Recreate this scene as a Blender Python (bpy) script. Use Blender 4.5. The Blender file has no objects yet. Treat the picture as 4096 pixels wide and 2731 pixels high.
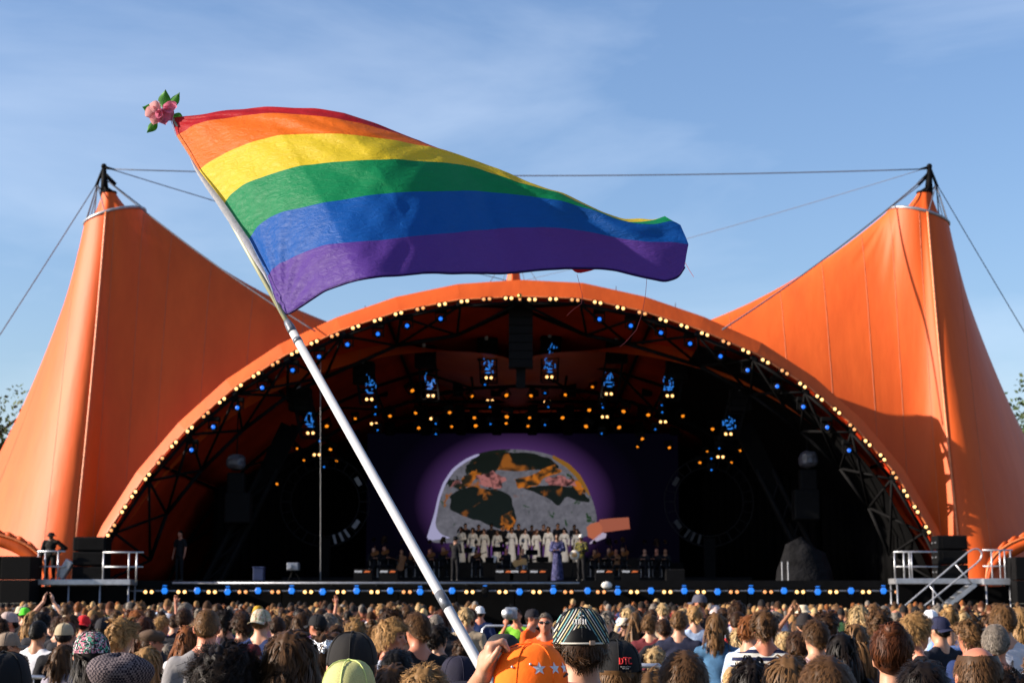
import bpy, bmesh, math, random
import numpy as np
from mathutils import Vector, Matrix, Euler

SC = bpy.context.scene
COL = SC.collection
R = math.radians
# ------------------------------------------------------------------ camera, sky, sun, exposure
F = 6827.0            # focal length in photo pixels (photo is 4096 wide)
CZ = 1.95
HOR = 2390.0
PITCH = math.atan((HOR - 1365.5) / F)
cam = bpy.data.cameras.new('camera')
cam.sensor_width = 36.0
cam.lens = F / 4096 * 36
cam.clip_start = 0.1
cam.clip_end = 5000
cam.dof.use_dof = True
cam.dof.focus_distance = 7.0
cam.dof.aperture_fstop = 7.0
co = bpy.data.objects.new('camera', cam)
co.location = (0, 0, CZ)
co.rotation_euler = (R(90) + PITCH, 0, 0)
COL.objects.link(co)
SC.camera = co

SUN_EL, SUN_AZ = R(22), R(9)      # azimuth: from the left (-X), turned AZ towards the camera side
sdir = Vector((-math.cos(SUN_EL) * math.cos(SUN_AZ), -math.cos(SUN_EL) * math.sin(SUN_AZ), math.sin(SUN_EL)))
sl = bpy.data.lights.new('sun', 'SUN')
sl.energy = 5.0
sl.angle = R(0.5)
sl.color = (1.0, 0.88, 0.74)
so = bpy.data.objects.new('sun', sl)
so.rotation_euler = sdir.to_track_quat('Z', 'Y').to_euler()
COL.objects.link(so)

W = bpy.data.worlds.new('World')
SC.world = W
W.use_nodes = True
nt = W.node_tree
nt.nodes.clear()
wo = nt.nodes.new('ShaderNodeOutputWorld')
bg = nt.nodes.new('ShaderNodeBackground')
sky = nt.nodes.new('ShaderNodeTexSky')
sky.sky_type = 'NISHITA'
sky.sun_disc = False
sky.sun_elevation = SUN_EL
sky.sun_rotation = math.atan2(sdir.x, sdir.y)
sky.altitude = 0
sky.air_density = 1.2
sky.dust_density = 0.9
sky.ozone_density = 5.0
bg.inputs['Strength'].default_value = 0.080
tc = nt.nodes.new('ShaderNodeTexCoord')
mp = nt.nodes.new('ShaderNodeMapping')
mp.inputs['Scale'].default_value = (1.3, 1.3, 4.0)
mp.inputs['Rotation'].default_value = (0.3, 0.7, 0.9)
mp.inputs['Location'].default_value = (8.8, 3.2, 0.9)
nz = nt.nodes.new('ShaderNodeTexNoise')
nz.inputs['Scale'].default_value = 2.1
nz.inputs['Detail'].default_value = 7
nz.inputs['Roughness'].default_value = 0.55
nz.inputs['Distortion'].default_value = 0.5
rp = nt.nodes.new('ShaderNodeValToRGB')
rp.color_ramp.elements[0].position = 0.46
rp.color_ramp.elements[1].position = 0.78
rp.color_ramp.elements[1].color = (0.27, 0.27, 0.27, 1)
mx = nt.nodes.new('ShaderNodeMixRGB')
mx.inputs['Color2'].default_value = (6.2, 6.8, 7.8, 1)
L = nt.links.new
L(tc.outputs['Generated'], mp.inputs['Vector'])
L(mp.outputs['Vector'], nz.inputs['Vector'])
L(nz.outputs['Fac'], rp.inputs['Fac'])
L(rp.outputs['Color'], mx.inputs['Fac'])
tn = nt.nodes.new('ShaderNodeMixRGB')
tn.blend_type = 'MULTIPLY'
tn.inputs['Fac'].default_value = 1.0
tn.inputs['Color2'].default_value = (1.13, 1.03, 1.06, 1)
L(sky.outputs['Color'], tn.inputs['Color1'])
L(tn.outputs['Color'], mx.inputs['Color1'])
L(mx.outputs['Color'], bg.inputs['Color'])
L(bg.outputs['Background'], wo.inputs['Surface'])

SC.view_settings.view_transform = 'Standard'
SC.view_settings.look = 'None'
SC.view_settings.exposure = 1.18
SC.view_settings.gamma = 1.0
SC.view_settings.use_curve_mapping = False
try:
    SC.cycles.use_denoising = True
    SC.cycles.max_bounces = 6
    SC.cycles.diffuse_bounces = 3
    SC.cycles.glossy_bounces = 3
    SC.cycles.transmission_bounces = 4
    SC.cycles.sample_clamp_indirect = 4.0
except Exception:
    pass

# ------------------------------------------------------------------ helpers
CP, SP = math.cos(PITCH), math.sin(PITCH)


def P(px, py, Y):
    """world point seen at photo pixel (4096 scale) at distance Y in front"""
    u = px - 2048.0
    v = 1365.5 - py
    dy = F * CP - v * SP
    dz = F * SP + v * CP
    k = Y / dy
    return Vector((u * k, Y, CZ + dz * k))


def ppm(Y):
    return F / Y


MATS = {}


def new_mat(name):
    m = bpy.data.materials.new(name)
    m.use_nodes = True
    n = m.node_tree
    return m, n, n.nodes['Principled BSDF']


def mat(name, col, rough=0.6, metal=0.0, spec=0.5, noise=None, bump=None, emis=None, objcol=False, tint=False, sheen=0.0, translucent=0.0):
    """one procedural material: colour broken up by noise, fine relief by bump"""
    if name in MATS:
        return MATS[name]
    m, n, b = new_mat(name)
    ln = n.links.new
    b.inputs['Roughness'].default_value = rough
    b.inputs['Metallic'].default_value = metal
    b.inputs['Specular IOR Level'].default_value = spec
    if sheen:
        b.inputs['Sheen Weight'].default_value = sheen
    tcn = n.nodes.new('ShaderNodeTexCoord')
    src = None
    if objcol:
        oi = n.nodes.new('ShaderNodeObjectInfo')
        src = oi.outputs['Color']
    else:
        rgb = n.nodes.new('ShaderNodeRGB')
        rgb.outputs[0].default_value = (*col, 1)
        src = rgb.outputs[0]
    if tint:
        at = n.nodes.new('ShaderNodeAttribute')
        at.attribute_name = 'tint'
        mm = n.nodes.new('ShaderNodeMixRGB')
        mm.blend_type = 'MULTIPLY'
        mm.inputs[0].default_value = 1
        ln(src, mm.inputs[1])
        ln(at.outputs['Color'], mm.inputs[2])
        src = mm.outputs[0]
    if noise:
        nn = n.nodes.new('ShaderNodeTexNoise')
        nn.inputs['Scale'].default_value = noise[0]
        nn.inputs['Detail'].default_value = 5
        ln(tcn.outputs['Object'], nn.inputs['Vector'])
        mr = n.nodes.new('ShaderNodeMapRange')
        mr.inputs['From Min'].default_value = 0.3
        mr.inputs['From Max'].default_value = 0.7
        mr.inputs['To Min'].default_value = 1 - noise[1]
        mr.inputs['To Max'].default_value = 1 + noise[1]
        ln(nn.outputs['Fac'], mr.inputs['Value'])
        mm = n.nodes.new('ShaderNodeVectorMath')
        mm.operation = 'SCALE'
        ln(src, mm.inputs[0])
        ln(mr.outputs['Result'], mm.inputs['Scale'])
        src = mm.outputs[0]
    ln(src, b.inputs['Base Color'])
    if bump:
        bn = n.nodes.new('ShaderNodeTexNoise')
        bn.inputs['Scale'].default_value = bump[0]
        bn.inputs['Detail'].default_value = 4
        ln(tcn.outputs['Object'], bn.inputs['Vector'])
        bp = n.nodes.new('ShaderNodeBump')
        bp.inputs['Strength'].default_value = bump[1]
        bp.inputs['Distance'].default_value = bump[2] if len(bump) > 2 else 0.01
        ln(bn.outputs['Fac'], bp.inputs['Height'])
        ln(bp.outputs['Normal'], b.inputs['Normal'])
    if emis:
        b.inputs['Emission Color'].default_value = (*emis[0], 1)
        b.inputs['Emission Strength'].default_value = emis[1]
    if translucent:
        tr = n.nodes.new('ShaderNodeBsdfTranslucent')
        ln(src, tr.inputs['Color'])
        ms = n.nodes.new('ShaderNodeMixShader')
        ms.inputs[0].default_value = translucent
        out = n.nodes['Material Output']
        ln(b.outputs[0], ms.inputs[1])
        ln(tr.outputs[0], ms.inputs[2])
        ln(ms.outputs[0], out.inputs['Surface'])
    MATS[name] = m
    return m


def tag(o, label=None, cat=None, group=None, kind=None):
    if label:
        o['label'] = label
    if cat:
        o['category'] = cat
    if group:
        o['group'] = group
    if kind:
        o['kind'] = kind
    return o


def empty(name, loc, label=None, cat=None, group=None):
    o = bpy.data.objects.new(name, None)
    o.empty_display_size = 0.2
    o.location = loc
    COL.objects.link(o)
    return tag(o, label, cat, group)


def link(name, mesh, parent=None, loc=None, rot=None, scale=None, color=None, local=False):
    """mesh in world coordinates (local=False) or in the parent's coordinates"""
    o = bpy.data.objects.new(name, mesh)
    COL.objects.link(o)
    if parent is not None:
        o.parent = parent
        if not local:
            m = Matrix.Identity(4)
            p = parent
            while p is not None:
                m = (Matrix.Translation(p.location) @ p.rotation_euler.to_matrix().to_4x4() @ Matrix.Diagonal((*p.scale, 1))) @ p_inv(p) @ m if False else m
                p = p.parent
            o.matrix_parent_inverse = world_of(parent).inverted()
    if loc is not None:
        o.location = loc
    if rot is not None:
        o.rotation_euler = rot
    if scale is not None:
        o.scale = scale if hasattr(scale, '__len__') else (scale,) * 3
    if color is not None:
        o.color = (*color, 1)
    return o


def world_of(o):
    m = Matrix.Translation(o.location) @ o.rotation_euler.to_matrix().to_4x4() @ Matrix.Diagonal((*o.scale, 1))
    if o.parent is not None:
        m = world_of(o.parent) @ o.matrix_parent_inverse @ m
    return m


def mesh_from(name, V, Fc, material=None, smooth=True, tint=None):
    me = bpy.data.meshes.new(name)
    me.from_pydata([tuple(v) for v in V] if not isinstance(V, np.ndarray) else V.tolist(), [], Fc if not isinstance(Fc, np.ndarray) else Fc.tolist())
    if smooth:
        me.polygons.foreach_set('use_smooth', [True] * len(me.polygons))
    if material:
        me.materials.append(material)
    if tint is not None:
        a = me.color_attributes.new('tint', 'FLOAT_COLOR', 'POINT')
        t = np.ones((len(V), 4), dtype=np.float32)
        t[:, :3] = np.asarray(tint).reshape(len(V), -1)
        a.data.foreach_set('color', t.ravel())
    me.update()
    return me


class MB:
    """collects solid shapes into one mesh"""

    def __init__(self):
        self.v, self.f = [], []

    def add(self, V, Fc):
        k = len(self.v)
        self.v += [tuple(p) for p in V]
        self.f += [tuple(i + k for i in q) for q in Fc]
        return self

    def box(self, c, s, rot=None):
        c = Vector(c)
        hx, hy, hz = s[0] / 2, s[1] / 2, s[2] / 2
        pts = [Vector((x, y, z)) for z in (-hz, hz) for y in (-hy, hy) for x in (-hx, hx)]
        if rot is not None:
            m = Euler(rot).to_matrix()
            pts = [m @ p for p in pts]
        return self.add([c + p for p in pts], [(0, 2, 3, 1), (4, 5, 7, 6), (0, 1, 5, 4), (2, 6, 7, 3), (0, 4, 6, 2), (1, 3, 7, 5)])

    def bbox(self, c, s, bev=0.02, rot=None):
        """box with chamfered edges"""
        c = Vector(c)
        h = [x / 2 for x in s]
        bev = min(bev, min(h) * 0.9)
        bm = bmesh.new()
        bmesh.ops.create_cube(bm, size=1)
        for v in bm.verts:
            v.co = Vector((v.co.x * s[0], v.co.y * s[1], v.co.z * s[2]))
        bmesh.ops.bevel(bm, geom=bm.edges[:], offset=bev, segments=2, profile=0.6, affect='EDGES')
        m = Euler(rot).to_matrix() if rot is not None else Matrix.Identity(3)
        bm.verts.index_update()
        V = [c + m @ v.co for v in bm.verts]
        Fc = [tuple(v.index for v in f.verts) for f in bm.faces]
        bm.free()
        return self.add(V, Fc)

    def tube(self, p0, p1, r, n=8, r1=None, cap=True):
        return self.path([p0, p1], [r, r if r1 is None else r1], n, cap)

    def path(self, pts, r, n=8, cap=True, closed=False):
        pts = [Vector(p) for p in pts]
        rr = r if hasattr(r, '__len__') else [r] * len(pts)
        V, Fc = [], []
        N = len(pts)
        up = None
        for i, p in enumerate(pts):
            a = pts[(i - 1) % N] if (closed or i > 0) else p
            b = pts[(i + 1) % N] if (closed or i < N - 1) else p
            t = (b - a).normalized()
            if up is None:
                up = Vector((0, 0, 1)) if abs(t.z) < 0.9 else Vector((1, 0, 0))
            x = t.cross(up).normalized()
            y = x.cross(t).normalized()
            up = y
            for k in range(n):
                q = 2 * math.pi * k / n
                V.append(p + (x * math.cos(q) + y * math.sin(q)) * rr[i])
        M = N if closed else N - 1
        for i in range(M):
            for k in range(n):
                a, b = i * n + k, i * n + (k + 1) % n
                c, d = ((i + 1) % N) * n + (k + 1) % n, ((i + 1) % N) * n + k
                Fc.append((a, d, c, b))
        if cap and not closed:
            Fc.append(tuple(range(n)))
            Fc.append(tuple((N - 1) * n + k for k in reversed(range(n))))
        return self.add(V, Fc)

    def ball(self, c, r, nu=12, nv=8, rot=None):
        c = Vector(c)
        r = Vector(r) if hasattr(r, '__len__') else Vector((r, r, r))
        m = Euler(rot).to_matrix() if rot is not None else None
        V = [Vector((0, 0, -r.z))]
        for j in range(1, nv):
            a = -math.pi / 2 + math.pi * j / nv
            for i in range(nu):
                b = 2 * math.pi * i / nu
                V.append(Vector((r.x * math.cos(a) * math.cos(b), r.y * math.cos(a) * math.sin(b), r.z * math.sin(a))))
        V.append(Vector((0, 0, r.z)))
        Fc = []
        for i in range(nu):
            Fc.append((0, 1 + (i + 1) % nu, 1 + i))
        for j in range(nv - 2):
            for i in range(nu):
                a, b = 1 + j * nu + i, 1 + j * nu + (i + 1) % nu
                Fc.append((a, b, b + nu, a + nu))
        k = len(V) - 1
        for i in range(nu):
            Fc.append((k, 1 + (nv - 2) * nu + i, 1 + (nv - 2) * nu + (i + 1) % nu))
        if m:
            V = [m @ v for v in V]
        return self.add([c + v for v in V], Fc)

    def lathe(self, prof, c=(0, 0, 0), n=16, axis='Z'):
        """prof: (r, h) pairs"""
        c = Vector(c)
        V, Fc = [], []
        for r, h in prof:
            for k in range(n):
                q = 2 * math.pi * k / n
                p = Vector((r * math.cos(q), r * math.sin(q), h))
                if axis == 'Y':
                    p = Vector((p.x, p.z, p.y))
                V.append(c + p)
        for i in range(len(prof) - 1):
            for k in range(n):
                a, b = i * n + k, i * n + (k + 1) % n
                Fc.append((a, b, b + n, a + n))
        Fc.append(tuple(reversed(range(n))))
        Fc.append(tuple((len(prof) - 1) * n + k for k in range(n)))
        return self.add(V, Fc)

    def prism(self, poly, d):
        """poly: 3D points in a plane, extruded by vector d"""
        d = Vector(d)
        n = len(poly)
        V = [Vector(p) for p in poly] + [Vector(p) + d for p in poly]
        Fc = [tuple(range(n)), tuple(reversed(range(n, 2 * n)))]
        for i in range(n):
            Fc.append((i, i + n, (i + 1) % n + n, (i + 1) % n))
        return self.add(V, Fc)

    def mesh(self, name, m=None, smooth=False):
        return mesh_from(name, self.v, self.f, m, smooth)

    def obj(self, name, m, parent=None, smooth=False, **k):
        return link(name, self.mesh(name, m, smooth), parent, **k)


def grid_faces(nu, nv, wrap=False):
    Fc = []
    for i in range(nu - 1):
        for j in range(nv if wrap else nv - 1):
            a = i * nv + j
            b = i * nv + (j + 1) % nv
            Fc.append((a, b, b + nv, a + nv))
    return Fc


def polyline(pts, n):
    """resample a polyline by length"""
    p = np.array([tuple(q) for q in pts], float)
    s = np.r_[0, np.cumsum(np.linalg.norm(np.diff(p, axis=0), axis=1))]
    t = np.linspace(0, s[-1], n)
    return np.stack([np.interp(t, s, p[:, k]) for k in range(p.shape[1])], 1)


def smoothline(pts, n, it=3):
    """resample and soften corners"""
    p = polyline(pts, n)
    for _ in range(it):
        q = p.copy()
        q[1:-1] = 0.25 * p[:-2] + 0.5 * p[1:-1] + 0.25 * p[2:]
        p = q
    return p


ONES = ['', 'first', 'second', 'third', 'fourth', 'fifth', 'sixth', 'seventh', 'eighth', 'ninth', 'tenth', 'eleventh', 'twelfth', 'thirteenth', 'fourteenth', 'fifteenth', 'sixteenth', 'seventeenth', 'eighteenth', 'nineteenth']
TENS = {2: 'twent', 3: 'thirt', 4: 'fort', 5: 'fift', 6: 'sixt'}


def nth(i):
    if i < 20:
        return ONES[i]
    t, o = divmod(i, 10)
    return TENS[t] + ('ieth' if o == 0 else 'y-' + ONES[o])


rng = np.random.default_rng(7)
random.seed(7)


def wob(V, amp, sc, seed=0):
    """smooth pseudo noise displacement, vectorised"""
    V = np.asarray(V, float)
    r = np.random.default_rng(seed)
    out = np.zeros_like(V)
    for k in range(5):
        d = r.normal(size=(3, 3)) * sc * (0.6 + 0.5 * k)
        ph = r.uniform(0, 6.28, 3)
        out += np.sin(V @ d.T + ph) / (1 + 0.6 * k)
    return V + out * amp / 2.5


BLACK = mat('black_steel', (0.0035, 0.0035, 0.004), 0.7, 0.0, 0.08, noise=(3, 0.3))
BLACKCLOTH = mat('black_drape', (0.0018, 0.0018, 0.002), 0.95, 0.0, 0.08, noise=(2, 0.3))
ALU = mat('aluminium', (0.46, 0.47, 0.5), 0.42, 0.75, noise=(6, 0.15), bump=(40, 0.1))
STEEL = mat('grey_steel', (0.3, 0.31, 0.34), 0.45, 0.7, noise=(8, 0.2))
CABLE = mat('steel_cable', (0.10, 0.11, 0.14), 0.7, 0.0, 0.2, noise=(20, 0.2))
# ------------------------------------------------------------------ ground
def ground_mat():
    m, n, b = new_mat('trampled_grass')
    ln = n.links.new
    t = n.nodes.new('ShaderNodeTexCoord')
    a = n.nodes.new('ShaderNodeTexNoise')
    a.inputs['Scale'].default_value = 0.8
    a.inputs['Detail'].default_value = 9
    r = n.nodes.new('ShaderNodeValToRGB')
    r.color_ramp.elements[0].color = (0.05, 0.055, 0.02, 1)
    r.color_ramp.elements[0].position = 0.35
    r.color_ramp.elements[1].color = (0.13, 0.10, 0.06, 1)
    r.color_ramp.elements[1].position = 0.65
    ln(t.outputs['Object'], a.inputs['Vector'])
    ln(a.outputs['Fac'], r.inputs['Fac'])
    ln(r.outputs['Color'], b.inputs['Base Color'])
    b.inputs['Roughness'].default_value = 0.95
    bp = n.nodes.new('ShaderNodeBump')
    bp.inputs['Distance'].default_value = 0.05
    ln(a.outputs['Fac'], bp.inputs['Height'])
    ln(bp.outputs['Normal'], b.inputs['Normal'])
    return m


g = MB()
g.add([(-900, -200, 0), (900, -200, 0), (900, 2500, 0), (-900, 2500, 0)], [(0, 1, 2, 3)])
tag(g.obj('ground', ground_mat()), kind='structure')

# ------------------------------------------------------------------ orange canopy
def vinyl(name, col, rough, tr):
    m, n, b = new_mat(name)
    ln = n.links.new
    t = n.nodes.new('ShaderNodeTexCoord')
    a = n.nodes.new('ShaderNodeTexNoise')
    a.inputs['Scale'].default_value = 0.35
    a.inputs['Detail'].default_value = 8
    a.inputs['Roughness'].default_value = 0.65
    mp = n.nodes.new('ShaderNodeMapping')
    mp.inputs['Scale'].default_value = (2.2, 2.2, 0.5)
    ln(t.outputs['Object'], mp.inputs['Vector'])
    ln(mp.outputs['Vector'], a.inputs['Vector'])
    r = n.nodes.new('ShaderNodeValToRGB')
    r.color_ramp.elements[0].color = (col[0] * 0.84, col[1] * 0.76, col[2] * 0.7, 1)
    r.color_ramp.elements[0].position = 0.3
    r.color_ramp.elements[1].color = (*col, 1)
    r.color_ramp.elements[1].position = 0.62
    ln(a.outputs['Fac'], r.inputs['Fac'])
    ln(r.outputs['Color'], b.inputs['Base Color'])
    b.inputs['Roughness'].default_value = rough
    b.inputs['Specular IOR Level'].default_value = 0.27
    fine = n.nodes.new('ShaderNodeTexNoise')
    fine.inputs['Scale'].default_value = 1.6
    fine.inputs['Detail'].default_value = 3
    mp2 = n.nodes.new('ShaderNodeMapping')
    mp2.inputs['Scale'].default_value = (1.2, 1.2, 0.25)
    ln(t.outputs['Object'], mp2.inputs['Vector'])
    ln(mp2.outputs['Vector'], fine.inputs['Vector'])
    bp = n.nodes.new('ShaderNodeBump')
    bp.inputs['Strength'].default_value = 0.09
    bp.inputs['Distance'].default_value = 0.2
    ln(fine.outputs['Fac'], bp.inputs['Height'])
    ln(bp.outputs['Normal'], b.inputs['Normal'])
    ts = n.nodes.new('ShaderNodeBsdfTranslucent')
    ts.inputs['Color'].default_value = (0.45, 0.06, 0.012, 1)
    ms = n.nodes.new('ShaderNodeMixShader')
    ms.inputs[0].default_value = tr
    out = n.nodes['Material Output']
    ln(b.outputs[0], ms.inputs[1])
    ln(ts.outputs[0], ms.inputs[2])
    ln(ms.outputs[0], out.inputs['Surface'])
    return m


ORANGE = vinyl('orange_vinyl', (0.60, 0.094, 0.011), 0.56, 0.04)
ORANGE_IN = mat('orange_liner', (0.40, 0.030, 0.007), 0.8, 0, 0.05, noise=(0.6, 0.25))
ORANGE_SEAM = mat('orange_seam', (0.42, 0.10, 0.028), 0.5, noise=(3, 0.2))
ORANGE_ROPE = mat('orange_rope', (0.62, 0.17, 0.05), 0.45, noise=(8, 0.3))

K2 = 4096 / 2352.0
# lamp line of the big arch, left to right (2352-scale readings)
ARCH2 = [(247, 1235), (262, 1212), (287, 1170), (310, 1135), (341, 1095), (371, 1058), (402, 1021), (438, 987), (475, 953), (512, 921), (550, 890), (590, 862), (634, 836), (678, 812), (723, 788), (770, 772), (818, 753), (868, 737), (916, 722), (966, 711), (1016, 701), (1067, 694), (1118, 689), (1168, 687), (1222, 690), (1270, 689), (1320, 691), (1372, 697), (1424, 709), (1474, 721), (1522, 737), (1570, 751), (1617, 769), (1666, 788), (1711, 808), (1756, 831), (1800, 856), (1841, 886), (1880, 915), (1920, 945), (1955, 982), (1990, 1018), (2024, 1051), (2052, 1092), (2077, 1133), (2101, 1170), (2127, 1216)]
YA = 70.0
arch_in = [P(x * K2, y * K2, YA) for x, y in ARCH2]
XC = P(2068, 1200, YA).x
ZF = 2.62                      # stage floor
# the photo's arch is a polygon of straight tubes: nodes every ~2.7 m, extended down to the deck
foot_l = P(415, 2195, YA)
foot_r = P(3738, 2195, YA)
fl0 = Vector((foot_l.x - 0.75, YA, ZF - 0.3))
fr0 = Vector((foot_r.x + 0.75, YA, ZF - 0.3))
line_in = [fl0, foot_l] + arch_in + [foot_r, fr0]
NA = 19
nodes_in = [Vector(p) for p in polyline(smoothline([tuple(p) for p in line_in], 200, 6), NA)]
apex_i = NA // 2


def fas_w(i):
    t = abs(i - apex_i) / apex_i
    return 0.90 * (1 - t) + 0.50 * t


def outward(nodes, i):
    a = nodes[max(i - 1, 0)]
    b = nodes[min(i + 1, len(nodes) - 1)]
    t = (b - a).normalized()
    return Vector((-t.z, 0, t.x))


nodes_out = []
for i, p in enumerate(nodes_in):
    o = outward(nodes_in, i)
    if o.z < 0 and abs(o.x) < 0.5:
        o = -o
    nodes_out.append(p + o * fas_w(i) + Vector((0, 0.35, 0)))
lip = [p + outward(nodes_in, i) * 0.12 + Vector((0, -0.05, 0)) for i, p in enumerate(nodes_in)]

canopy = empty('arch_canopy', (XC, YA, ZF), 'orange faceted arch visor framing the big stage opening', 'canopy')
for i in range(NA - 1):
    a, b, c, d = lip[i], lip[i + 1], nodes_out[i + 1], nodes_out[i]
    V, Fc = [], []
    nn = 7
    for u in range(nn):
        t = u / (nn - 1)
        q0 = a.lerp(b, t)
        q1 = d.lerp(c, t)
        for w in range(6):
            s = w / 5
            q = q0.lerp(q1, s) + Vector((0, -0.02, 0.0)) * math.sin(math.pi * s)
            V.append(q)
    m = mesh_from('fascia_panel', V, grid_faces(nn, 6), ORANGE, False)
    o = link('fascia_panel', m, canopy)
    sm = o.modifiers.new('t', 'SOLIDIFY')
    sm.thickness = 0.02
mb = MB()
mb.path([p + Vector((0, -0.06, 0)) for p in lip], 0.035, 8)
mb.obj('edge_cable', ORANGE_ROPE, canopy, True)

# vault liner behind the arch, black back wall
NB = 41
vin = polyline([tuple(p) for p in nodes_in], NB)
rows = []
for k in range(9):
    t = k / 8
    r = vin.copy()
    r[:, 0] = XC + (vin[:, 0] - XC) * (1 - 0.12 * t)
    r[:, 1] = YA + 0.5 + 20.5 * t
    r[:, 2] = ZF + (vin[:, 2] - ZF) * (1 - 0.20 * t) + 0.25
    rows.append(r)
rows = np.array(rows)
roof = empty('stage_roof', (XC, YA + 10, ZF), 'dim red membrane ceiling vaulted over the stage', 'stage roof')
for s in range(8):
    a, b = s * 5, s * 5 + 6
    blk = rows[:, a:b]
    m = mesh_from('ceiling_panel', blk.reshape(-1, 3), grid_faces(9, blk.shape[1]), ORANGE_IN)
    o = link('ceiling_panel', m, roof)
    sm = o.modifiers.new('t', 'SOLIDIFY')
    sm.thickness = 0.04
    sm.offset = 1
    mb = MB()
    mb.path([Vector(q) - Vector((0, 0, 0.1)) for q in rows[:, a]], 0.07, 6)
    mb.obj('purlin', BLACK, roof)

# black drape added inside the right vault to darken its sunlit liner
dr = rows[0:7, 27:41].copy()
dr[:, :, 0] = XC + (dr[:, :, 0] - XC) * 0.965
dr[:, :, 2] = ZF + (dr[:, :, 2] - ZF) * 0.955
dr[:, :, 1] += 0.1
o = link('shade_drape', mesh_from('shade_drape', wob(dr.reshape(-1, 3), 0.06, 2.0, 4), grid_faces(7, 14), BLACKCLOTH), roof)
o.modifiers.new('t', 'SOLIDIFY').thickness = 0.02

# ------------------------------------------------------------------ side tents
def make_tent(side):
    """side -1 left, +1 right: membrane from a tilted crown ring to the arch, the ground anchors and the ridge"""
    def MX(p):
        p = Vector(p)
        return p if side < 0 else Vector((2 * XC - p.x, p.y, p.z))
    ring_c = P(460, 868, 74.0)
    mast_top = P(414, 664, 74.0)
    tent = empty('canopy_tent', MX((ring_c.x, 74, 0)), None, 'tent')
    half = [Vector(p) for p in nodes_out[:apex_i + 1]][::-1]        # apex -> left foot
    fo = half[-1]
    bnd = [(XC, 88, 11.6), (XC, 82, 11.8)]
    kz = [0.74, 0.76]
    hr = [0.38, 0.38]
    for i, h in enumerate(half[:-1]):
        t = i / (len(half) - 2)
        bnd.append(tuple(h + Vector((0, 1.3 + 4.5 * (1 - t) ** 2.1, -1.0 - 1.4 * (1 - t) ** 2))))
        kz.append(0.98 - 0.30 * t ** 2)
        hr.append(0.44 - 0.06 * t)
    rope_b = P(350, 2230, 69.5)
    rope_b.z = 2.2
    bnd += [(fo.x, fo.y + 0.2, 2.2), tuple(rope_b), (P(150, 2300, 69).x, 69, 2.2), (P(-90, 2300, 72).x, 72, 2.2), (P(-290, 2300, 77).x, 77, 2.2), (P(-330, 2300, 86).x, 86, 2.4)]
    kz += [0.50, 0.50, 0.55, 0.56, 0.555, 0.55]
    hr += [0.38] * 6
    bnd += [(ring_c.x - 5, 103, 3), (ring_c.x + 6, 106, 4), (XC - 6, 104, 8), (XC, 98, 11), (XC, 90, 12)]
    kz += [0.55, 0.6, 0.7, 0.8, 0.83]
    hr += [0.38] * 5
    n = 176
    dat = np.c_[np.array(bnd), kz, hr]
    dat = np.vstack([dat, dat[:1]])
    B = polyline(dat[:, :5], n + 1)[:-1]
    for _ in range(9):
        B = 0.25 * np.roll(B, 1, 0) + 0.5 * B + 0.25 * np.roll(B, -1, 0)
    nr = 34
    V = np.zeros((nr, n, 3))
    rr = 1.30
    for j in range(n):
        bx = Vector(B[j, :3])
        dv = Vector((bx.x - ring_c.x, bx.y - ring_c.y, 0))
        dl = dv.length
        dv /= dl
        a = ring_c + dv * rr
        a.z = ring_c.z + dv.x * rr * 0.28 - 0.05      # ring tilts down on its outer side
        c = a.lerp(bx, B[j, 4])
        c.z = a.z + (bx.z - a.z) * B[j, 3]
        for i in range(nr):
            t = (i / (nr - 1)) ** 1.15
            q = a * (1 - t) ** 2 + c * 2 * t * (1 - t) + bx * t * t
            V[i, j] = q
    # gathered wrinkles just under the ring
    th = np.arange(n) / n * 2 * math.pi
    wr = np.sin(th * 24 + 0.5) * 0.5 + np.sin(th * 41) * 0.35
    for i in range(nr):
        t = i / (nr - 1)
        k = 0.06 * math.sin(min(t / 0.3, 1) * math.pi) if t < 0.3 else 0
        V[i, :, 2] += wr * k * 0.6
        V[i, :, 1] += wr * k * 0.6
    if side > 0:
        V[:, :, 0] = 2 * XC - V[:, :, 0]
    Fc = grid_faces(nr, n, True)
    if side < 0:
        Fc = [tuple(reversed(q)) for q in Fc]
    bm = bmesh.new()
    vs = [bm.verts.new(p) for p in V.reshape(-1, 3)]
    for q in Fc:
        bm.faces.new([vs[i] for i in q])
    rc = MX(ring_c)
    # panels: parallel strips on the arch side, seams at fixed X as the photo shows
    cuts = [P(x, 1500, 72).x for x in (250, 418, 521, 630, 795, 970, 1180, 1420, 1680)]
    cuts = [c if side < 0 else 2 * XC - c for c in cuts]
    cuts.sort()
    for c in cuts:
        bmesh.ops.bisect_plane(bm, geom=bm.verts[:] + bm.edges[:] + bm.faces[:], plane_co=(c, 0, 0), plane_no=(1, 0, 0), dist=1e-4)
    bmesh.ops.bisect_plane(bm, geom=bm.verts[:] + bm.edges[:] + bm.faces[:], plane_co=(0, 76, 0), plane_no=(0, 1, 0), dist=1e-4)
    bm.normal_update()
    bm.verts.index_update()
    groups = {}
    for f in bm.faces:
        c = f.calc_center_median()
        key = (sum(c.x > q for q in cuts), c.y > 76)
        groups.setdefault(key, []).append(f)
    for key, fs in sorted(groups.items()):
        idx = {}
        VV, FF, NN = [], [], []
        for f in fs:
            q = []
            for v in f.verts:
                if v.index not in idx:
                    idx[v.index] = len(VV)
                    VV.append(v.co.copy())
                    NN.append(v.normal.copy())
                q.append(idx[v.index])
            FF.append(q)
        me = mesh_from('membrane_panel', VV, FF, ORANGE)
        me.normals_split_custom_set_from_vertices([tuple(x) for x in NN])
        link('membrane_panel', me, tent)
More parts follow.
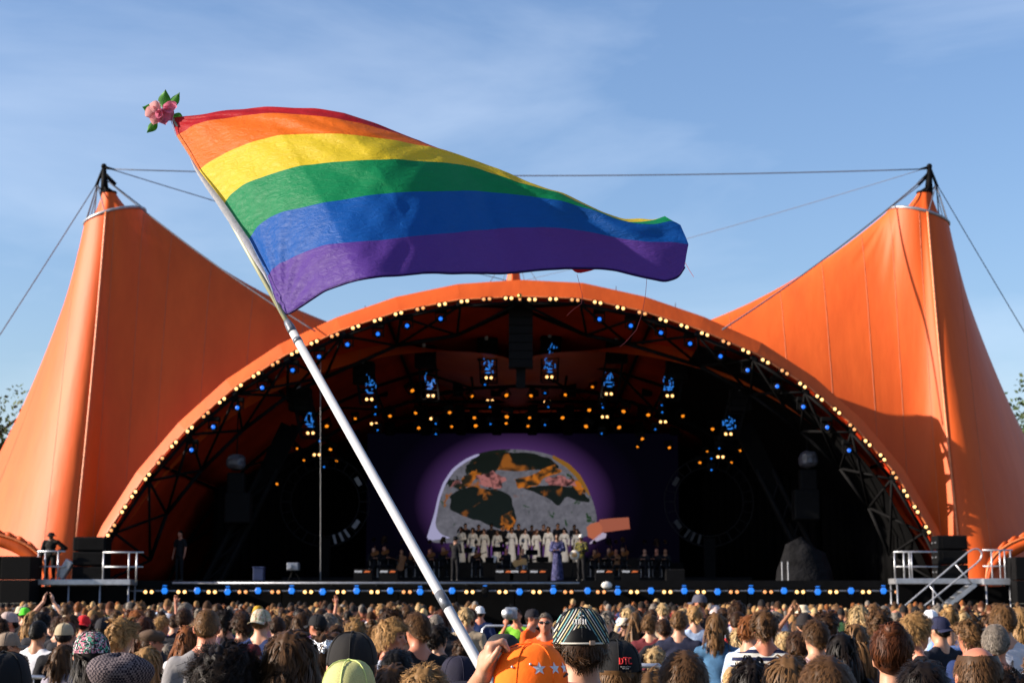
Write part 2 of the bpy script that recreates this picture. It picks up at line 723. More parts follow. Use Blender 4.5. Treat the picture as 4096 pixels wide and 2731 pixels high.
    # seams along the cuts (front half only, where they show)
    for c in cuts:
        es = [e for e in bm.edges if all(abs(v.co.x - c) < 2e-4 for v in e.verts) and all(v.co.y < 76.01 for v in e.verts)]
        left = set(es)
        while left:
            e0 = left.pop()
            run = list(e0.verts)
            for end in (1, 0):
                while True:
                    v = run[-1] if end else run[0]
                    nx = [e for e in v.link_edges if e in left]
                    if not nx:
                        break
                    left.discard(nx[0])
                    w = nx[0].other_vert(v)
                    run.append(w) if end else run.insert(0, w)
            if len(run) > 3:
                mb = MB()
                mb.path([v.co for v in run], 0.014, 5)
                mb.obj('seam', ORANGE_SEAM, tent, True)
    bm.free()
    # ridge rope from ring front down to the ground anchor
    j0 = int(np.argmin(np.abs(B[:, 0] - rope_b.x) + np.abs(B[:, 1] - rope_b.y)))
    rp = [Vector(V[i, j0]) + Vector((0, -0.05, 0.0)) for i in range(nr)]
    mb = MB()
    mb.path(rp, 0.05, 8)
    mb.obj('ridge_rope', ORANGE_ROPE, tent, True)
    # crown ring, hood, mast head
    ringp = []
    for k in range(40):
        q = 2 * math.pi * k / 40
        p = ring_c + Vector((math.cos(q) * rr, math.sin(q) * rr, 0))
        p.z += math.cos(q) * rr * 0.28 - 0.02
        ringp.append(MX(p))
    mb = MB()
    mb.path(ringp, 0.075, 8, closed=True)
    mb.obj('crown_ring', STEEL, tent, True)
    hood_t = P(436, 772, 74.0)
    hood_b = ring_c + Vector((-0.12, 0, -0.04))
    HV = []
    for i in range(13):
        t = i / 12
        c = hood_t.lerp(hood_b, t)
        rad = 0.30 + 0.52 * t ** 1.2
        for k in range(36):
            q = 2 * math.pi * k / 36
            w = 1 + 0.10 * math.sin(q * 7 + t) * t ** 0.5
            p = c + Vector((math.cos(q) * rad * w, math.sin(q) * rad * w, math.cos(q) * 0.28 * rad * t))
            HV.append(MX(p))
    hf = grid_faces(13, 36, True)
    link('hood', mesh_from('hood', HV, hf, ORANGE), tent)
    mb = MB()
    col = []
    for k in range(20):
        q = 2 * math.pi * k / 20
        col.append(MX(hood_t + Vector((math.cos(q) * 0.31, math.sin(q) * 0.31, 0.02))))
    mb.path(col, 0.05, 6, closed=True)
    mb.obj('collar', BLACK, tent, True)
    mb = MB()
    for sx, sy in ((-0.24, 0), (0.24, 0), (0, -0.24), (0, 0.24)):
        mb.tube(MX(hood_t + Vector((sx, sy, 0))), MX(mast_top + Vector((sx * 0.35 + 0.04, sy * 0.35, -0.95))), 0.055, 8)
    hb = mast_top + Vector((0.10, 0, -0.85))
    mb.tube(MX(hb + Vector((0, 0, -0.5))), MX(mast_top + Vector((0.02, 0, 0.0))), 0.2, 10, 0.09)
    mb.tube(MX(mast_top + Vector((-0.30, 0, -0.95))), MX(mast_top + Vector((0.0, 0, -0.1))), 0.07, 8)
    mb.tube(MX(mast_top + Vector((0.55, 0, -0.85))), MX(mast_top + Vector((0.05, 0, -0.35))), 0.09, 8)
    mb.tube(MX(mast_top + Vector((0, 0, -0.06))), MX(mast_top + Vector((0.5, 0, -0.16))), 0.09, 8, 0.03)
    mb.ball(MX(mast_top + Vector((0.02, 0, -0.02))), 0.13, 10, 6)
    mb.obj('mast_head', BLACK, tent, True)
    mb = MB()
    mb.tube(MX((ring_c.x + 0.4, 74.0, 0)), MX(hood_t), 0.22, 12)
    mb.obj('mast', STEEL, tent, True)
    # short stay rods from mast head to ring, as parts
    for q in (0.0, 2.6, 3.14, 3.7, 4.6, 1.5):
        p = ring_c + Vector((math.cos(q) * rr, math.sin(q) * rr, math.cos(q) * rr * 0.28))
        mb = MB()
        mb.tube(MX(p), MX(mast_top + Vector((0.45 if math.cos(q) > 0.5 else -0.25, 0, -0.85))), 0.028, 6)
        mb.obj('stay_rod', CABLE, tent)
    return tent, MX, mast_top, ring_c


tl, MXL, top_l, ring_l = make_tent(-1)
tag(tl, 'tall orange tent peak on the left, its left side glaring in the sun')
tr, MXR, _, _ = make_tent(1)
top_r = MXR(top_l)
tag(tr, 'tall orange tent peak on the right with its front in shade')

# cables
def cable(a, b, sag, r, label):
    a, b = Vector(a), Vector(b)
    pts = []
    for k in range(25):
        t = k / 24
        p = a.lerp(b, t)
        p.z -= sag * 4 * t * (1 - t)
        pts.append(p)
    mb = MB()
    mb.path(pts, r, 5)
    o = mb.obj('guy_cable', CABLE, None, True)
    tag(o, label, 'cable', 'steel cables of the canopy')
    return o


tl_ = top_l + Vector((0.4, 0, -0.15))
tr_ = MXR(top_l + Vector((0.4, 0, -0.15)))
cable(tl_, tr_, 0.30, 0.028, 'steel cable strung level between the two mast tops')
back_mast = Vector((XC, 100, 20.5))
cable(tl_ + Vector((0, 0, -0.02)), back_mast, 0.2, 0.024, 'thin cable falling from the left mast top towards the flag')
cable(tr_ + Vector((0, 0, -0.02)), back_mast, 0.2, 0.016, 'faint cable slanting from the right mast top behind the flag tip')
cable(top_l + Vector((0.1, 0, -0.6)), P(1262, 1325, YA - 0.15), 0.25, 0.03, 'cable from the left mast down onto the arch edge by the pole')
cable(top_r + Vector((-0.2, 0, -0.5)), P(2890, 1318, YA - 0.15), 0.25, 0.036, 'cable from the right mast down onto the right arch edge')
cable(top_l + Vector((-0.1, 0, -0.5)), Vector((P(-60, 2300, 74).x - 8.0, 74, 0)), 0.2, 0.026, 'outermost guy cable left of the left tent peak')
cable(top_l + Vector((-0.15, 0, -0.6)), Vector((P(0, 2300, 88).x - 1.0, 90, 0)), 0.2, 0.026, 'inner guy cable close along the left tent slope')
cable(top_r + Vector((0.1, 0, -0.5)), MXR(Vector((P(-60, 2300, 74).x - 7.0, 74, 0))), 0.2, 0.022, 'outermost guy cable right of the right tent peak')
cable(top_r + Vector((0.15, 0, -0.6)), MXR(Vector((P(0, 2300, 88).x - 1.0, 90, 0))), 0.2, 0.022, 'inner guy cable close along the right tent slope')

# third, central mast whose hood just shows over the arch
t3 = empty('canopy_tent', (XC, 86, 0), 'small orange hood of the central mast peeking over the arch', 'tent')
mb = MB()
pk = P(2055, 1085, 86)
V = []
for i in range(10):
    t = i / 9
    for k in range(28):
        q = 2 * math.pi * k / 28
        rad = (0.26 + 0.30 * t ** 1.6) * (1 + 0.08 * math.sin(q * 6))
        V.append((pk.x + math.cos(q) * rad, pk.y + math.sin(q) * rad, pk.z + 0.4 - 2.0 * t))
link('hood', mesh_from('hood', V, grid_faces(10, 28, True), ORANGE), t3)
mb.tube((pk.x, pk.y, 13), (pk.x, pk.y, pk.z + 1.5), 0.12, 10)
mb.obj('mast', STEEL, t3, True)
for s in (-1, 1):
    for w in (1.6, 3.4):
        mb = MB()
        mb.tube((pk.x, pk.y, pk.z + 1.4), (pk.x + s * w, pk.y - 2, 14.0), 0.018, 5)
        mb.obj('stay_rod', CABLE, t3)

# low scalloped entrance arches at the outer ends
def low_arch(side, label):
    MX = (lambda p: Vector(p)) if side < 0 else (lambda p: Vector((2 * XC - p[0], p[1], p[2])))
    Y = 69.5
    top = [(-260, 2100), (-150, 2115), (0, 2137), (60, 2155), (115, 2180), (165, 2222), (190, 2270), (195, 2310), (196, 2400)]
    bot = [(-260, 2155), (-150, 2165), (0, 2187), (50, 2205), (95, 2232), (138, 2262), (170, 2290), (178, 2320), (180, 2400)]
    tp = smoothline([tuple(P(x, y, Y)) for x, y in top], 40)
    bt = smoothline([tuple(P(x, y, Y)) for x, y in bot], 40)
    e = empty('entrance_arch', MX((tp[20][0], Y, 0)), label, 'arch')
    V = []
    for i in range(40):
        for w in range(5):
            s = w / 4
            p = Vector(tp[i]).lerp(Vector(bt[i]), s) + Vector((0, -0.15 * math.sin(math.pi * s), 0))
            V.append(MX(p))
    o = link('membrane', mesh_from('membrane', V, grid_faces(40, 5), ORANGE), e)
    sm = o.modifiers.new('t', 'SOLIDIFY')
    sm.thickness = 0.03
    mb = MB()
    mb.path([MX(Vector(p) + Vector((0, -0.08, 0))) for p in tp], 0.05, 8)
    mb.obj('arch_tube', ORANGE_ROPE, e, True)
    # scallops laced above the tube
    for i in range(2, 30, 3):
        a, b = Vector(tp[i]), Vector(tp[i + 3])
        V = []
        for u in range(7):
            t = u / 6
            for w in range(3):
                p = a.lerp(b, t)
                p.z += w * 0.11 * (0.55 + 0.45 * math.sin(math.pi * t))
                p.y += 0.1 - 0.1 * math.sin(math.pi * t)
                V.append(MX(p))
        o = link('scallop', mesh_from('scallop', V, grid_faces(7, 3), ORANGE), e)
        sm = o.modifiers.new('t', 'SOLIDIFY')
        sm.thickness = 0.02
    return e


low_arch(-1, 'low scalloped orange arch behind the platform at the far left')
low_arch(1, 'low scalloped orange arch at the right edge behind the railing')
# ------------------------------------------------------------------ stage platform
stage = empty('stage', (XC, 68, 0), 'wide black concert stage with a silver front rail', 'stage')
XL, XR = P(100, 2300, 67).x, P(4020, 2300, 67).x
YF = 67.0
mb = MB()
mb.box(((XL + XR) / 2, (YF + 92) / 2, ZF - 0.15), (XR - XL - 2, 92 - YF, 0.3))
mb.obj('deck', BLACK, stage)
nsk = 16
for i in range(nsk):
    a = XL + 1 + (XR - XL - 2) * i / nsk
    b = XL + 1 + (XR - XL - 2) * (i + 1) / nsk
    mb = MB()
    mb.bbox(((a + b) / 2, YF - 0.04, (ZF - 0.32) / 2), (b - a - 0.03, 0.06, ZF - 0.32), 0.015)
    mb.obj('skirt_panel', BLACKCLOTH, stage)
mb = MB()
mb.box(((XL + XR) / 2, YF + 0.1, (ZF - 0.34) / 2), (XR - XL - 2.2, 0.1, ZF - 0.34))  # added behind the skirt to block light showing through the panel gaps
mb.obj('skirt_gap_blocker', BLACKCLOTH, stage)
a, b = P(690, 2331, YF - 0.15), P(2318, 2331, YF - 0.15)
mb = MB()
mb.tube(a, b, 0.05, 8)
mb.obj('front_rail', STEEL, stage, True)
for k in range(9):
    x = a.x + (b.x - a.x) * (k + 0.5) / 9
    mb = MB()
    mb.tube((x, a.y, a.z - 0.02), (x, YF + 0.1, ZF - 0.2), 0.025, 6)
    mb.obj('rail_bracket', STEEL, stage)
ylamp = YF - 0.55
zl = P(2048, 2362, ylamp).z
mb = MB()
mb.tube((P(300, 2362, ylamp).x, ylamp, zl), (P(3700, 2362, ylamp).x, ylamp, zl), 0.03, 6)
mb.obj('lamp_bar', STEEL, stage)
mb = MB()
mb.box((XC, 91.6, 8.2), (33, 0.25, 11.6))
mb.obj('back_wall', BLACKCLOTH, stage)
# black side drapes close the wings, pleated
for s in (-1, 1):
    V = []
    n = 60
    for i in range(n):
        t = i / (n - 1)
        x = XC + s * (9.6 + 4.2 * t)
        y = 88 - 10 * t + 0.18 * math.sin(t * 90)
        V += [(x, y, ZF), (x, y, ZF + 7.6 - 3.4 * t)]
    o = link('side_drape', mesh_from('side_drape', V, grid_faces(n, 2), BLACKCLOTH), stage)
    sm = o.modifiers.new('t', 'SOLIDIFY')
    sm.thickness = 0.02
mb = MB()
V = []  # extra drape at the right front, added to cover the sunlit inner wall
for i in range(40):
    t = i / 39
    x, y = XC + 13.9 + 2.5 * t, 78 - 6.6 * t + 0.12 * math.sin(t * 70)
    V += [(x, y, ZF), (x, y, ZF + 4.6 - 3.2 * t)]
o = link('side_drape', mesh_from('side_drape', V, grid_faces(40, 2), BLACKCLOTH), stage)  # the added drape that covers the sunlit inner wall
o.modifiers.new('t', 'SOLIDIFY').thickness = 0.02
# choir risers
for (y, h, w) in ((81.5, 1.0, 15), (83.2, 1.25, 14)):
    mb = MB()
    mb.box((P(2100, 2200, y).x, y + 0.8, ZF + h / 2), (w, 1.5, h))
    mb.obj('riser', BLACK, stage)
mb = MB()
mb.box((XC, 76.5, ZF + 0.1), (20, 6.5, 0.2))
mb.obj('orchestra_riser', BLACK, stage)

# ------------------------------------------------------------------ arch truss
truss = empty('arch_truss', (XC, YA, ZF), 'black tubular truss arch carrying the lamps', 'truss')
chordpx = [(600, 2240), (666, 2054), (806, 1879), (969, 1721), (1151, 1582), (1300, 1509), (1587, 1382), (1829, 1340), (2068, 1230), (2346, 1340), (2512, 1375), (2800, 1464), (3003, 1576), (3203, 1724), (3361, 1873), (3476, 2030), (3560, 2220)]
YB = 72.2
chord = [P(x, y, YB) for x, y in chordpx]
for i in range(len(chord) - 1):
    mb = MB()
    mb.tube(chord[i], chord[i + 1], 0.085, 8)
    mb.obj('chord', BLACK, truss, True)
up = [n + Vector((0, 0.1, 0)) - outward(nodes_in, i) * 0.1 for i, n in enumerate(nodes_in)]
for i in range(NA - 1):
    mb = MB()
    mb.tube(up[i], up[i + 1], 0.075, 8)
    mb.obj('chord', BLACK, truss, True)
for i, c in enumerate(chord):
    ds = sorted(range(NA), key=lambda j: (up[j] - c).length)[:3]
    for j in ds:
        mb = MB()
        mb.tube(c, up[j], 0.06, 7)
        mb.obj('brace', BLACK, truss, True)
for i in range(1, NA - 1):
    mb = MB()
    mb.bbox(nodes_in[i] - outward(nodes_in, i) * 0.06 + Vector((0, -0.02, 0)), (0.30, 0.2, 0.2), 0.05, (0, -math.atan2(nodes_in[min(i + 1, NA - 1)].z - nodes_in[i - 1].z, nodes_in[min(i + 1, NA - 1)].x - nodes_in[i - 1].x), 0))
    mb.obj('node_clamp', BLACK, truss)
# second truss arch deeper inside
inner2 = [Vector((XC + (p.x - XC) * 0.93, 80.0, ZF + (p.z - ZF) * 0.90)) for p in nodes_in]
tr2 = empty('arch_truss', (XC, 80, ZF), 'second black truss arch deep inside the stage roof', 'truss')
low2 = [Vector((XC + (p.x - XC) * 0.93, p.y + 0.6, ZF + (p.z - ZF) * 0.89)) for p in inner2]
for i in range(NA - 1):
    for ch in (inner2, low2):
        mb = MB()
        mb.tube(ch[i], ch[i + 1], 0.08, 7)
        mb.obj('chord', BLACK, tr2)
    mb = MB()
    mb.tube(inner2[i], low2[i + 1] if i % 2 else low2[i], 0.06, 6)
    mb.obj('brace', BLACK, tr2)
# heavy raking column on the left, and its right twin
for s, lab in ((-1, 'broad black raking column inside the left of the arch'), (1, 'broad black raking column inside the right of the arch')):
    e = empty('raking_column', (XC + s * 13.2, 73.5, ZF), lab, 'column')
    a = Vector((XC + s * 13.0, 73.5, ZF))
    b = Vector((XC + s * 9.9, 75.0, ZF + 6.9))
    mb = MB()
    for dx, dy in ((-0.35, 0), (0.35, 0), (0, 0.5)):
        mb.tube(a + Vector((dx, dy, 0)), b + Vector((dx, dy, 0)), 0.12, 8)
    for k in range(8):
        t0, t1 = k / 8, (k + 1) / 8
        p, q = a.lerp(b, t0), a.lerp(b, t1)
        mb.tube(p + Vector((-0.35, 0, 0)), q + Vector((0.35, 0, 0)), 0.06, 6)
    mb.obj('lattice', BLACK, e)
    mb = MB()
    mb.box(a.lerp(b, 0.5) + Vector((0, 0.25, 0)), (0.8, 0.1, 7.3), (0, s * -math.atan2(3.1, 6.9), 0))
    mb.obj('cladding', BLACKCLOTH, e)

# ------------------------------------------------------------------ lamps
def emat(name, col, s):
    return mat(name, (0.02, 0.02, 0.02), 0.4, emis=(col, s))


WARM = emat('warm_bulb', (1.0, 0.50, 0.17), 1.5)
WARM2 = emat('warm_bulb_dim', (1.0, 0.38, 0.12), 0.7)
BLUE = emat('blue_lens', (0.012, 0.16, 0.90), 0.75)
BLUE2 = emat('blue_lens_bright', (0.008, 0.21, 0.90), 0.55)
AMBER = emat('amber_lens', (1.0, 0.27, 0.012), 0.6)
LAMPBLACK = mat('lamp_housing', (0.003, 0.003, 0.0035), 0.7, 0.0, 0.1, noise=(10, 0.3))

pb = MB()
pb.bbox((0, 0.09, 0), (0.46, 0.14, 0.2), 0.03)
pb.tube((-0.12, 0.02, 0), (-0.12, 0.06, 0), 0.105, 14)
pb.tube((0.12, 0.02, 0), (0.12, 0.06, 0), 0.105, 14)
ME_PAIR = pb.mesh('housing', LAMPBLACK)
bl = MB()
bl.ball((0, 0, 0), (0.066, 0.045, 0.066), 14, 8)
ME_BULB = bl.mesh('bulb', WARM, True)
ME_BULB2 = bl.mesh('bulb', WARM2, True)
sp = MB()
sp.lathe([(0.05, 0.26), (0.13, 0.24), (0.15, 0.1), (0.14, 0.0), (0.10, 0.005)], n=16, axis='Y')
ME_SPOT = sp.mesh('housing', LAMPBLACK)
yk = MB()
yk.box((-0.19, 0.12, 0.08), (0.04, 0.1, 0.32))
yk.box((0.19, 0.12, 0.08), (0.04, 0.1, 0.32))
yk.bbox((0, 0.12, 0.30), (0.44, 0.3, 0.16), 0.03)
ME_YOKE = yk.mesh('yoke', LAMPBLACK)
ft_ = MB()
ft_.bbox((0, 0.14, -0.2), (0.2, 0.2, 0.12), 0.02)
ft_.box((0, 0.14, -0.1), (0.06, 0.06, 0.2))
ME_FOOT = ft_.mesh('yoke', LAMPBLACK)
ln_ = MB()
ln_.ball((0, -0.01, 0), (0.068, 0.035, 0.068), 14, 8)
ME_LBLUE = ln_.mesh('lens', BLUE, True)
lh = MB()
lh.lathe([(0.125, 0.03), (0.135, 0.0), (0.09, -0.02)], n=6, axis='Y')
ME_LHEX = lh.mesh('lens', BLUE2, False)
lt = MB()
lt.bbox((0, 0.02, 0.19), (0.15, 0.05, 0.035), 0.01)
ME_LTOP = lt.mesh('display', BLUE2)
la = MB()
la.ball((0, -0.01, 0), (0.08, 0.03, 0.062), 12, 6)
ME_AMB = la.mesh('lens', AMBER, True)
sm_ = MB()
sm_.ball((0, -0.01, 0), (0.05, 0.02, 0.045), 12, 6)
ME_SBLUE = sm_.mesh('lens', BLUE2, True)


def pair_lamp(p, ang, label, group, dim=False, s=1.0):
    e = empty('lamp_pair', p, label, 'lamp', group)
    e.rotation_euler = (0, -ang, 0)
    e.scale = (s, s, s)
    link('housing', ME_PAIR, e, local=True)
    for x in (-0.12, 0.12):
        link('bulb', ME_BULB2 if dim else ME_BULB, e, loc=(x, 0.0, 0), local=True)
    return e


def spot_lamp(p, lens, label, group, name='spotlight', s=1.0, top=False, tilt=(0, 0, 0), yoke=True):
    e = empty(name, p, label, 'spotlight', group)
    e.scale = (s, s, s)
    e.rotation_euler = tilt
    link('yoke', ME_YOKE if yoke else ME_FOOT, e, local=True)
    h = link('housing', ME_SPOT, e, local=True)
    link('lens', lens, h, local=True)
    if top:
        link('display', ME_LTOP, h, local=True)
    return e


for i in range(len(arch_in)):
    p = arch_in[i]
    a = arch_in[max(i - 1, 0)]
    b = arch_in[min(i + 1, len(arch_in) - 1)]
    ang = math.atan2(b.z - a.z, b.x - a.x)
    pair_lamp(p + Vector((0, -0.25, 0)), ang, '%s pair of warm lamps up the arch from its left foot' % nth(i + 1), 'warm lamp pairs along the arch', dim=(i % 7 in (1, 5)))
ARCHBLUE = [(440, 1033), (490, 980), (545, 936), (602, 890), (672, 850), (733, 819), (798, 791), (868, 767), (935, 748), (1012, 732), (1377, 733), (1449, 748), (1518, 764), (1585, 789), (1655, 818), (1717, 850), (1785, 887), (1845, 934), (1900, 981), (1950, 1034)]
for i, (x, y) in enumerate(ARCHBLUE):
    spot_lamp(P(x * K2, y * K2, 70.6), ME_LBLUE, '%s blue spotlight hung under the arch counting from the left' % nth(i + 1), 'blue spotlights under the arch', s=1.15)
FB = [493, 658, 789, 910, 1032, 1166, 1290, 1426, 1561, 1680, 1808, 1940, 2078, 2213, 2350, 2471, 2604, 2737, 2870, 3004, 3136, 3271, 3404, 3534]
FP = [430, 594, 726, 847, 970, 1101, 1232, 1362, 1498, 1627, 1750, 1878, 2010, 2146, 2273, 2404, 2536, 2669, 2803, 2936, 3072, 3200, 3333, 3464, 3598]
for i, x in enumerate(FB):
    off = x == 1940
    e = spot_lamp(P(x, 2361 + (4 if i % 3 == 0 else 0), ylamp - 0.15), ME_LHEX, '%s blue spotlight from the left in the row along the stage front' % nth(i + 1), 'blue spotlights along the stage front', top=i % 2 == 1, yoke=False)
    if off:
        for o in e.children_recursive:
            if o.name.startswith('lens'):
                o.data = lh.mesh('lens', LAMPBLACK)
        e['label'] = 'unlit dark spotlight in the row along the stage front'
for i, x in enumerate(FP):
    pair_lamp(P(x, 2366, ylamp - 0.2), 0, '%s pair of warm lamps from the left along the stage front' % nth(i + 1), 'warm lamp pairs along the stage front', dim=i % 5 in (0, 4))

# hanging lamp towers inside the roof
Z5 = lambda x, y: (1300 + x / 1.568, 1050 + y / 1.568)
Z3 = lambda x, y: (x / 1.651, 1400 + y / 1.651)
Z4 = lambda x, y: (2700 + x / 1.65, 1400 + y / 1.65)
TW = [
    (Z3, (1985, 260), [(2035, 455), (2050, 470)], [(2050, 547), (2092, 690)], [(1930, 370), (2110, 600), (2140, 770)], 74),
    (Z5, (245, 630), [(290, 735), (285, 785)], [(277, 857), (307, 1010)], [(318, 905), (315, 950), (330, 1050)], 75),
    (Z5, (630, 530), [(655, 735), (655, 760)], [(663, 835), (680, 978)], [(695, 1010), (695, 1075)], 76),
    (Z5, (1020, 485), [(1020, 640), (1022, 660)], [(1027, 722), (1035, 866)], [(1035, 905), (1003, 765), (1038, 1012)], 77),
    (Z5, (1415, 470), [(1410, 635), (1410, 655), (1425, 548)], [(1407, 717), (1395, 872)], [(1400, 905), (1380, 818), (1380, 1017)], 77),
    (Z5, (1830, 500), [(1785, 720), (1785, 745)], [(1780, 823), (1755, 967)], [(1735, 880), (1742, 908), (1735, 1072)], 76),
    (Z5, (2205, 610), [(2155, 750), (2160, 765)], [(2163, 835), (2120, 998)], [(2112, 895), (2115, 938), (2072, 1045)], 75),
    (Z4, (430, 265), [(350, 460), (362, 485)], [(352, 553), (300, 704)], [(290, 610), (292, 648), (240, 715), (240, 790)], 74),
]
gm = emat('blue_glow_frame', (0.02, 0.22, 0.8), 0.42)
TNAME = ['leftmost lamp tower under the roof, behind the flag pole', 'second hanging lamp tower from the left', 'third hanging lamp tower from the left', 'hanging lamp tower just left of the central speaker column', 'hanging lamp tower just right of the central speaker column', 'third hanging lamp tower from the right', 'second hanging lamp tower from the right', 'rightmost hanging lamp tower under the roof']
for ti, (Z, top, glow, pairs, blues, Y) in enumerate(TW):
    tp = P(*Z(*top), Y)
    bp_ = P(*Z(*pairs[0]), Y)
    cx = bp_.x
    e = empty('lamp_tower', (cx, Y, bp_.z), TNAME[ti], 'lamp tower', 'lamp towers hung under the roof')
    w = 0.38
    h = tp.z - bp_.z
    mb = MB()
    for sx in (-w, w):
        for sy in (-w, w):
            mb.tube((tp.x + sx, Y + sy, tp.z), (cx + sx, Y + sy, bp_.z - 0.2), 0.035, 6)
    k = 6
    for q in range(k + 1):
        c = Vector((tp.x, Y, tp.z)).lerp(Vector((cx, Y, bp_.z - 0.2)), q / k)
        for s in (-w, w):
            mb.tube(c + Vector((-w, s, 0)), c + Vector((w, s, 0)), 0.03, 5)
            mb.tube(c + Vector((s, -w, 0)), c + Vector((s, w, 0)), 0.03, 5)
    mb.obj('frame', BLACK, e)
    mb = MB()
    mb.bbox((tp.x, Y, tp.z - 0.45), (0.95, 0.7, 1.0), 0.06)
    mb.obj('hoist', BLACK, e)
    mb = MB()
    mb.tube((tp.x, Y, tp.z), (tp.x, Y + 0.2, tp.z + 2.6), 0.02, 5)
    mb.obj('chain', CABLE, e)
    mb = MB()
    mb.bbox((tp.x - 0.05, Y - 0.45, tp.z + 0.02), (0.16, 0.1, 0.18), 0.03)
    mb.obj('shackle', STEEL, e)
    for q, gpt in enumerate(glow):
        c = P(*Z(*gpt), Y - 0.5)
        mb = MB()
        r2 = random.Random(ti * 7 + q)
        for k2 in range(3):
            mb.bbox(c + Vector((r2.uniform(-.24, .24), r2.uniform(-.1, .1), r2.uniform(-.2, .2))), (r2.uniform(.02, .04), 0.03, r2.uniform(.10, .26)), 0.01, (0, r2.uniform(-.4, .4), 0))
        mb.ball(c + Vector((0, 0, -0.22)), (0.13, 0.03, 0.03), 10, 5)
        for k2 in range(5):
            mb.ball(c + Vector((r2.uniform(-.22, .22), -0.02, r2.uniform(-.25, .3))), r2.uniform(.012, .04), 8, 5)
        tag(mb.obj('lit_gear', gm, e), kind='stuff')
    for q, pp in enumerate(pairs):
        pair_lamp(P(*Z(*pp), Y - 0.6 + 3.5 * q), 0, '%s warm lamp pair on the %s' % (('upper', 'lower')[q], TNAME[ti].replace('hanging ', '')), 'warm lamp pairs on the hanging towers', s=0.92)
    for q, pp in enumerate(blues):
        c = P(*Z(*pp), Y - 0.4 + 2.5)
        spot_lamp(c, ME_SBLUE, '%s small blue lamp of the %s' % (nth(q + 1), TNAME[ti].replace('hanging ', '').replace(' under the roof', '').replace(', behind the flag pole','')), 'small blue lamps on the towers', s=0.8)
AMB = [(Z5, q) for q in [(548, 803), (408, 962), (568, 943), (782, 940), (795, 1028), (588, 1037), (937, 973), (945, 1023), (1138, 832), (1136, 1008), (1140, 967), (1292, 835), (1283, 973), (1273, 1025), (1508, 829), (1490, 973), (1677, 780), (1893, 785), (1657, 925), (1872, 933), (1845, 1033), (2245, 963), (2027, 955), (1637, 1027), (190, 978), (10, 1027), (923, 838), (1990, 1105), (1960, 1155), (2160, 1160)]]
AMB += [(Z3, q) for q in [(2158, 502), (1962, 650), (2182, 655), (2007, 727), (2223, 731), (1829, 883), (1884, 896)]]
AMB += [(Z4, q) for q in [(52, 435), (248, 521), (213, 669), (428, 664), (164, 742), (372, 742), (560, 884), (502, 894), (488, 506)]]
pts = sorted([Z(*q) for Z, q in AMB])
for i, (x, y) in enumerate(pts):
    Y = 80 + 6 * ((i * 37) % 10) / 10
    r2 = random.Random(i)
    spot_lamp(P(x, y, Y), ME_AMB, '%s small amber stage lamp counting from the left inside the roof' % nth(i + 1), 'amber lamps inside the stage roof', s=r2.choice([0.85, 1.0, 1.15]) * (0.8 if y > 1750 else 1), tilt=(0, r2.uniform(-0.6, 0.6), 0))

# dark lighting trusses across the back, lit red from behind
for k, (y, zz) in enumerate(((83, 12.6), (86, 11.8), (88.3, 11.2))):
    e = empty('lighting_truss', (XC, y, zz), ('front', 'middle', 'rear')[k] + ' black lighting truss hung across the stage roof', 'truss', 'lighting trusses across the roof')
    for dz in (0, 0.5):
        for dy in (0, 0.5):
            mb = MB()
            mb.tube((XC - 9, y + dy, zz + dz), (XC + 9, y + dy, zz + dz), 0.05, 6)
            mb.obj('chord', BLACK, e)
    mb = MB()
    for q in range(36):
        x0 = XC - 9 + q * 0.5
        mb.tube((x0, y, zz + (0 if q % 2 else 0.5)), (x0 + 0.5, y, zz + (0.5 if q % 2 else 0)), 0.025, 5)
    tag(mb.obj('lacing', BLACK, e), kind='stuff')
    for q in range(10):
        x0 = XC - 8.4 + q * 1.85
        mb = MB()
        mb.bbox((x0, y + 0.1, zz - 0.55), (0.5, 0.4, 0.7), 0.08)
        mb.obj('moving_head', LAMPBLACK, e)

# central speaker column and the lamp over it
cc = P(2083, 1171, 71.2)
e = empty('speaker_column', (cc.x, 71.2, P(2083, 1471, 71.2).z), 'long black speaker column hanging at the crown of the arch', 'speaker')
ztop, zbot = cc.z, P(2083, 1471, 71.2).z
ns = 9
for k in range(ns):
    z0 = zbot + (ztop - zbot) * k / ns
    mb = MB()
    mb.bbox((cc.x, 71.4 + 0.03 * math.sin(k), z0 + (ztop - zbot) / ns / 2), (1.02, 0.7, (ztop - zbot) / ns - 0.015), 0.02)
    mb.obj('speaker_box', LAMPBLACK, e)
mb = MB()
mb.box((cc.x, 71.6, zbot - 0.4), (0.4, 0.4, 0.8))
mb.obj('bumper', LAMPBLACK, e)
lp = P(2079, 1190, YA - 0.3)
e = empty('crown_lamp', lp, 'single brass lamp at the very crown of the arch', 'lamp')
mb = MB()
mb.lathe([(0.06, 0.16), (0.1, 0.12), (0.09, -0.02), (0.05, -0.06)], c=lp, n=14)
mb.obj('shade', mat('brass', (0.35, 0.24, 0.06), 0.35, 0.8, noise=(12, 0.2)), e, True)
mb = MB()
mb.ball(lp + Vector((0, -0.03, -0.08)), 0.05, 10, 6)
mb.obj('bulb', WARM2, e, True)

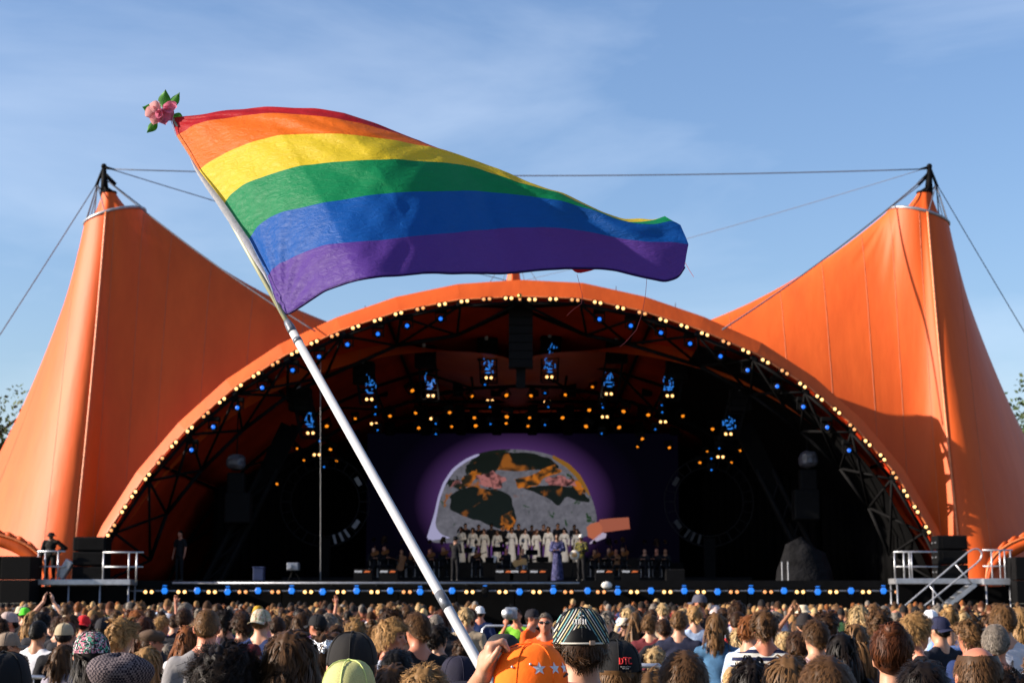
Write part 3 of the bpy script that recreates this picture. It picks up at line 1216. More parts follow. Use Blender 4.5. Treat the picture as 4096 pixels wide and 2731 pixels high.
# ------------------------------------------------------------------ back screen
def screen_mat():
    m, n, b = new_mat('purple_screen')
    ln = n.links.new
    t = n.nodes.new('ShaderNodeTexCoord')
    mp_ = n.nodes.new('ShaderNodeMapping')
    mp_.inputs['Scale'].default_value = (0.148, 1, 0.20)
    gr = n.nodes.new('ShaderNodeTexGradient')
    gr.gradient_type = 'SPHERICAL'
    r = n.nodes.new('ShaderNodeValToRGB')
    el = r.color_ramp.elements
    el[0].position = 0.0
    el[0].color = (0.0012, 0.0010, 0.004, 1)
    el[1].position = 0.62
    el[1].color = (0.26, 0.10, 0.42, 1)
    x = el.new(0.22)
    x.color = (0.005, 0.0025, 0.012, 1)
    x = el.new(0.42)
    x.color = (0.075, 0.029, 0.13, 1)
    ln(t.outputs['Object'], mp_.inputs['Vector'])
    ln(mp_.outputs['Vector'], gr.inputs['Vector'])
    ln(gr.outputs['Color'], r.inputs['Fac'])
    ln(r.outputs['Color'], b.inputs['Emission Color'])
    b.inputs['Emission Strength'].default_value = 0.30
    b.inputs['Base Color'].default_value = (0.002, 0.002, 0.0025, 1)
    b.inputs['Roughness'].default_value = 0.8
    b.inputs['Specular IOR Level'].default_value = 0.03
    return m


YS = 89.0
sc0 = P(2060, 2010, YS)
scr = empty('led_screen', (sc0.x, YS, ZF), 'big screen showing a painted half globe on a purple glow', 'screen')
tl2, br2 = P(1470, 1733, YS), P(2720, 2330, YS)
mb = MB()
mb.box(((tl2.x + br2.x) / 2 - sc0.x, 0.1, (tl2.z + ZF + 0.6) / 2 - sc0.z), (br2.x - tl2.x, 0.2, tl2.z - ZF - 0.6))
o = link('display', mb.mesh('display', screen_mat()), scr, local=True)
o.location = (0, 0, sc0.z - ZF)


def globe_mat():
    m, n, b = new_mat('painted_globe')
    ln = n.links.new
    t = n.nodes.new('ShaderNodeTexCoord')

    def noise(sc, det, off, dist=0.6):
        mp_ = n.nodes.new('ShaderNodeMapping')
        mp_.inputs['Location'].default_value = off
        ln(t.outputs['Object'], mp_.inputs['Vector'])
        q = n.nodes.new('ShaderNodeTexNoise')
        q.inputs['Scale'].default_value = sc
        q.inputs['Detail'].default_value = det + 3
        q.inputs['Roughness'].default_value = 0.6
        q.inputs['Distortion'].default_value = dist
        ln(mp_.outputs['Vector'], q.inputs['Vector'])
        return q.outputs['Fac']

    def step(v, a, bb):
        q = n.nodes.new('ShaderNodeMapRange')
        q.inputs['From Min'].default_value = a
        q.inputs['From Max'].default_value = bb
        ln(v, q.inputs['Value'])
        return q.outputs['Result']

    def mixc(f, c1, c2):
        q = n.nodes.new('ShaderNodeMixRGB')
        ln(f, q.inputs[0])
        for k, c in ((1, c1), (2, c2)):
            if isinstance(c, tuple):
                q.inputs[k].default_value = (*c, 1)
            else:
                ln(c, q.inputs[k])
        return q.outputs[0]
    sep = n.nodes.new('ShaderNodeSeparateXYZ')
    ln(t.outputs['Object'], sep.inputs[0])

    def lin(v, z0, k, dist=False):
        a = n.nodes.new('ShaderNodeMath')
        a.operation = 'SUBTRACT'
        a.inputs[1].default_value = z0
        ln(sep.outputs['Z'], a.inputs[0])
        o_ = a.outputs[0]
        if dist:
            b_ = n.nodes.new('ShaderNodeMath')
            b_.operation = 'ABSOLUTE'
            ln(o_, b_.inputs[0])
            o_ = b_.outputs[0]
        c_ = n.nodes.new('ShaderNodeMath')
        c_.operation = 'MULTIPLY_ADD'
        c_.inputs[1].default_value = k
        ln(o_, c_.inputs[0])
        ln(v, c_.inputs[2])
        return c_.outputs[0]
    base = mixc(noise(3.5, 6, (0, 0, 0)), (0.035, 0.035, 0.045), (0.28, 0.27, 0.32))
    # dark land patches, denser towards the top
    land = step(lin(noise(0.34, 7, (3.1, 0, 1.7), 1.3), 7.6, 0.06), 0.60, 0.62)
    c = mixc(land, base, (0.006, 0.011, 0.006))
    fl = step(lin(noise(0.85, 7, (9, 2, 4), 1.4), 7.9, -0.055, True), 0.60, 0.63)
    c = mixc(fl, c, mixc(noise(2.5, 4, (2, 2, 2)), (0.10, 0.02, 0.004), (0.60, 0.19, 0.015)))
    fl2 = step(lin(noise(0.55, 8, (1, 7, 2.5), 1.2), 7.9, -0.09, True), 0.64, 0.70)
    c = mixc(fl2, c, (0.50, 0.17, 0.17))
    gn = step(noise(1.6, 5, (5, 3, 8), 0.5), 0.60, 0.64)
    c = mixc(gn, c, (0.012, 0.05, 0.01))
    ln(c, b.inputs['Emission Color'])
    b.inputs['Emission Strength'].default_value = 0.30
    b.inputs['Base Color'].default_value = (0.004, 0.004, 0.005, 1)
    return m


Z6 = lambda x, y: (1300 + x / 1.568, 1700 + y / 1.568)


def flat_on_screen(name, pts6, m, lift, parent=scr):
    poly = [P(*Z6(*q), YS) for q in (smoothline(list(pts6) + [pts6[0]], 60, 1)[:-1] if len(pts6) > 8 else pts6)]
    poly = [Vector((p.x, YS - lift, p.z)) for p in poly]
    mb = MB()
    mb.prism(poly, (0, 0.01, 0))
    return mb.obj(name, m, parent)


dome = [(640, 700), (665, 620), (690, 540), (705, 460), (740, 360), (800, 270), (880, 212), (970, 172), (1080, 152), (1200, 150), (1330, 163), (1430, 188), (1530, 240), (1600, 310), (1650, 400), (1690, 500), (1710, 590), (1705, 650), (1650, 700), (1300, 735), (960, 735), (700, 738), (628, 728)]
flat_on_screen('globe_picture', dome, globe_mat(), 0.02)
flat_on_screen('globe_rim', [(640, 700), (665, 620), (690, 540), (705, 460), (740, 360), (800, 270), (880, 212), (970, 172), (985, 184), (890, 226), (812, 284), (756, 368), (720, 465), (705, 545), (688, 630), (730, 690), (800, 705), (640, 725)], mat('pale_blue_glow', (0.01, 0.01, 0.01), 0.6, emis=((0.42, 0.40, 0.62), 0.34), noise=(2, .3)), 0.05)
flat_on_screen('globe_glow', [(1430, 188), (1530, 240), (1600, 310), (1650, 400), (1665, 450), (1630, 410), (1575, 325), (1510, 262), (1420, 205)], emat('yellow_glow', (0.45, 0.19, 0.01), 0.2), 0.035)
flat_on_screen('plank_picture', [(1720, 592), (1800, 583), (1905, 577), (1913, 650), (1800, 665), (1715, 676)], emat('plank_brown', (0.33, 0.085, 0.045), 0.42), 0.045)
flat_on_screen('plank_knob', [(1640, 640), (1665, 618), (1715, 605), (1740, 640), (1730, 690), (1690, 720), (1650, 700)], emat('plank_orange', (0.42, 0.11, 0.05), 0.42), 0.055)
flat_on_screen('white_patch', [(1700, 700), (1740, 672), (1765, 680), (1760, 705), (1720, 722), (1660, 745), (1660, 735)], emat('patch_white', (0.42, 0.36, 0.48), 0.4), 0.055)

def patch_mat(name, c1, c2, sc, lo, hi, e):
    m, n, b = new_mat(name)
    t = n.nodes.new('ShaderNodeTexCoord')
    q = n.nodes.new('ShaderNodeTexNoise')
    q.inputs['Scale'].default_value = sc
    q.inputs['Detail'].default_value = 8
    q.inputs['Distortion'].default_value = 0.8
    r_ = n.nodes.new('ShaderNodeValToRGB')
    r_.color_ramp.elements[0].color = (*c1, 1)
    r_.color_ramp.elements[0].position = lo
    r_.color_ramp.elements[1].color = (*c2, 1)
    r_.color_ramp.elements[1].position = hi
    n.links.new(t.outputs['Object'], q.inputs['Vector'])
    n.links.new(q.outputs['Fac'], r_.inputs['Fac'])
    n.links.new(r_.outputs['Color'], b.inputs['Emission Color'])
    b.inputs['Emission Strength'].default_value = e
    b.inputs['Base Color'].default_value = (0.004, 0.004, 0.005, 1)
    return m


def ragged(pts, seed):
    q = smoothline(list(pts) + [pts[0]], 91, 1)[:-1]
    r_ = np.random.default_rng(seed)
    a = np.linspace(0, 2 * math.pi, 90, endpoint=False)
    d = sum(np.sin(a * k + r_.uniform(0, 6)) * 26 / k ** 0.35 for k in (5, 9, 14, 21, 27, 34)) * 0.42
    c = q.mean(0)
    v = q - c
    return [tuple(x) for x in c + v * (1 + d / np.linalg.norm(v, axis=1).mean())[:, None]]


LANDM = patch_mat('dark_land_picture', (0.003, 0.007, 0.004), (0.40, 0.12, 0.012), 1.1, 0.57, 0.66, 0.26)
PINKM = patch_mat('pink_land_picture', (0.03, 0.008, 0.01), (0.48, 0.17, 0.16), 2.6, 0.40, 0.56, 0.30)
ORM = patch_mat('orange_land_picture', (0.015, 0.012, 0.004), (0.60, 0.17, 0.01), 2.0, 0.42, 0.58, 0.30)
for k_, (pts_, m_, l_) in enumerate((
        ([(880, 262), (960, 192), (1080, 172), (1200, 170), (1330, 182), (1410, 205), (1480, 262), (1400, 285), (1300, 280), (1200, 290), (1100, 280), (1000, 290), (900, 300)], LANDM, 0.06),
        ([(785, 450), (820, 405), (900, 390), (1000, 395), (1120, 410), (1180, 480), (1200, 560), (1190, 640), (1100, 660), (980, 600), (850, 570), (795, 530)], LANDM, 0.06),
        ([(1240, 390), (1400, 375), (1550, 385), (1630, 440), (1670, 490), (1570, 470), (1510, 440), (1470, 520), (1420, 465), (1330, 430)], LANDM, 0.06),
        ([(950, 320), (1050, 290), (1130, 330), (1110, 395), (1040, 395), (970, 370)], PINKM, 0.075),
        ([(1370, 340), (1470, 312), (1560, 350), (1575, 382), (1450, 380), (1390, 365)], PINKM, 0.075),
        ([(1180, 340), (1280, 320), (1400, 260), (1450, 240), (1470, 300), (1370, 330), (1330, 385), (1220, 395)], ORM, 0.07),
        ([(840, 380), (870, 320), (950, 280), (980, 300), (930, 350), (890, 390)], ORM, 0.07),
        ([(1120, 560), (1170, 540), (1190, 600), (1180, 660), (1110, 660), (1100, 600)], ORM, 0.07),
        ([(1540, 320), (1600, 360), (1640, 430), (1590, 430), (1550, 380)], ORM, 0.07))):
    flat_on_screen('picture_patch', ragged(pts_, k_), m_, l_)

# big wheel rings either side
for s, x0 in ((-1, 1300), (1, 2836)):
    c = P(x0, 2006, 79)
    e = empty('wheel_ring', (c.x, 79, ZF), 'large dark ring frame with pale tiles standing %s of the screen' % ('left' if s < 0 else 'right'), 'ring')
    for rr_ in (2.05, 1.58):
        mb = MB()
        mb.path([c + Vector((math.cos(q * math.pi / 32) * rr_, 0, math.sin(q * math.pi / 32) * rr_)) for q in range(64)], 0.03, 6, closed=True)
        mb.obj('ring', mat('dim_steel', (0.012, 0.012, 0.014), 0.7, 0, 0.1, noise=(5, .2)), e, True)
    for k in range(24):
        q = k * math.pi / 12
        mb = MB()
        d = Vector((math.cos(q), 0, math.sin(q)))
        mb.tube(c + d * 1.58, c + d * 2.05, 0.02 if k % 4 else 0.035, 5)
        mb.obj('spoke', mat('dim_steel', (0.07, 0.07, 0.08)), e)
    for q in (0.55, -0.62, -0.95, -1.12, -1.3):
        qq = q if s < 0 else math.pi - q
        d = Vector((math.cos(qq), 0, math.sin(qq)))
        mb = MB()
        mb.bbox(c + d * 1.78 + Vector((0, -0.05, 0)), (0.42, 0.04, 0.12 if abs(q) > 0.9 else 0.2), 0.01, (0, -qq, 0) if abs(q) > 0.9 else (0, -qq + 1.57, 0))
        mb.obj('tile', mat('pale_tile', (0.2, 0.2, 0.22), 0.5, noise=(9, 0.2)) if s < 0 else mat('dull_tile', (0.02, 0.02, 0.023), 0.6, noise=(9, 0.2)), e)
    mb = MB()
    mb.box((c.x, 79.1, ZF + (c.z - 2.05 - ZF) / 2 + 0.2), (0.5, 0.3, max(0.4, c.z - 2.05 - ZF + 0.4)))
    mb.obj('base', BLACK, e)
# ------------------------------------------------------------------ side platforms, railings, speakers, stairs
def rail(name, px0, px1, ytop, ymid, ydeck, Y, posts, label):
    a, b = P(px0, ytop, Y), P(px1, ytop, Y)
    zd = P(px0, ydeck, Y).z
    zm = P(px0, ymid, Y).z
    e = empty(name, ((a.x + b.x) / 2, Y, zd), label, 'railing')
    for z, r in ((a.z, 0.032), (zm, 0.026)):
        mb = MB()
        mb.tube((a.x, Y, z), (b.x, Y, z), r, 8)
        mb.obj('rail', ALU, e, True)
    for x in posts:
        mb = MB()
        mb.tube((P(x, ytop, Y).x, Y, zd - 0.1), (P(x, ytop, Y).x, Y, a.z), 0.03, 8)
        mb.obj('post', ALU, e, True)
    return e


def platform(x0, x1, ytop, ybot, Y, depth, label, legs):
    a, b = P(x0, ytop, Y), P(x1, ybot, Y)
    e = empty('side_platform', ((a.x + b.x) / 2, Y + depth / 2, 0), label, 'platform')
    mb = MB()
    mb.bbox(((a.x + b.x) / 2, Y + depth / 2, (a.z + b.z) / 2), (b.x - a.x, depth, a.z - b.z), 0.02)
    mb.obj('deck', ALU, e)
    for t in legs:
        x = a.x + (b.x - a.x) * t
        for yy in (Y + 0.1, Y + depth - 0.1):
            mb = MB()
            mb.tube((x, yy, 0), (x, yy, b.z), 0.035, 8)
            mb.obj('leg', STEEL, e, True)
    mb = MB()
    mb.box(((a.x + b.x) / 2, Y + 0.25, (b.z - 0.05) / 2), (b.x - a.x - 0.1, 0.04, b.z - 0.06))
    mb.obj('skirt', BLACKCLOTH, e)
    return e


YP = 65.6
platform(140, 520, 2316, 2338, YP, 1.3, 'silver side platform at the left where a person stands', (0.02, 0.35, 0.68, 0.98))
rail('railing', 150, 262, 2204, 2265, 2318, YP + 0.1, (155, 182, 234), 'short railing in front of the standing person at left')
rail('railing', 412, 575, 2208, 2266, 2318, YP + 0.1, (415, 517, 548), 'railing right of the left speaker stack')
platform(3583, 3960, 2312, 2334, YP, 1.3, 'silver side platform at the right under the speaker stack', (0.02, 0.4, 0.98))
rail('railing', 3575, 3749, 2206, 2265, 2315, YP + 0.1, (3577, 3614, 3636, 3645), 'railing left of the right speaker stack')
rail('railing', 3930, 4050, 2199, 2263, 2315, YP + 0.1, (3965, 3998, 4017, 4040), 'railing at the far right beside the stairs')
e = platform(3935, 4055, 2312, 2338, YP - 0.3, 1.2, 'white-edged landing at the far right', (0.1, 0.9))


def speaker_stack(x0, x1, y0, y1, Y, n, label, lean=0.0):
    a, b = P(x0, y0, Y), P(x1, y1, Y)
    e = empty('speaker_stack', ((a.x + b.x) / 2, Y + 0.5, b.z), label, 'speaker')
    h = (a.z - b.z) / n
    for k in range(n):
        mb = MB()
        mb.bbox(((a.x + b.x) / 2, Y + 0.5, b.z + h * (k + 0.5)), (b.x - a.x, 1.0, h - 0.02), 0.05)
        o = mb.obj('cabinet', LAMPBLACK, e)
        mb = MB()
        mb.bbox(((a.x + b.x) / 2 + 0.06, Y - 0.015, b.z + h * (k + 0.5)), (b.x - a.x - 0.25, 0.03, h - 0.12), 0.01)
        mb.obj('grille', BLACK, o)
        mb = MB()
        for s in (-1, 1):
            mb = MB()
            mb.bbox((a.x - 0.01, Y + 0.5 + s * 0.25, b.z + h * (k + 0.5)), (0.04, 0.14, 0.06), 0.01)
            mb.obj('handle', STEEL, o)
    return e


speaker_stack(292, 418, 2145, 2322, YP + 0.25, 3, 'black speaker stack on the left side platform')
speaker_stack(3748, 3876, 2139, 2315, YP + 0.25, 3, 'black speaker stack on the right side platform')
# black sub blocks at the far edges
for x0, x1, y0, lab in ((-240, 126, 2222, 'big black speaker block at the left edge before the stage'), (4060, 4350, 2225, 'big black speaker block at the right edge beyond the railing')):
    Y = 64.5
    a, b = P(x0, y0, Y), P(x1, y0, Y)
    e = empty('speaker_block', ((a.x + b.x) / 2, Y + 0.8, 0), lab, 'speaker')
    nn = 4
    for k in range(nn):
        for c in range(3):
            mb = MB()
            w = (b.x - a.x) / 3
            mb.bbox((a.x + w * (c + 0.5), Y + 0.8, a.z / nn * (k + 0.5)), (w - 0.02, 1.6, a.z / nn - 0.02), 0.03)
            mb.obj('cabinet', LAMPBLACK, e)
# tilted floodlight box left of the left speaker
e = empty('floodlight', P(262, 2316, YP + 0.4), 'grey tilted floodlight box left of the left speaker stack', 'floodlight')
mb = MB()
mb.bbox(P(262, 2275, YP + 0.4), (0.32, 0.4, 0.75), 0.04, (0, 0.55, 0))
mb.obj('body', STEEL, e)
mb = MB()
mb.tube(P(255, 2316, YP + 0.4), P(262, 2280, YP + 0.4), 0.04, 8)
mb.obj('stand', STEEL, e)

# stairs at the right
YT = 64.9
st = empty('stairs', P(3860, 2325, YT + 0.3) * 1.0, 'silver staircase with looped handrails right of the stage', 'stairs')
st.location.z = 0
def railpath(pts, Y):
    return [P(x, y, Y) for x, y in pts]
bot1 = P(3616, 2424, YT)
dirv = (P(3616, 2424, YT) - P(3878, 2203, YT))
loop = [(3616, 2424), (3700, 2353), (3800, 2268), (3872, 2207), (3890, 2195), (3908, 2190), (3924, 2198), (3931, 2216), (3926, 2233), (3912, 2247), (3850, 2298), (3760, 2372), (3694, 2424)]
lp_ = [Vector(p) for p in smoothline([tuple(p) for p in railpath(loop, YT)], 60, 2)]
sc_ = lp_[0].z / (lp_[6].z - lp_[0].z)
lp_ = [lp_[0] + (lp_[0] - lp_[4]).normalized() * 1.9] + lp_ + [lp_[-1] + (lp_[-1] - lp_[-5]).normalized() * 1.3]
mb = MB()
mb.path(lp_, 0.032, 8)
mb.obj('handrail', ALU, st, True)
for (x0, y0, x1, y1) in ((3822, 2256, 3888, 2334), (3718, 2342, 3780, 2415)):
    mb = MB()
    mb.tube(P(x0, y0, YT), P(x1, y1, YT), 0.028, 8)
    mb.obj('post', ALU, st, True)
# stringers and treads
ztop = P(3885, 2334, YT).z
slope = (P(3885, 2334, YT).x - P(3764, 2432, YT).x) / (ztop - P(3764, 2432, YT).z)
xt = P(3905, 2334, YT).x
for dy in (0.05, 0.95):
    mb = MB()
    mb.box((xt - slope * ztop / 2, YT + dy, ztop / 2), (0.16, 0.05, math.hypot(ztop, slope * ztop)), (0, math.atan(slope), 0))
    mb.obj('stringer', ALU, st)
nt_ = 12
for k in range(nt_):
    z = ztop * (k + 0.6) / nt_
    mb = MB()
    mb.bbox((xt - slope * (ztop - z), YT + 0.5, z), (0.28, 0.86, 0.04), 0.01)
    mb.obj('tread', ALU, st)

# camera on a tripod at the stage edge, tarp covered gear
tarp = mat('grey_tarp', (0.006, 0.006, 0.007), 0.85, 0, 0.08, noise=(2, 0.5), bump=(5, 0.8, 0.1))
a, b = P(3118, 2170, 69), P(3340, 2318, 69)
e = empty('covered_gear', ((a.x + b.x) / 2, 69.5, ZF), 'crumpled grey tarpaulin over equipment at the right of the stage', 'tarpaulin')
V = []
nu, nv = 28, 14
for j in range(nv):
    t = j / (nv - 1)
    for i in range(nu):
        q = 2 * math.pi * i / nu
        rx = (b.x - a.x) / 2 * (0.62 + 0.42 * (1 - t) ** 0.7) * (1 - max(0, t - 0.85) * 5.5)
        ry = 0.9 * (0.6 + 0.4 * (1 - t)) * (1 - max(0, t - 0.85) * 5.5)
        V.append(((a.x + b.x) / 2 + rx * math.cos(q) * (1 + 0.06 * math.sin(5 * q + 3 * t)), 69.6 + ry * math.sin(q), ZF + 0.02 + (a.z - ZF) * t * (1 - 0.12 * math.cos(q))))
V = wob(V, 0.09, 2.2, 3)
V[:nu, 2] = ZF
Fc = grid_faces(nv, nu, True) + [tuple((nv - 1) * nu + i for i in range(nu))]
link('cover', mesh_from('cover', V, Fc, tarp), e)
mb = MB()
for dx in (-0.35, 0.2):
    mb = MB()
    c = P(3128 if dx < 0 else 3152, 2290, 68.2)
    mb.tube((c.x, 68.2, ZF), (c.x, 68.2, ZF + 0.75), 0.02, 6)
    mb.obj('stand', ALU, e)
for x, y, lab, Y in ((945, 1852, 'lamp wrapped in pale plastic hanging inside the left of the arch', 73), (3232, 1840, 'lamp wrapped in pale plastic hanging inside the right of the arch', 73)):
    c = P(x, y, Y)
    e = empty('wrapped_lamp', c, lab, 'lamp')
    mb = MB()
    mb.ball((0, 0, 0), (0.42, 0.36, 0.42), 14, 9)
    V = np.array(mb.v)
    V[:, 2] = np.where(V[:, 2] < -0.1, V[:, 2] * 0.7, V[:, 2])
    V = wob(np.sign(V) * np.abs(V) ** 0.75 * 0.8, 0.07, 7, int(x)) + np.array(c)
    link('plastic_wrap', mesh_from('plastic_wrap', V, mb.f, mat('pale_plastic', (0.06, 0.06, 0.075), 0.3, 0, 0.5, noise=(5, .4), bump=(9, .6, .05)), False), e)
    mb = MB()
    mb.bbox(c + Vector((0, 0.2, -0.85)), (0.75, 0.6, 0.9), 0.08)
    mb.obj('housing', LAMPBLACK, e)
    mb = MB()
    mb.tube(c + Vector((0, 0.1, 0.3)), c + Vector((0, 0.2, 2.6)), 0.03, 6)
    mb.obj('hanger', BLACK, e)
    mb = MB()
    mb.bbox(c + Vector((0.1 * (1 if x < 2000 else -1), 0.25, -1.9)), (1.1, 0.8, 1.3), 0.08)
    mb.obj('speaker', LAMPBLACK, e)
# stage-edge broadcast camera
c = P(1172, 2325, 67.8)
e = empty('broadcast_camera', (c.x, 67.8, ZF), 'small broadcast camera standing on the stage edge at left', 'camera')
mb = MB()
mb.bbox((c.x, 67.8, ZF + 0.55), (0.45, 0.6, 0.3), 0.04)
mb.obj('body', STEEL, e)
mb = MB()
mb.tube((c.x - 0.1, 67.5, ZF + 0.55), (c.x - 0.1, 67.25, ZF + 0.55), 0.09, 10)
mb.obj('lens', ALU, e)
for q in range(3):
    mb = MB()
    mb.tube((c.x, 67.8, ZF + 0.45), (c.x + 0.3 * math.cos(q * 2.1), 67.8 + 0.3 * math.sin(q * 2.1), ZF), 0.02, 6)
    mb.obj('leg', BLACK, e)
c = P(1036, 2310, 68)
e = empty('blue_case', (c.x, 68, ZF), 'dark blue crate on the stage edge at left', 'crate')
mb = MB()
mb.bbox((c.x, 68, ZF + 0.25), (0.42, 0.5, 0.5), 0.03)
mb.obj('case', mat('navy_plastic', (0.01, 0.02, 0.07), 0.5, noise=(6, .2)), e)
mb = MB()
mb.bbox((c.x, 68, ZF + 0.52), (0.46, 0.54, 0.05), 0.02)
mb.obj('lid', mat('navy_plastic', (0.01, 0.02, 0.07)), e)
c = P(2428, 2340, YF - 0.3)
e = empty('white_bundle', c, 'round white bundle hanging on the stage front edge', 'bundle')
mb = MB()
mb.ball((0, 0, 0), (0.2, 0.14, 0.14), 14, 9)
link('cloth', mesh_from('cloth', wob(np.array(mb.v), 0.03, 14, 2) + np.array(c), mb.f, mat('white_rag', (0.6, 0.58, 0.54), 0.9, noise=(9, .2))), e)
mb = MB()
mb.tube(c, c + Vector((0, 0.35, 0.1)), 0.02, 6)
mb.obj('tie', STEEL, e)
# microphone cable / rope hanging down at the left of the pole
a, b = P(1282, 1400, 71), P(1282, 2325, 68)
mb = MB()
mb.tube(a, b, 0.014, 5)
tag(mb.obj('hanging_rope', mat('pale_rope', (0.16, 0.16, 0.16), 0.8, noise=(20, .2))), 'thin pale rope hanging from the arch left of the flag pole', 'rope')

# monitor wedges
WHT = emat('label_white', (0.65, 0.65, 0.7), 0.38)
ORG = emat('label_orange', (0.8, 0.16, 0.02), 0.35)
for i, x in enumerate((1453, 1555, 2017, 2076, 2153, 2418, 2520, 2700)):
    c = P(x, 2300, 68.2)
    e = empty('monitor_wedge', (c.x, 68.2, ZF), '%s black monitor wedge from the left along the stage edge' % nth(i + 1), 'monitor', 'monitor wedges')
    mb = MB()
    w = 0.36
    poly = [(c.x - w, 67.95, ZF), (c.x - w, 68.6, ZF), (c.x - w, 68.6, ZF + 0.26), (c.x - w, 68.2, ZF + 0.46), (c.x - w, 67.95, ZF + 0.42)]
    mb.prism(poly, (2 * w, 0, 0))
    o = mb.obj('cabinet', LAMPBLACK, e)
    if i < 7:
        mb = MB()
        r2 = random.Random(i)
        x0 = c.x - 0.3
        for k in range(6):
            mb.box((x0 + 0.05 * k, 67.935, ZF + 0.36 + r2.uniform(-.006, .006)), (0.034, 0.01, 0.075))
        tag(mb.obj('lettering', WHT, e), kind='stuff')
        mb = MB()
        mb.prism([(c.x + 0.03, 67.945, ZF + 0.32), (c.x + 0.12, 67.945, ZF + 0.40), (c.x + 0.30, 67.945, ZF + 0.37), (c.x + 0.27, 67.945, ZF + 0.33)], (0, -0.01, 0))
        mb.obj('logo', ORG, e)

# ------------------------------------------------------------------ trees at the edges
def leaf_mat(name, c):
    return mat(name, c, 0.6, 0, 0.3, noise=(0.9, 0.5), translucent=0.25)


def tree(px, Y, h, rad, label, seed):
    c = P(px, 2390, Y)
    e = empty('tree', (c.x, Y, 0), label, 'tree')
    r = np.random.default_rng(seed)
    mb = MB()
    mb.path([(c.x, Y, 0), (c.x + 0.2, Y, h * 0.3), (c.x, Y, h * 0.7), (c.x, Y, h * 0.95)], [0.35, 0.28, 0.15, 0.04], 9)
    for k in range(9):
        q = r.uniform(0, 6.28)
        z = h * r.uniform(0.35, 0.8)
        mb.path([(c.x, Y, z), (c.x + math.cos(q) * rad * 0.5, Y + math.sin(q) * rad * 0.5, z + rad * 0.4), (c.x + math.cos(q) * rad * 0.85, Y + math.sin(q) * rad * 0.85, z + rad * 0.6)], [0.13, 0.08, 0.03], 6)
    mb.obj('trunk', mat('bark', (0.09, 0.06, 0.04), 0.9, noise=(6, .4), bump=(9, .6)), e)
    n = 9000
    d = r.normal(size=(n, 3))
    d /= np.linalg.norm(d, axis=1)[:, None]
    lob = 1 + 0.28 * np.sin(d @ np.array([3.1, 2.2, 4.0]) * 2 + seed) + 0.2 * np.sin(d @ np.array([-5, 3, 6.0]) + 1)
    cc = d * (r.uniform(0.35, 1, n) ** 0.5 * lob)[:, None] * np.array([rad, rad, h * 0.36]) + np.array([c.x, Y, h * 0.62])
    a1 = r.normal(size=(n, 3))
    a1 /= np.linalg.norm(a1, axis=1)[:, None]
    a2 = np.cross(a1, r.normal(size=(n, 3)))
    a2 /= np.linalg.norm(a2, axis=1)[:, None]
    s = r.uniform(0.09, 0.2, n)[:, None]
    V = np.stack([cc - a1 * s, cc + a2 * s * 0.6, cc + a1 * s, cc - a2 * s * 0.6], 1).reshape(-1, 3)
    link('crown', mesh_from('crown', V, np.arange(n * 4).reshape(-1, 4), leaf_mat('leaf_green', (0.055, 0.085, 0.02)), False), e)


tree(-95, 98, 13.6, 4.2, 'dark green tree at the left edge behind the tent', 1)
tree(4300, 100, 14.2, 4.6, 'dark green tree at the right edge behind the tent', 2)
tree(-420, 105, 15, 5, 'leafy tree beyond the left edge behind the tent', 3)

# ------------------------------------------------------------------ rainbow flag on its pole
pA, pB = P(1960, 2731, 6.3), P(1168, 1322, 7.5)
pd = (pB - pA)
def pole_at(py):
    """point on the pole line at photo row py"""
    lo, hi = -1.5, 2.5
    for _ in range(50):
        m = (lo + hi) / 2
        p = pA + pd * m
        dy = p.y
        k = (p.z - CZ)
        # project
        fy = p.y * CP + k * SP
        uz = -p.y * SP + k * CP
        row = 1365.5 - uz / fy * F
        if row > py:
            lo = m
        else:
            hi = m
    return pA + pd * lo


base_t = -pA.z / pd.z
foot = pA + pd * base_t
flag = empty('rainbow_flag', foot, 'six-striped rainbow flag flying from a long white pole over the crowd', 'flag')
WHITE_PVC = mat('white_pvc', (0.35, 0.36, 0.38), 0.5, 0, 0.5, noise=(4, 0.08), bump=(30, 0.1, 0.002))
TAPE = mat('grey_tape', (0.13, 0.14, 0.16), 0.35, 0.4, 0.5, noise=(25, 0.4), bump=(60, 0.6, 0.004))
OLIVE = mat('olive_rod', (0.30, 0.30, 0.17), 0.4, 0, 0.5, noise=(10, 0.2))
mb = MB()
j0 = pole_at(1318)
mb.path([foot, pA, j0], [0.0198, 0.0198, 0.0185], 20)
mb.obj('pole', WHITE_PVC, flag, True)
tip = pole_at(462)
mb = MB()
mb.path([pole_at(1345), pole_at(900), tip], [0.012, 0.010, 0.008], 12)
mb.obj('rod', OLIVE, flag, True)
pts = [pole_at(1285), pole_at(1292), pole_at(1305), pole_at(1318), pole_at(1330)]
mb = MB()
mb.path(pts, [0.014, 0.017, 0.0195, 0.0204, 0.0198], 16)
link('tape_wrap', mesh_from('tape_wrap', wob(np.array(mb.v), 0.0016, 60, 5), mb.f, TAPE), flag)
for y0, y1 in ((1358, 1371), (2372, 2436)):
    mb = MB()
    mb.path([pole_at(y0), pole_at(y1)], 0.0206, 20)
    mb.obj('tape_band', TAPE, flag, True)

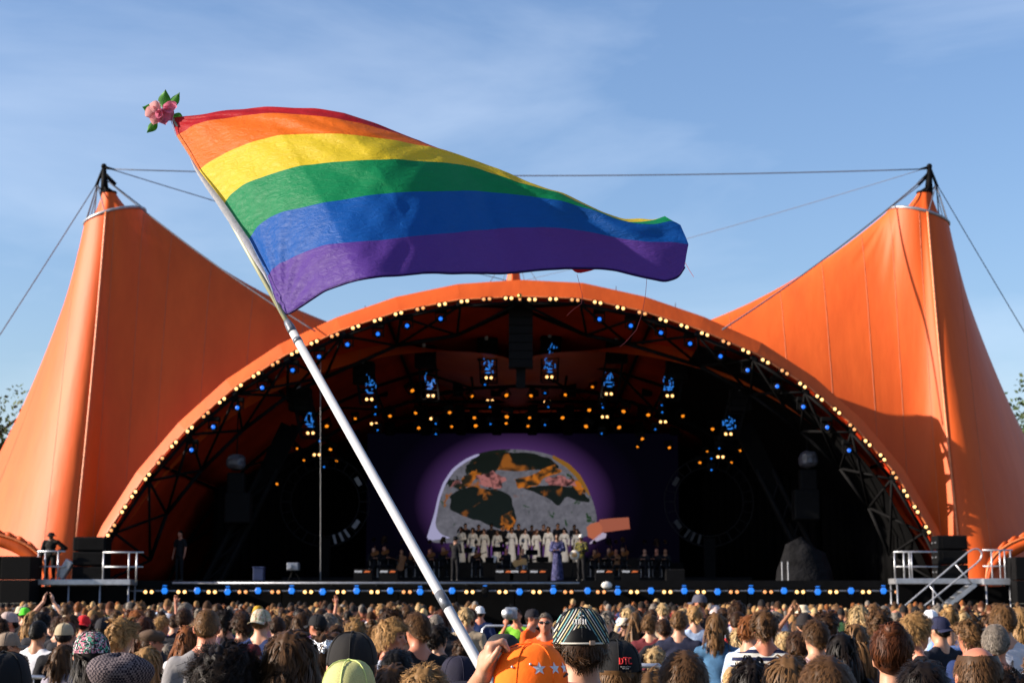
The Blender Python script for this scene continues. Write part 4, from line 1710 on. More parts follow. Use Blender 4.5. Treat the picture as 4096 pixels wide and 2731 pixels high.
rowsB = [
    [(685, 472), (770, 462), (925, 437), (1075, 427), (1260, 435), (1380, 455), (1500, 492), (1700, 573), (1840, 625), (1960, 690), (2080, 790), (2180, 930), (2250, 1040), (2305, 1096), (2380, 1080), (2440, 1045), (2500, 1015)],
    [(707, 543), (755, 510), (832, 485), (959, 461), (1087, 453), (1214, 459), (1329, 472), (1444, 491), (1584, 533), (1700, 575), (1838, 624), (1960, 678), (2090, 760), (2220, 850), (2340, 930), (2450, 965), (2560, 960)],
    [(797, 683), (838, 648), (908, 606), (1010, 568), (1112, 542), (1221, 535), (1361, 537), (1457, 544), (1584, 561), (1700, 584), (1838, 620), (1981, 669), (2123, 732), (2241, 768), (2333, 811), (2409, 847), (2496, 877), (2567, 874), (2630, 884)],
    [(899, 813), (921, 778), (972, 740), (1074, 699), (1201, 663), (1329, 648), (1457, 641), (1584, 638), (1700, 645), (1843, 658), (1919, 676), (2006, 704), (2072, 730), (2159, 752), (2241, 772), (2333, 818), (2409, 855), (2496, 887), (2567, 887), (2618, 880), (2659, 864)],
    [(997, 957), (1023, 912), (1074, 868), (1138, 845), (1265, 818), (1393, 794), (1520, 775), (1699, 766), (1853, 763), (1955, 768), (2083, 781), (2159, 791), (2251, 806), (2363, 837), (2465, 878), (2542, 895), (2618, 899), (2690, 880), (2722, 900)],
    [(1071, 1104), (1100, 1065), (1138, 1043), (1221, 1005), (1297, 979), (1393, 970), (1520, 960), (1699, 942), (1853, 926), (2006, 913), (2159, 910), (2261, 914), (2363, 929), (2491, 954), (2588, 969), (2695, 967), (2754, 978)],
    [(1126, 1256), (1150, 1256), (1221, 1212), (1297, 1161), (1393, 1126), (1520, 1105), (1700, 1090), (1853, 1092), (2006, 1094), (2261, 1071), (2399, 1074), (2465, 1082), (2588, 1112), (2659, 1127), (2712, 1110), (2738, 1068)],
]
NS, NR = 150, 14                      # along the fly, and per stripe
Brow = [smoothline(b, NS, 2) for b in rowsB]
# depth behind the front sheet at fly fraction s for the stripe boundaries that roll over the top
roll = np.zeros((7, NS))
ss = np.linspace(0, 1, NS)
sst = lambda a, b: np.clip((ss - a) / (b - a), 0, 1) ** 2 * (3 - 2 * np.clip((ss - a) / (b - a), 0, 1))
roll[0] = 0.40 * sst(0.42, 0.85)
roll[1] = 0.26 * sst(0.45, 0.85)
roll[2] = 0.12 * sst(0.5, 0.85)
roll[3] = 0.045 * sst(0.6, 0.9)
grid = np.zeros((NS, 6 * NR + 1, 3))
hoist_rows = [472, 543, 683, 813, 957, 1104, 1256]
from math import pi
for r_ in range(6 * NR + 1):
    v = r_ / NR
    i0 = min(int(v), 5)
    t = v - i0
    px = Brow[i0] * (1 - t) + Brow[i0 + 1] * t
    rl = roll[i0] * (1 - t) + roll[i0 + 1] * t
    # ease the roll-over so the top edge is rounded
    hr_ = hoist_rows[i0] * (1 - t) + hoist_rows[i0 + 1] * t
    d0 = pole_at(hr_).y
    vv = r_ / (6 * NR)
    for k in range(NS):
        s = ss[k]
        dep = d0 + (7.85 - d0) * s
        dep += -0.30 * math.sin(pi * min(s / 0.55, 1.0)) * (0.75 + 0.25 * vv)
        dep += 0.30 * max(0, s - 0.30) ** 1.2
        dep += 0.05 * math.sin(7.5 * s + 2.2 * vv + 0.6) * min(1, s * 6) + 0.022 * math.sin(17 * s - 5 * vv) * min(1, s * 5)
        dep += rl[k]
        # rounded lower hem
        q = P(px[k][0], px[k][1], dep)
        grid[k, r_] = q
# wrinkles: diagonal strain folds from the hoist corner, crumple, package creases
flat = grid.reshape(-1, 3)
r2 = np.random.default_rng(11)
uu = np.repeat(ss, 6 * NR + 1)
vv = np.tile(np.linspace(0, 1, 6 * NR + 1), NS)
disp = np.zeros(len(flat))
for k in range(26):
    fx, fy = r2.normal(0, 22), r2.normal(0, 26)
    disp += 0.0030 * np.sin(uu * fx * 2.3 + vv * fy + r2.uniform(0, 6)) * np.clip(np.sin(uu * r2.uniform(3, 9) + vv * r2.uniform(-6, 6) + r2.uniform(0, 6)), 0, 1)
for u0, w in ((0.18, 0.004), (0.335, 0.005), (0.49, 0.0055), (0.64, 0.004)):
    disp += -w * np.exp(-np.abs(uu - u0 - 0.02 * vv) / 0.007)
for v0 in (0.30, 0.62):
    disp += -0.0025 * np.exp(-np.abs(vv - v0) / 0.012)
# folds radiating from the lower hoist corner and the upper one
for (u0, v0, n_, amp) in ((0.0, 1.0, 21, 0.016), (0.0, 0.0, 15, 0.010)):
    du, dv_ = uu - u0, (vv - v0) * 0.42
    rad = np.hypot(du, dv_) + 1e-4
    ang = np.arctan2(dv_, du)
    disp += amp * np.sin(ang * n_ + 1.3 * np.sin(rad * 20)) * np.exp(-rad / 0.11) * np.clip(rad / 0.05, 0, 1)
flat[:, 1] += disp
grid = flat.reshape(grid.shape)


def flag_mat():
    m, n, b = new_mat('flag_nylon')
    ln = n.links.new
    oi = n.nodes.new('ShaderNodeObjectInfo')
    t = n.nodes.new('ShaderNodeTexCoord')
    a = n.nodes.new('ShaderNodeTexNoise')
    a.inputs['Scale'].default_value = 24
    a.inputs['Detail'].default_value = 6
    a.inputs['Roughness'].default_value = 0.6
    a.inputs['Distortion'].default_value = 0.9
    mp_ = n.nodes.new('ShaderNodeMapping')
    mp_.inputs['Scale'].default_value = (0.7, 1, 1.8)
    ln(t.outputs['Object'], mp_.inputs['Vector'])
    ln(mp_.outputs['Vector'], a.inputs['Vector'])
    bp = n.nodes.new('ShaderNodeBump')
    bp.inputs['Strength'].default_value = 0.42
    bp.inputs['Distance'].default_value = 0.022
    ln(a.outputs['Fac'], bp.inputs['Height'])
    ln(bp.outputs['Normal'], b.inputs['Normal'])
    ln(oi.outputs['Color'], b.inputs['Base Color'])
    b.inputs['Roughness'].default_value = 0.48
    b.inputs['Specular IOR Level'].default_value = 0.22
    tr_ = n.nodes.new('ShaderNodeBsdfTranslucent')
    ln(oi.outputs['Color'], tr_.inputs['Color'])
    ln(bp.outputs['Normal'], tr_.inputs['Normal'])
    ms = n.nodes.new('ShaderNodeMixShader')
    ms.inputs[0].default_value = 0.55
    ln(b.outputs[0], ms.inputs[1])
    ln(tr_.outputs[0], ms.inputs[2])
    ln(ms.outputs[0], n.nodes['Material Output'].inputs['Surface'])
    return m


FM = flag_mat()
SCOL = [('red', (0.45, 0.012, 0.018)), ('orange', (0.80, 0.16, 0.012)), ('yellow', (0.74, 0.56, 0.03)), ('green', (0.006, 0.25, 0.09)), ('blue', (0.006, 0.10, 0.42)), ('purple', (0.105, 0.045, 0.30))]
for i, (nm, c) in enumerate(SCOL):
    blk = grid[:, i * NR:(i + 1) * NR + 1]
    me = mesh_from('stripe', blk.reshape(-1, 3), grid_faces(NS, NR + 1), FM)
    o = link('stripe', me, flag, color=c)
    o['label'] = '%s stripe of the flag' % nm
# white hoist sleeve between the cloth and the rod
hl = []
for r_ in range(6 * NR + 1):
    v = r_ / (6 * NR)
    w = 30 * math.sin(pi * min(max((v - 0.28) / 0.60, 0), 1)) ** 0.8 + 3
    g0 = Vector(grid[0, r_])
    for k in range(4):
        s = k / 3
        q = g0 + Vector((-w * s * g0.y / F, -0.028 - 0.006 * math.sin(pi * s), -w * 0.12 * s * g0.y / F))
        hl.append(q)
link('hoist_sleeve', mesh_from('hoist_sleeve', hl, grid_faces(6 * NR + 1, 4), FM), flag, color=(0.5, 0.5, 0.55))
# bottom hem
mb = MB()
mb.path([Vector(grid[k, -1]) for k in range(0, NS)], 0.006, 6)
mb.obj('hem', FM, flag, True, color=(0.05, 0.02, 0.16))
# loose threads
for q, (x0, y0, pts) in enumerate(((0, 0, [(2308, 1098), (2322, 1150), (2330, 1185), (2325, 1215), (2290, 1240), (2268, 1262)]), (0, 0, [(2587, 1116), (2583, 1170), (2570, 1250), (2545, 1320), (2500, 1370), (2478, 1388)]), (0, 0, [(2740, 1050), (2760, 1085), (2775, 1108)]))):
    mb = MB()
    mb.path([P(x, y, 7.9) for x, y in pts], 0.0011, 4)
    mb.obj('thread', mat('red_thread', (0.35, 0.05, 0.05), 0.7), flag)

# artificial flower tied to the tip
FC = tip + Vector((-0.045, -0.03, -0.005))
flw = empty('artificial_flower', tip, 'pink artificial flower with green leaves tied to the flag pole tip', 'flower')
PET = mat('pink_petal', (0.70, 0.22, 0.33), 0.5, 0, 0.4, noise=(20, 0.25), translucent=0.35)
PET2 = mat('pale_petal', (0.78, 0.42, 0.42), 0.5, 0, 0.4, noise=(20, 0.2), translucent=0.35)
LEAF = mat('silk_leaf', (0.05, 0.24, 0.015), 0.5, 0, 0.4, noise=(30, 0.5), translucent=0.45)
mpp = 7.9 / F


def petal(px, py, ang, ln_, wd, cup, m, name, dep=0.0, vein=False):
    V = []
    n1, n2 = 11, 7
    ca, sa = math.cos(ang), math.sin(ang)
    for i in range(n1):
        t = i / (n1 - 1)
        w = wd * (math.sin(pi * min(1, t * 0.92 + 0.06)) ** (0.8 if not vein else 1.25)) * (1 if not vein else (1.12 - 0.3 * t))
        for j in range(n2):
            s = j / (n2 - 1) * 2 - 1
            x = t * ln_
            y = s * w
            z = cup * ((t - 0.4) ** 2 * 3 - 0.3) + cup * 1.2 * s * s * (1 if not vein else -0.6) + 0.004 * math.sin(9 * t + 5 * s)
            X = ca * x - sa * y
            Z = sa * x + ca * y
            V.append(FC + Vector(((px + X) * mpp, -z * mpp - dep, (py + Z) * mpp)))
    me = mesh_from(name, V, grid_faces(n1, n2), m)
    return link(name, me, flw)


# offsets in photo pixels from the flower's centre (x right, y up)
petal(-10, 18, R(215), 62, 34, 14, PET2, 'petal', 0.02)
petal(-6, 10, R(250), 66, 30, 16, PET2, 'petal', 0.01)
petal(4, 22, R(175), 46, 28, 18, PET2, 'petal', 0.03)
petal(8, 12, R(285), 68, 32, 16, PET, 'petal', 0.012)
petal(12, 16, R(310), 64, 34, 18, PET, 'petal', 0.004)
petal(10, 22, R(5), 66, 26, 14, PET, 'petal', 0.02)
petal(14, 26, R(20), 60, 22, 12, PET, 'petal', 0.008)
petal(2, 10, R(265), 44, 17, 20, PET, 'petal', 0.035)
mb = MB()
mb.ball(FC + Vector((4 * mpp, -0.012, 12 * mpp)), 0.016, 10, 7)
mb.obj('bud', PET, flw, True)
for (px, py, a, l, w) in ((4, 34, 83, 84, 29), (36, 38, 58, 78, 21), (-26, 24, 168, 62, 27), (-20, -26, 232, 70, 21), (50, 4, -22, 52, 20)):
    lf = petal(px, py, R(a), l, w, 8, LEAF, 'leaf', -0.01, True)
    mb = MB()
    c0 = FC + Vector((px * mpp, 0.004, py * mpp))
    mb.tube(c0, c0 + Vector((math.cos(R(a)) * l * 0.9 * mpp, -0.006, math.sin(R(a)) * l * 0.9 * mpp)), 0.0012, 5)
    mb.obj('vein', mat('dark_vein', (0.01, 0.05, 0.008), 0.6), lf)
mb = MB()
mb.path([FC + Vector((-14 * mpp, 0, 45 * mpp)), FC + Vector((-20 * mpp, 0, 36 * mpp)), FC + Vector((-8 * mpp, 0, 25 * mpp)), FC + Vector((40 * mpp, 0.01, 30 * mpp)), FC + Vector((40 * mpp, 0.01, 40 * mpp))], 0.003, 6)
mb.obj('stem', mat('dark_vein', (0.01, 0.05, 0.008)), flw)
mb = MB()
mb.bbox(FC + Vector((-12 * mpp, -0.004, 52 * mpp)), (0.012, 0.012, 0.018), 0.003, (0, 0.5, 0))
mb.obj('tie', ALU, flw)
# ------------------------------------------------------------------ people: shared materials
SKIN = mat('skin', (1, 1, 1), 0.5, 0, 0.4, noise=(14, 0.10), objcol=True)
FABRIC = mat('fabric', (1, 1, 1), 0.85, 0, 0.2, noise=(5, 0.12), bump=(7, 0.55, 0.04), objcol=True)
LEATHER = mat('shoe', (0.05, 0.045, 0.04), 0.6, noise=(9, .3))
HAIR = mat('hair', (1, 1, 1), 0.5, 0, 0.16, noise=(30, 0.18), objcol=True, tint=True)
HATFAB = mat('hat_fabric', (1, 1, 1), 0.85, 0, 0.25, noise=(18, 0.12), bump=(60, 0.3, 0.004), objcol=True)

# ------------------------------------------------------------------ bodies
def ball_vf(c, r, rot=None, nu=16, nv=10):
    mb = MB()
    mb.ball(c, r, nu, nv, rot)
    return mb.v, mb.f


class Prim:
    """overlapping closed shapes fused into one continuous surface"""

    def __init__(self):
        self.mb = MB()

    def ell(self, c, r, rot=None):
        self.mb.ball(c, r, 18, 12, rot)
        return self

    def cap(self, a, b, ra, rb=None, n=14):
        rb = ra if rb is None else rb
        a, b = Vector(a), Vector(b)
        d = (b - a)
        L_ = d.length
        if L_ < 1e-6:
            return self.ell(a, ra)
        d /= L_
        pts, rr = [], []
        for k in range(4):
            q = -math.pi / 2 + (k + 0.35) / 4 * math.pi / 2
            pts.append(a + d * (ra * math.sin(q)))
            rr.append(ra * math.cos(q))
        for t in (0.0, 0.33, 0.66, 1.0):
            pts.append(a.lerp(b, t))
            rr.append(ra + (rb - ra) * t)
        for k in range(4):
            q = (k + 0.65) / 4 * math.pi / 2
            pts.append(b + d * (rb * math.sin(q)))
            rr.append(rb * math.cos(q))
        self.mb.path(pts, rr, n)
        return self

    def chain(self, pts, rs):
        for i in range(len(pts) - 1):
            self.cap(pts[i], pts[i + 1], rs[i], rs[i + 1])
        return self

    def fuse(self, name, voxel, material, smooth=2, factor=0.5, noise=None):
        me = self.mb.mesh('tmp', None, True)
        o = bpy.data.objects.new('tmp', me)
        COL.objects.link(o)
        m = o.modifiers.new('r', 'REMESH')
        m.mode = 'VOXEL'
        m.voxel_size = voxel
        m.use_smooth_shade = True
        if smooth:
            s = o.modifiers.new('s', 'SMOOTH')
            s.iterations = smooth
            s.factor = factor
        dg = bpy.context.evaluated_depsgraph_get()
        res = bpy.data.meshes.new_from_object(o.evaluated_get(dg))
        bpy.data.objects.remove(o)
        bpy.data.meshes.remove(me)
        res.name = name
        res.materials.clear()
        res.materials.append(material)
        if noise:
            n = len(res.vertices)
            co_ = np.zeros(n * 3)
            res.vertices.foreach_get('co', co_)
            V = wob(co_.reshape(-1, 3), noise[0], noise[1], noise[2])
            res.vertices.foreach_set('co', V.ravel())
        res.polygons.foreach_set('use_smooth', [True] * len(res.polygons))
        res.update()
        return res


HC = Vector((0, 0.012, 1.66))       # head centre of a 1.765 m figure


def head_prims(p, detail=True):
    p.ell(HC + Vector((0, -0.004, 0.008)), (0.0765, 0.096, 0.097))
    p.ell(HC + Vector((0, 0.028, -0.055)), (0.060, 0.066, 0.068))
    p.ell(HC + Vector((0, 0.062, -0.098)), (0.030, 0.028, 0.022))
    p.cap(HC + Vector((0, 0.088, 0.012)), HC + Vector((0, 0.108, -0.030)), 0.009, 0.014)
    p.ell(HC + Vector((0, 0.078, 0.030)), (0.046, 0.018, 0.012))
    p.ell(HC + Vector((0, 0.083, -0.066)), (0.024, 0.014, 0.010))
    for s in (-1, 1):
        p.ell(HC + Vector((s * 0.040, 0.062, -0.020)), (0.022, 0.022, 0.020))
        p.ell(HC + Vector((s * 0.081, -0.006, -0.012)), (0.009, 0.020, 0.031), (0.15, 0, s * 0.35))
    p.cap((0, -0.012, 1.45), (0, 0.006, 1.58), 0.066, 0.060)
    return p


def hand_prims(p, wrist, dirv, palmn, side, curl=0.35, k=1.0):
    """five-fingered hand: dirv along the fingers, palmn out of the palm"""
    d = Vector(dirv).normalized()
    n = Vector(palmn).normalized()
    s = d.cross(n).normalized() * side
    w = Vector(wrist)
    p.cap(w, w + d * 0.05, 0.026 * k, 0.030 * k)
    p.cap(w + d * 0.05 + s * 0.02, w + d * 0.085 + s * 0.026, 0.018 * k)
    p.cap(w + d * 0.05 - s * 0.02, w + d * 0.082 - s * 0.026, 0.018 * k)
    for q, (off, ln_) in enumerate(((0.030, 0.068), (0.011, 0.078), (-0.009, 0.073), (-0.028, 0.058))):
        a = w + d * 0.088 + s * off
        c = curl * (1 + 0.12 * q)
        b = a + (d * math.cos(c * 0.6) + n * math.sin(c * 0.6)) * ln_ * 0.5
        e = b + (d * math.cos(c * 1.8) + n * math.sin(c * 1.8)) * ln_ * 0.5
        p.chain([a, b, e], [0.0095 * k, 0.009 * k, 0.0078 * k])
    a = w + d * 0.03 + s * 0.028
    b = a + (d * 0.7 + s * 0.75 + n * 0.2).normalized() * 0.045
    e = b + (d * 0.95 + s * 0.25 + n * 0.25).normalized() * 0.036
    p.chain([a, b, e], [0.014 * k, 0.0115 * k, 0.009 * k])
    return p


ARMS = {
    'down': lambda s: (Vector((s * 0.245, -0.02, 1.15)), Vector((s * 0.255, 0.06, 0.90)), (0.0, 0.15, -1), (-s, 0.3, 0)),
    'front': lambda s: (Vector((s * 0.25, -0.01, 1.16)), Vector((s * 0.13, 0.23, 1.14)), (-s * 0.8, 0.5, 0.1), (0, -0.3, -1)),
    'fold': lambda s: (Vector((s * 0.25, 0.02, 1.17)), Vector((-s * 0.02, 0.20, 1.18)), (-s, 0.0, 0.05), (0, -1, 0)),
    'hip': lambda s: (Vector((s * 0.40, -0.10, 1.17)), Vector((s * 0.215, 0.03, 1.00)), (-s * 0.4, 0.7, -0.5), (-s, -0.3, 0)),
    'clap': lambda s: (Vector((s * 0.28, 0.16, 1.62)), Vector((s * 0.075, 0.20, 1.87)), (-s * 0.15, 0.0, 1), (-s, 0, 0)),
    'up': lambda s: (Vector((s * 0.27, 0.05, 1.66)), Vector((s * 0.24, 0.08, 1.92)), (0.05 * s, 0, 1), (0, -1, 0)),
    'phone': lambda s: (Vector((s * 0.26, 0.16, 1.28)), Vector((s * 0.10, 0.33, 1.50)), (-s * 0.2, 0.1, 1), (0, -1, 0.1)),
    'play': lambda s: (Vector((s * 0.27, 0.10, 1.20)), Vector((s * 0.10, 0.32, 1.28)), (-s * 0.6, 0.6, 0.2), (0, 0, -1)),
}


def shoulder(s, w):
    return Vector((s * w, -0.012, 1.415))


def body_meshes(key, fem=False, arms=('down', 'down'), sleeve='tee', voxel=0.016, seated=False, robe=False, custom=None):
    """returns dict of part meshes in local coordinates, feet at z=0, facing +Y"""
    sw = 0.165 if fem else 0.188
    k = 0.86 if fem else 1.0
    arm = {}
    for s, nm in ((-1, arms[0]), (1, arms[1])):
        arm[s] = ARMS[nm](s) if not (custom and s in custom) else custom[s]
    hipz = 0.92
    legs = {}
    for s in (-1, 1):
        if seated:
            legs[s] = (Vector((s * 0.10, 0, hipz)), Vector((s * 0.16, 0.42, hipz + 0.02)), Vector((s * 0.15, 0.42, hipz - 0.40)))
        else:
            legs[s] = (Vector((s * 0.09, 0, hipz)), Vector((s * 0.105, 0.015, 0.49)), Vector((s * 0.115, -0.01, 0.09)))
    dz = -(hipz - 0.40 - 0.09) if seated else 0.0
    # skin
    p = Prim()
    head_prims(p)
    p.cap((-sw + 0.03, -0.012, 1.41), (sw - 0.03, -0.012, 1.41), 0.056 * k)
    p.ell((0, 0, 1.27), (0.150 * k, 0.098, 0.19))
    p.ell((0, 0.005, 1.06), (0.128 * k, 0.092, 0.18))
    p.ell((0, 0, 0.93), (0.150, 0.108, 0.12))
    for s in (-1, 1):
        e, w, hd, pn = arm[s][:4]
        p.cap((s * 0.13, -0.012, 1.425), (s * 0.03, -0.010, 1.515), 0.045 * k, 0.044)
        p.chain([shoulder(s, sw), e, w], [0.050 * k, 0.041 * k, 0.027 * k])
        hand_prims(p, w, hd, pn, s, curl=arm[s][4] if len(arm[s]) > 4 else 0.35, k=0.92 if fem else 1.0)
        a, b, c = legs[s]
        p.chain([a, b, c], [0.083, 0.056, 0.040])
        ft = c + Vector((0, 0, -0.05))
        p.cap(ft + Vector((0, -0.02, 0)), ft + Vector((0, 0.13, -0.012)), 0.036, 0.026)
    out = {}
    out['body'] = p.fuse('body', voxel, SKIN, 2, 0.4)
    # shirt
    if sleeve:
        p = Prim()
        f = 0.016 if not fem else 0.013
        p.cap((-sw + 0.03, -0.014, 1.405), (sw - 0.03, -0.014, 1.405), 0.058 * k + f)
        p.ell((0, -0.002, 1.27), (0.152 * k + f, 0.100 + f, 0.19 + f))
        if fem:
            for s in (-1, 1):
                p.ell((s * 0.065, 0.085, 1.27), (0.06, 0.05, 0.06))
        p.ell((0, 0.004, 1.06), (0.132 * k + f * 1.4, 0.096 + f * 1.4, 0.20))
        p.ell((0, 0, 0.93), (0.156 + f * 0.8, 0.112 + f, 0.115))
        for s in (-1, 1):
            e, w, hd, pn = arm[s][:4]
            p.cap((s * 0.13, -0.014, 1.425), (s * 0.068, -0.014, 1.478), 0.046 * k + f * 0.8, 0.046)
            sh = shoulder(s, sw)
            if sleeve == 'tee':
                p.cap(sh, sh.lerp(e, 0.62), 0.052 * k + f * 0.9, 0.046 * k + f * 1.6)
            elif sleeve == 'long':
                p.chain([sh, e, e.lerp(w, 0.9)], [0.052 * k + f, 0.043 * k + f, 0.030 * k + f])
            elif sleeve == 'vest':
                p.cap(sh, sh.lerp(e, 0.06), 0.052 * k + f * 0.4)
        if sleeve == 'hood' or robe:
            for s in (-1, 1):
                e, w, hd, pn = arm[s][:4]
                p.chain([shoulder(s, sw), e, e.lerp(w, 0.92)], [0.056 * k + f, 0.06 * k + f, 0.055 * k + f])
        if robe:
            p.chain([Vector((0, 0, 0.95)), Vector((0, 0, 0.5)), Vector((0, 0, 0.10))], [0.16, 0.20, 0.24])
        out['shirt'] = p.fuse('shirt', max(voxel, 0.014), FABRIC, 2, 0.4, (0.007, 14, len(key)))
    # trousers, shoes
    p = Prim()
    p.ell((0, 0, 0.925), (0.155, 0.115, 0.115))
    for s in (-1, 1):
        a, b, c = legs[s]
        p.chain([a, b, c], [0.093, 0.068, 0.055])
    out['trousers'] = p.fuse('trousers', 0.026, FABRIC, 2, 0.4, (0.006, 12, 4))
    p = Prim()
    for s in (-1, 1):
        c = legs[s][2] + Vector((0, 0, -0.045))
        p.cap(c + Vector((0, -0.03, 0)), c + Vector((0, 0.15, -0.010)), 0.046, 0.036)
    out['shoes'] = p.fuse('shoes', 0.022, LEATHER, 1)
    if seated:
        for m in out.values():
            m.transform(Matrix.Translation((0, 0, dz)))
    return out


BODY = {}


def get_body(key):
    if key in BODY:
        return BODY[key]
    cfg = {
        'm': dict(), 'f': dict(fem=True), 'm_long': dict(sleeve='long'), 'f_long': dict(fem=True, sleeve='long'), 'f_vest': dict(fem=True, sleeve='vest'),
        'm_near': dict(voxel=0.0095), 'f_near': dict(fem=True, voxel=0.0095),
        'm_hip': dict(arms=('down', 'hip')), 'm_hipl': dict(arms=('hip', 'down')), 'm_clap': dict(arms=('clap', 'clap'), voxel=0.011), 'f_up': dict(fem=True, arms=('down', 'up'), voxel=0.011), 'm_up': dict(arms=('up', 'down'), voxel=0.011),
        'm_fold': dict(arms=('fold', 'fold')), 'f_front': dict(fem=True, arms=('front', 'front')),
        'm_far': dict(voxel=0.023), 'f_far': dict(fem=True, voxel=0.023), 'm_longfar': dict(sleeve='long', voxel=0.023), 'f_longfar': dict(fem=True, sleeve='long', voxel=0.023),
        'm_cam': dict(arms=('phone', 'phone'), sleeve='tee'),
        'coat': dict(sleeve='hood', arms=('hip', 'down'), voxel=0.016),
        'choir': dict(fem=True, sleeve='hood', robe=True, voxel=0.022), 'choirb': dict(fem=True, sleeve='hood', robe=True, voxel=0.022, arms=('front', 'down')), 'choirm': dict(sleeve='long', voxel=0.022), 'robe': dict(sleeve='hood', robe=True, voxel=0.02, arms=('front', 'front')),
        'sit': dict(seated=True, sleeve='long', arms=('play', 'play'), voxel=0.02), 'sitb': dict(seated=True, sleeve='tee', arms=('front', 'phone'), voxel=0.02),
        'drum': dict(sleeve='long', arms=('front', 'front'), voxel=0.02), 'conduct': dict(sleeve='long', arms=('phone', 'front'), voxel=0.02),
    }[key]
    BODY[key] = body_meshes(key, **cfg)
    return BODY[key]


# ------------------------------------------------------------------ hair
EH = np.array([0.0795, 0.0995, 0.1065])
OH = np.array([0, -0.003, 0.010])          # hair ellipsoid offset from the head centre


def scalp_zmin(y):
    return np.interp(y, [-1, -0.55, -0.05, 0.35, 0.7, 1.0], [-0.80, -0.66, -0.22, 0.12, 0.50, 0.68])


def fib(n):
    i = np.arange(n) + 0.5
    ph = np.arccos(1 - 2 * i / n)
    th = math.pi * (1 + 5 ** 0.5) * i
    return np.stack([np.cos(th) * np.sin(ph), np.sin(th) * np.sin(ph), np.cos(ph)], 1)


def norm(a):
    return a / (np.linalg.norm(a, axis=-1, keepdims=True) + 1e-9)


STY = {   # length, volume, curl amp, curl freq, lift, clump, gravity
    'buzz': (0.012, 0.004, 0.0, 1, 0.5, 0.1, 0.0),
    'short': (0.030, 0.009, 0.001, 1.0, 0.22, 0.15, 0.10),
    'crop': (0.052, 0.017, 0.003, 1.0, 0.32, 0.35, 0.14),
    'mess': (0.078, 0.028, 0.007, 1.3, 0.45, 0.32, 0.20),
    'curly': (0.10, 0.042, 0.015, 2.6, 0.6, 0.5, 0.12),
    'bigcurl': (0.17, 0.072, 0.020, 3.2, 0.7, 0.55, 0.25),
    'long': (0.40, 0.022, 0.004, 1.0, 0.22, 0.38, 0.75),
    'wavy': (0.34, 0.034, 0.012, 2.2, 0.35, 0.32, 0.70),
    'bob': (0.22, 0.026, 0.005, 1.2, 0.28, 0.42, 0.65),
    'updo': (0.16, 0.024, 0.007, 1.4, 0.22, 0.4, -0.2),
    'bald': (0.032, 0.009, 0.001, 1.0, 0.25, 0.2, 0.15),
}
HAIRC = {}
DN = {'buzz': 0.1, 'short': 0.05, 'crop': 0.09, 'mess': 0.17, 'curly': 0.30, 'bigcurl': 0.32, 'long': 0.08, 'wavy': 0.14, 'bob': 0.08, 'updo': 0.14, 'bald': 0.06}


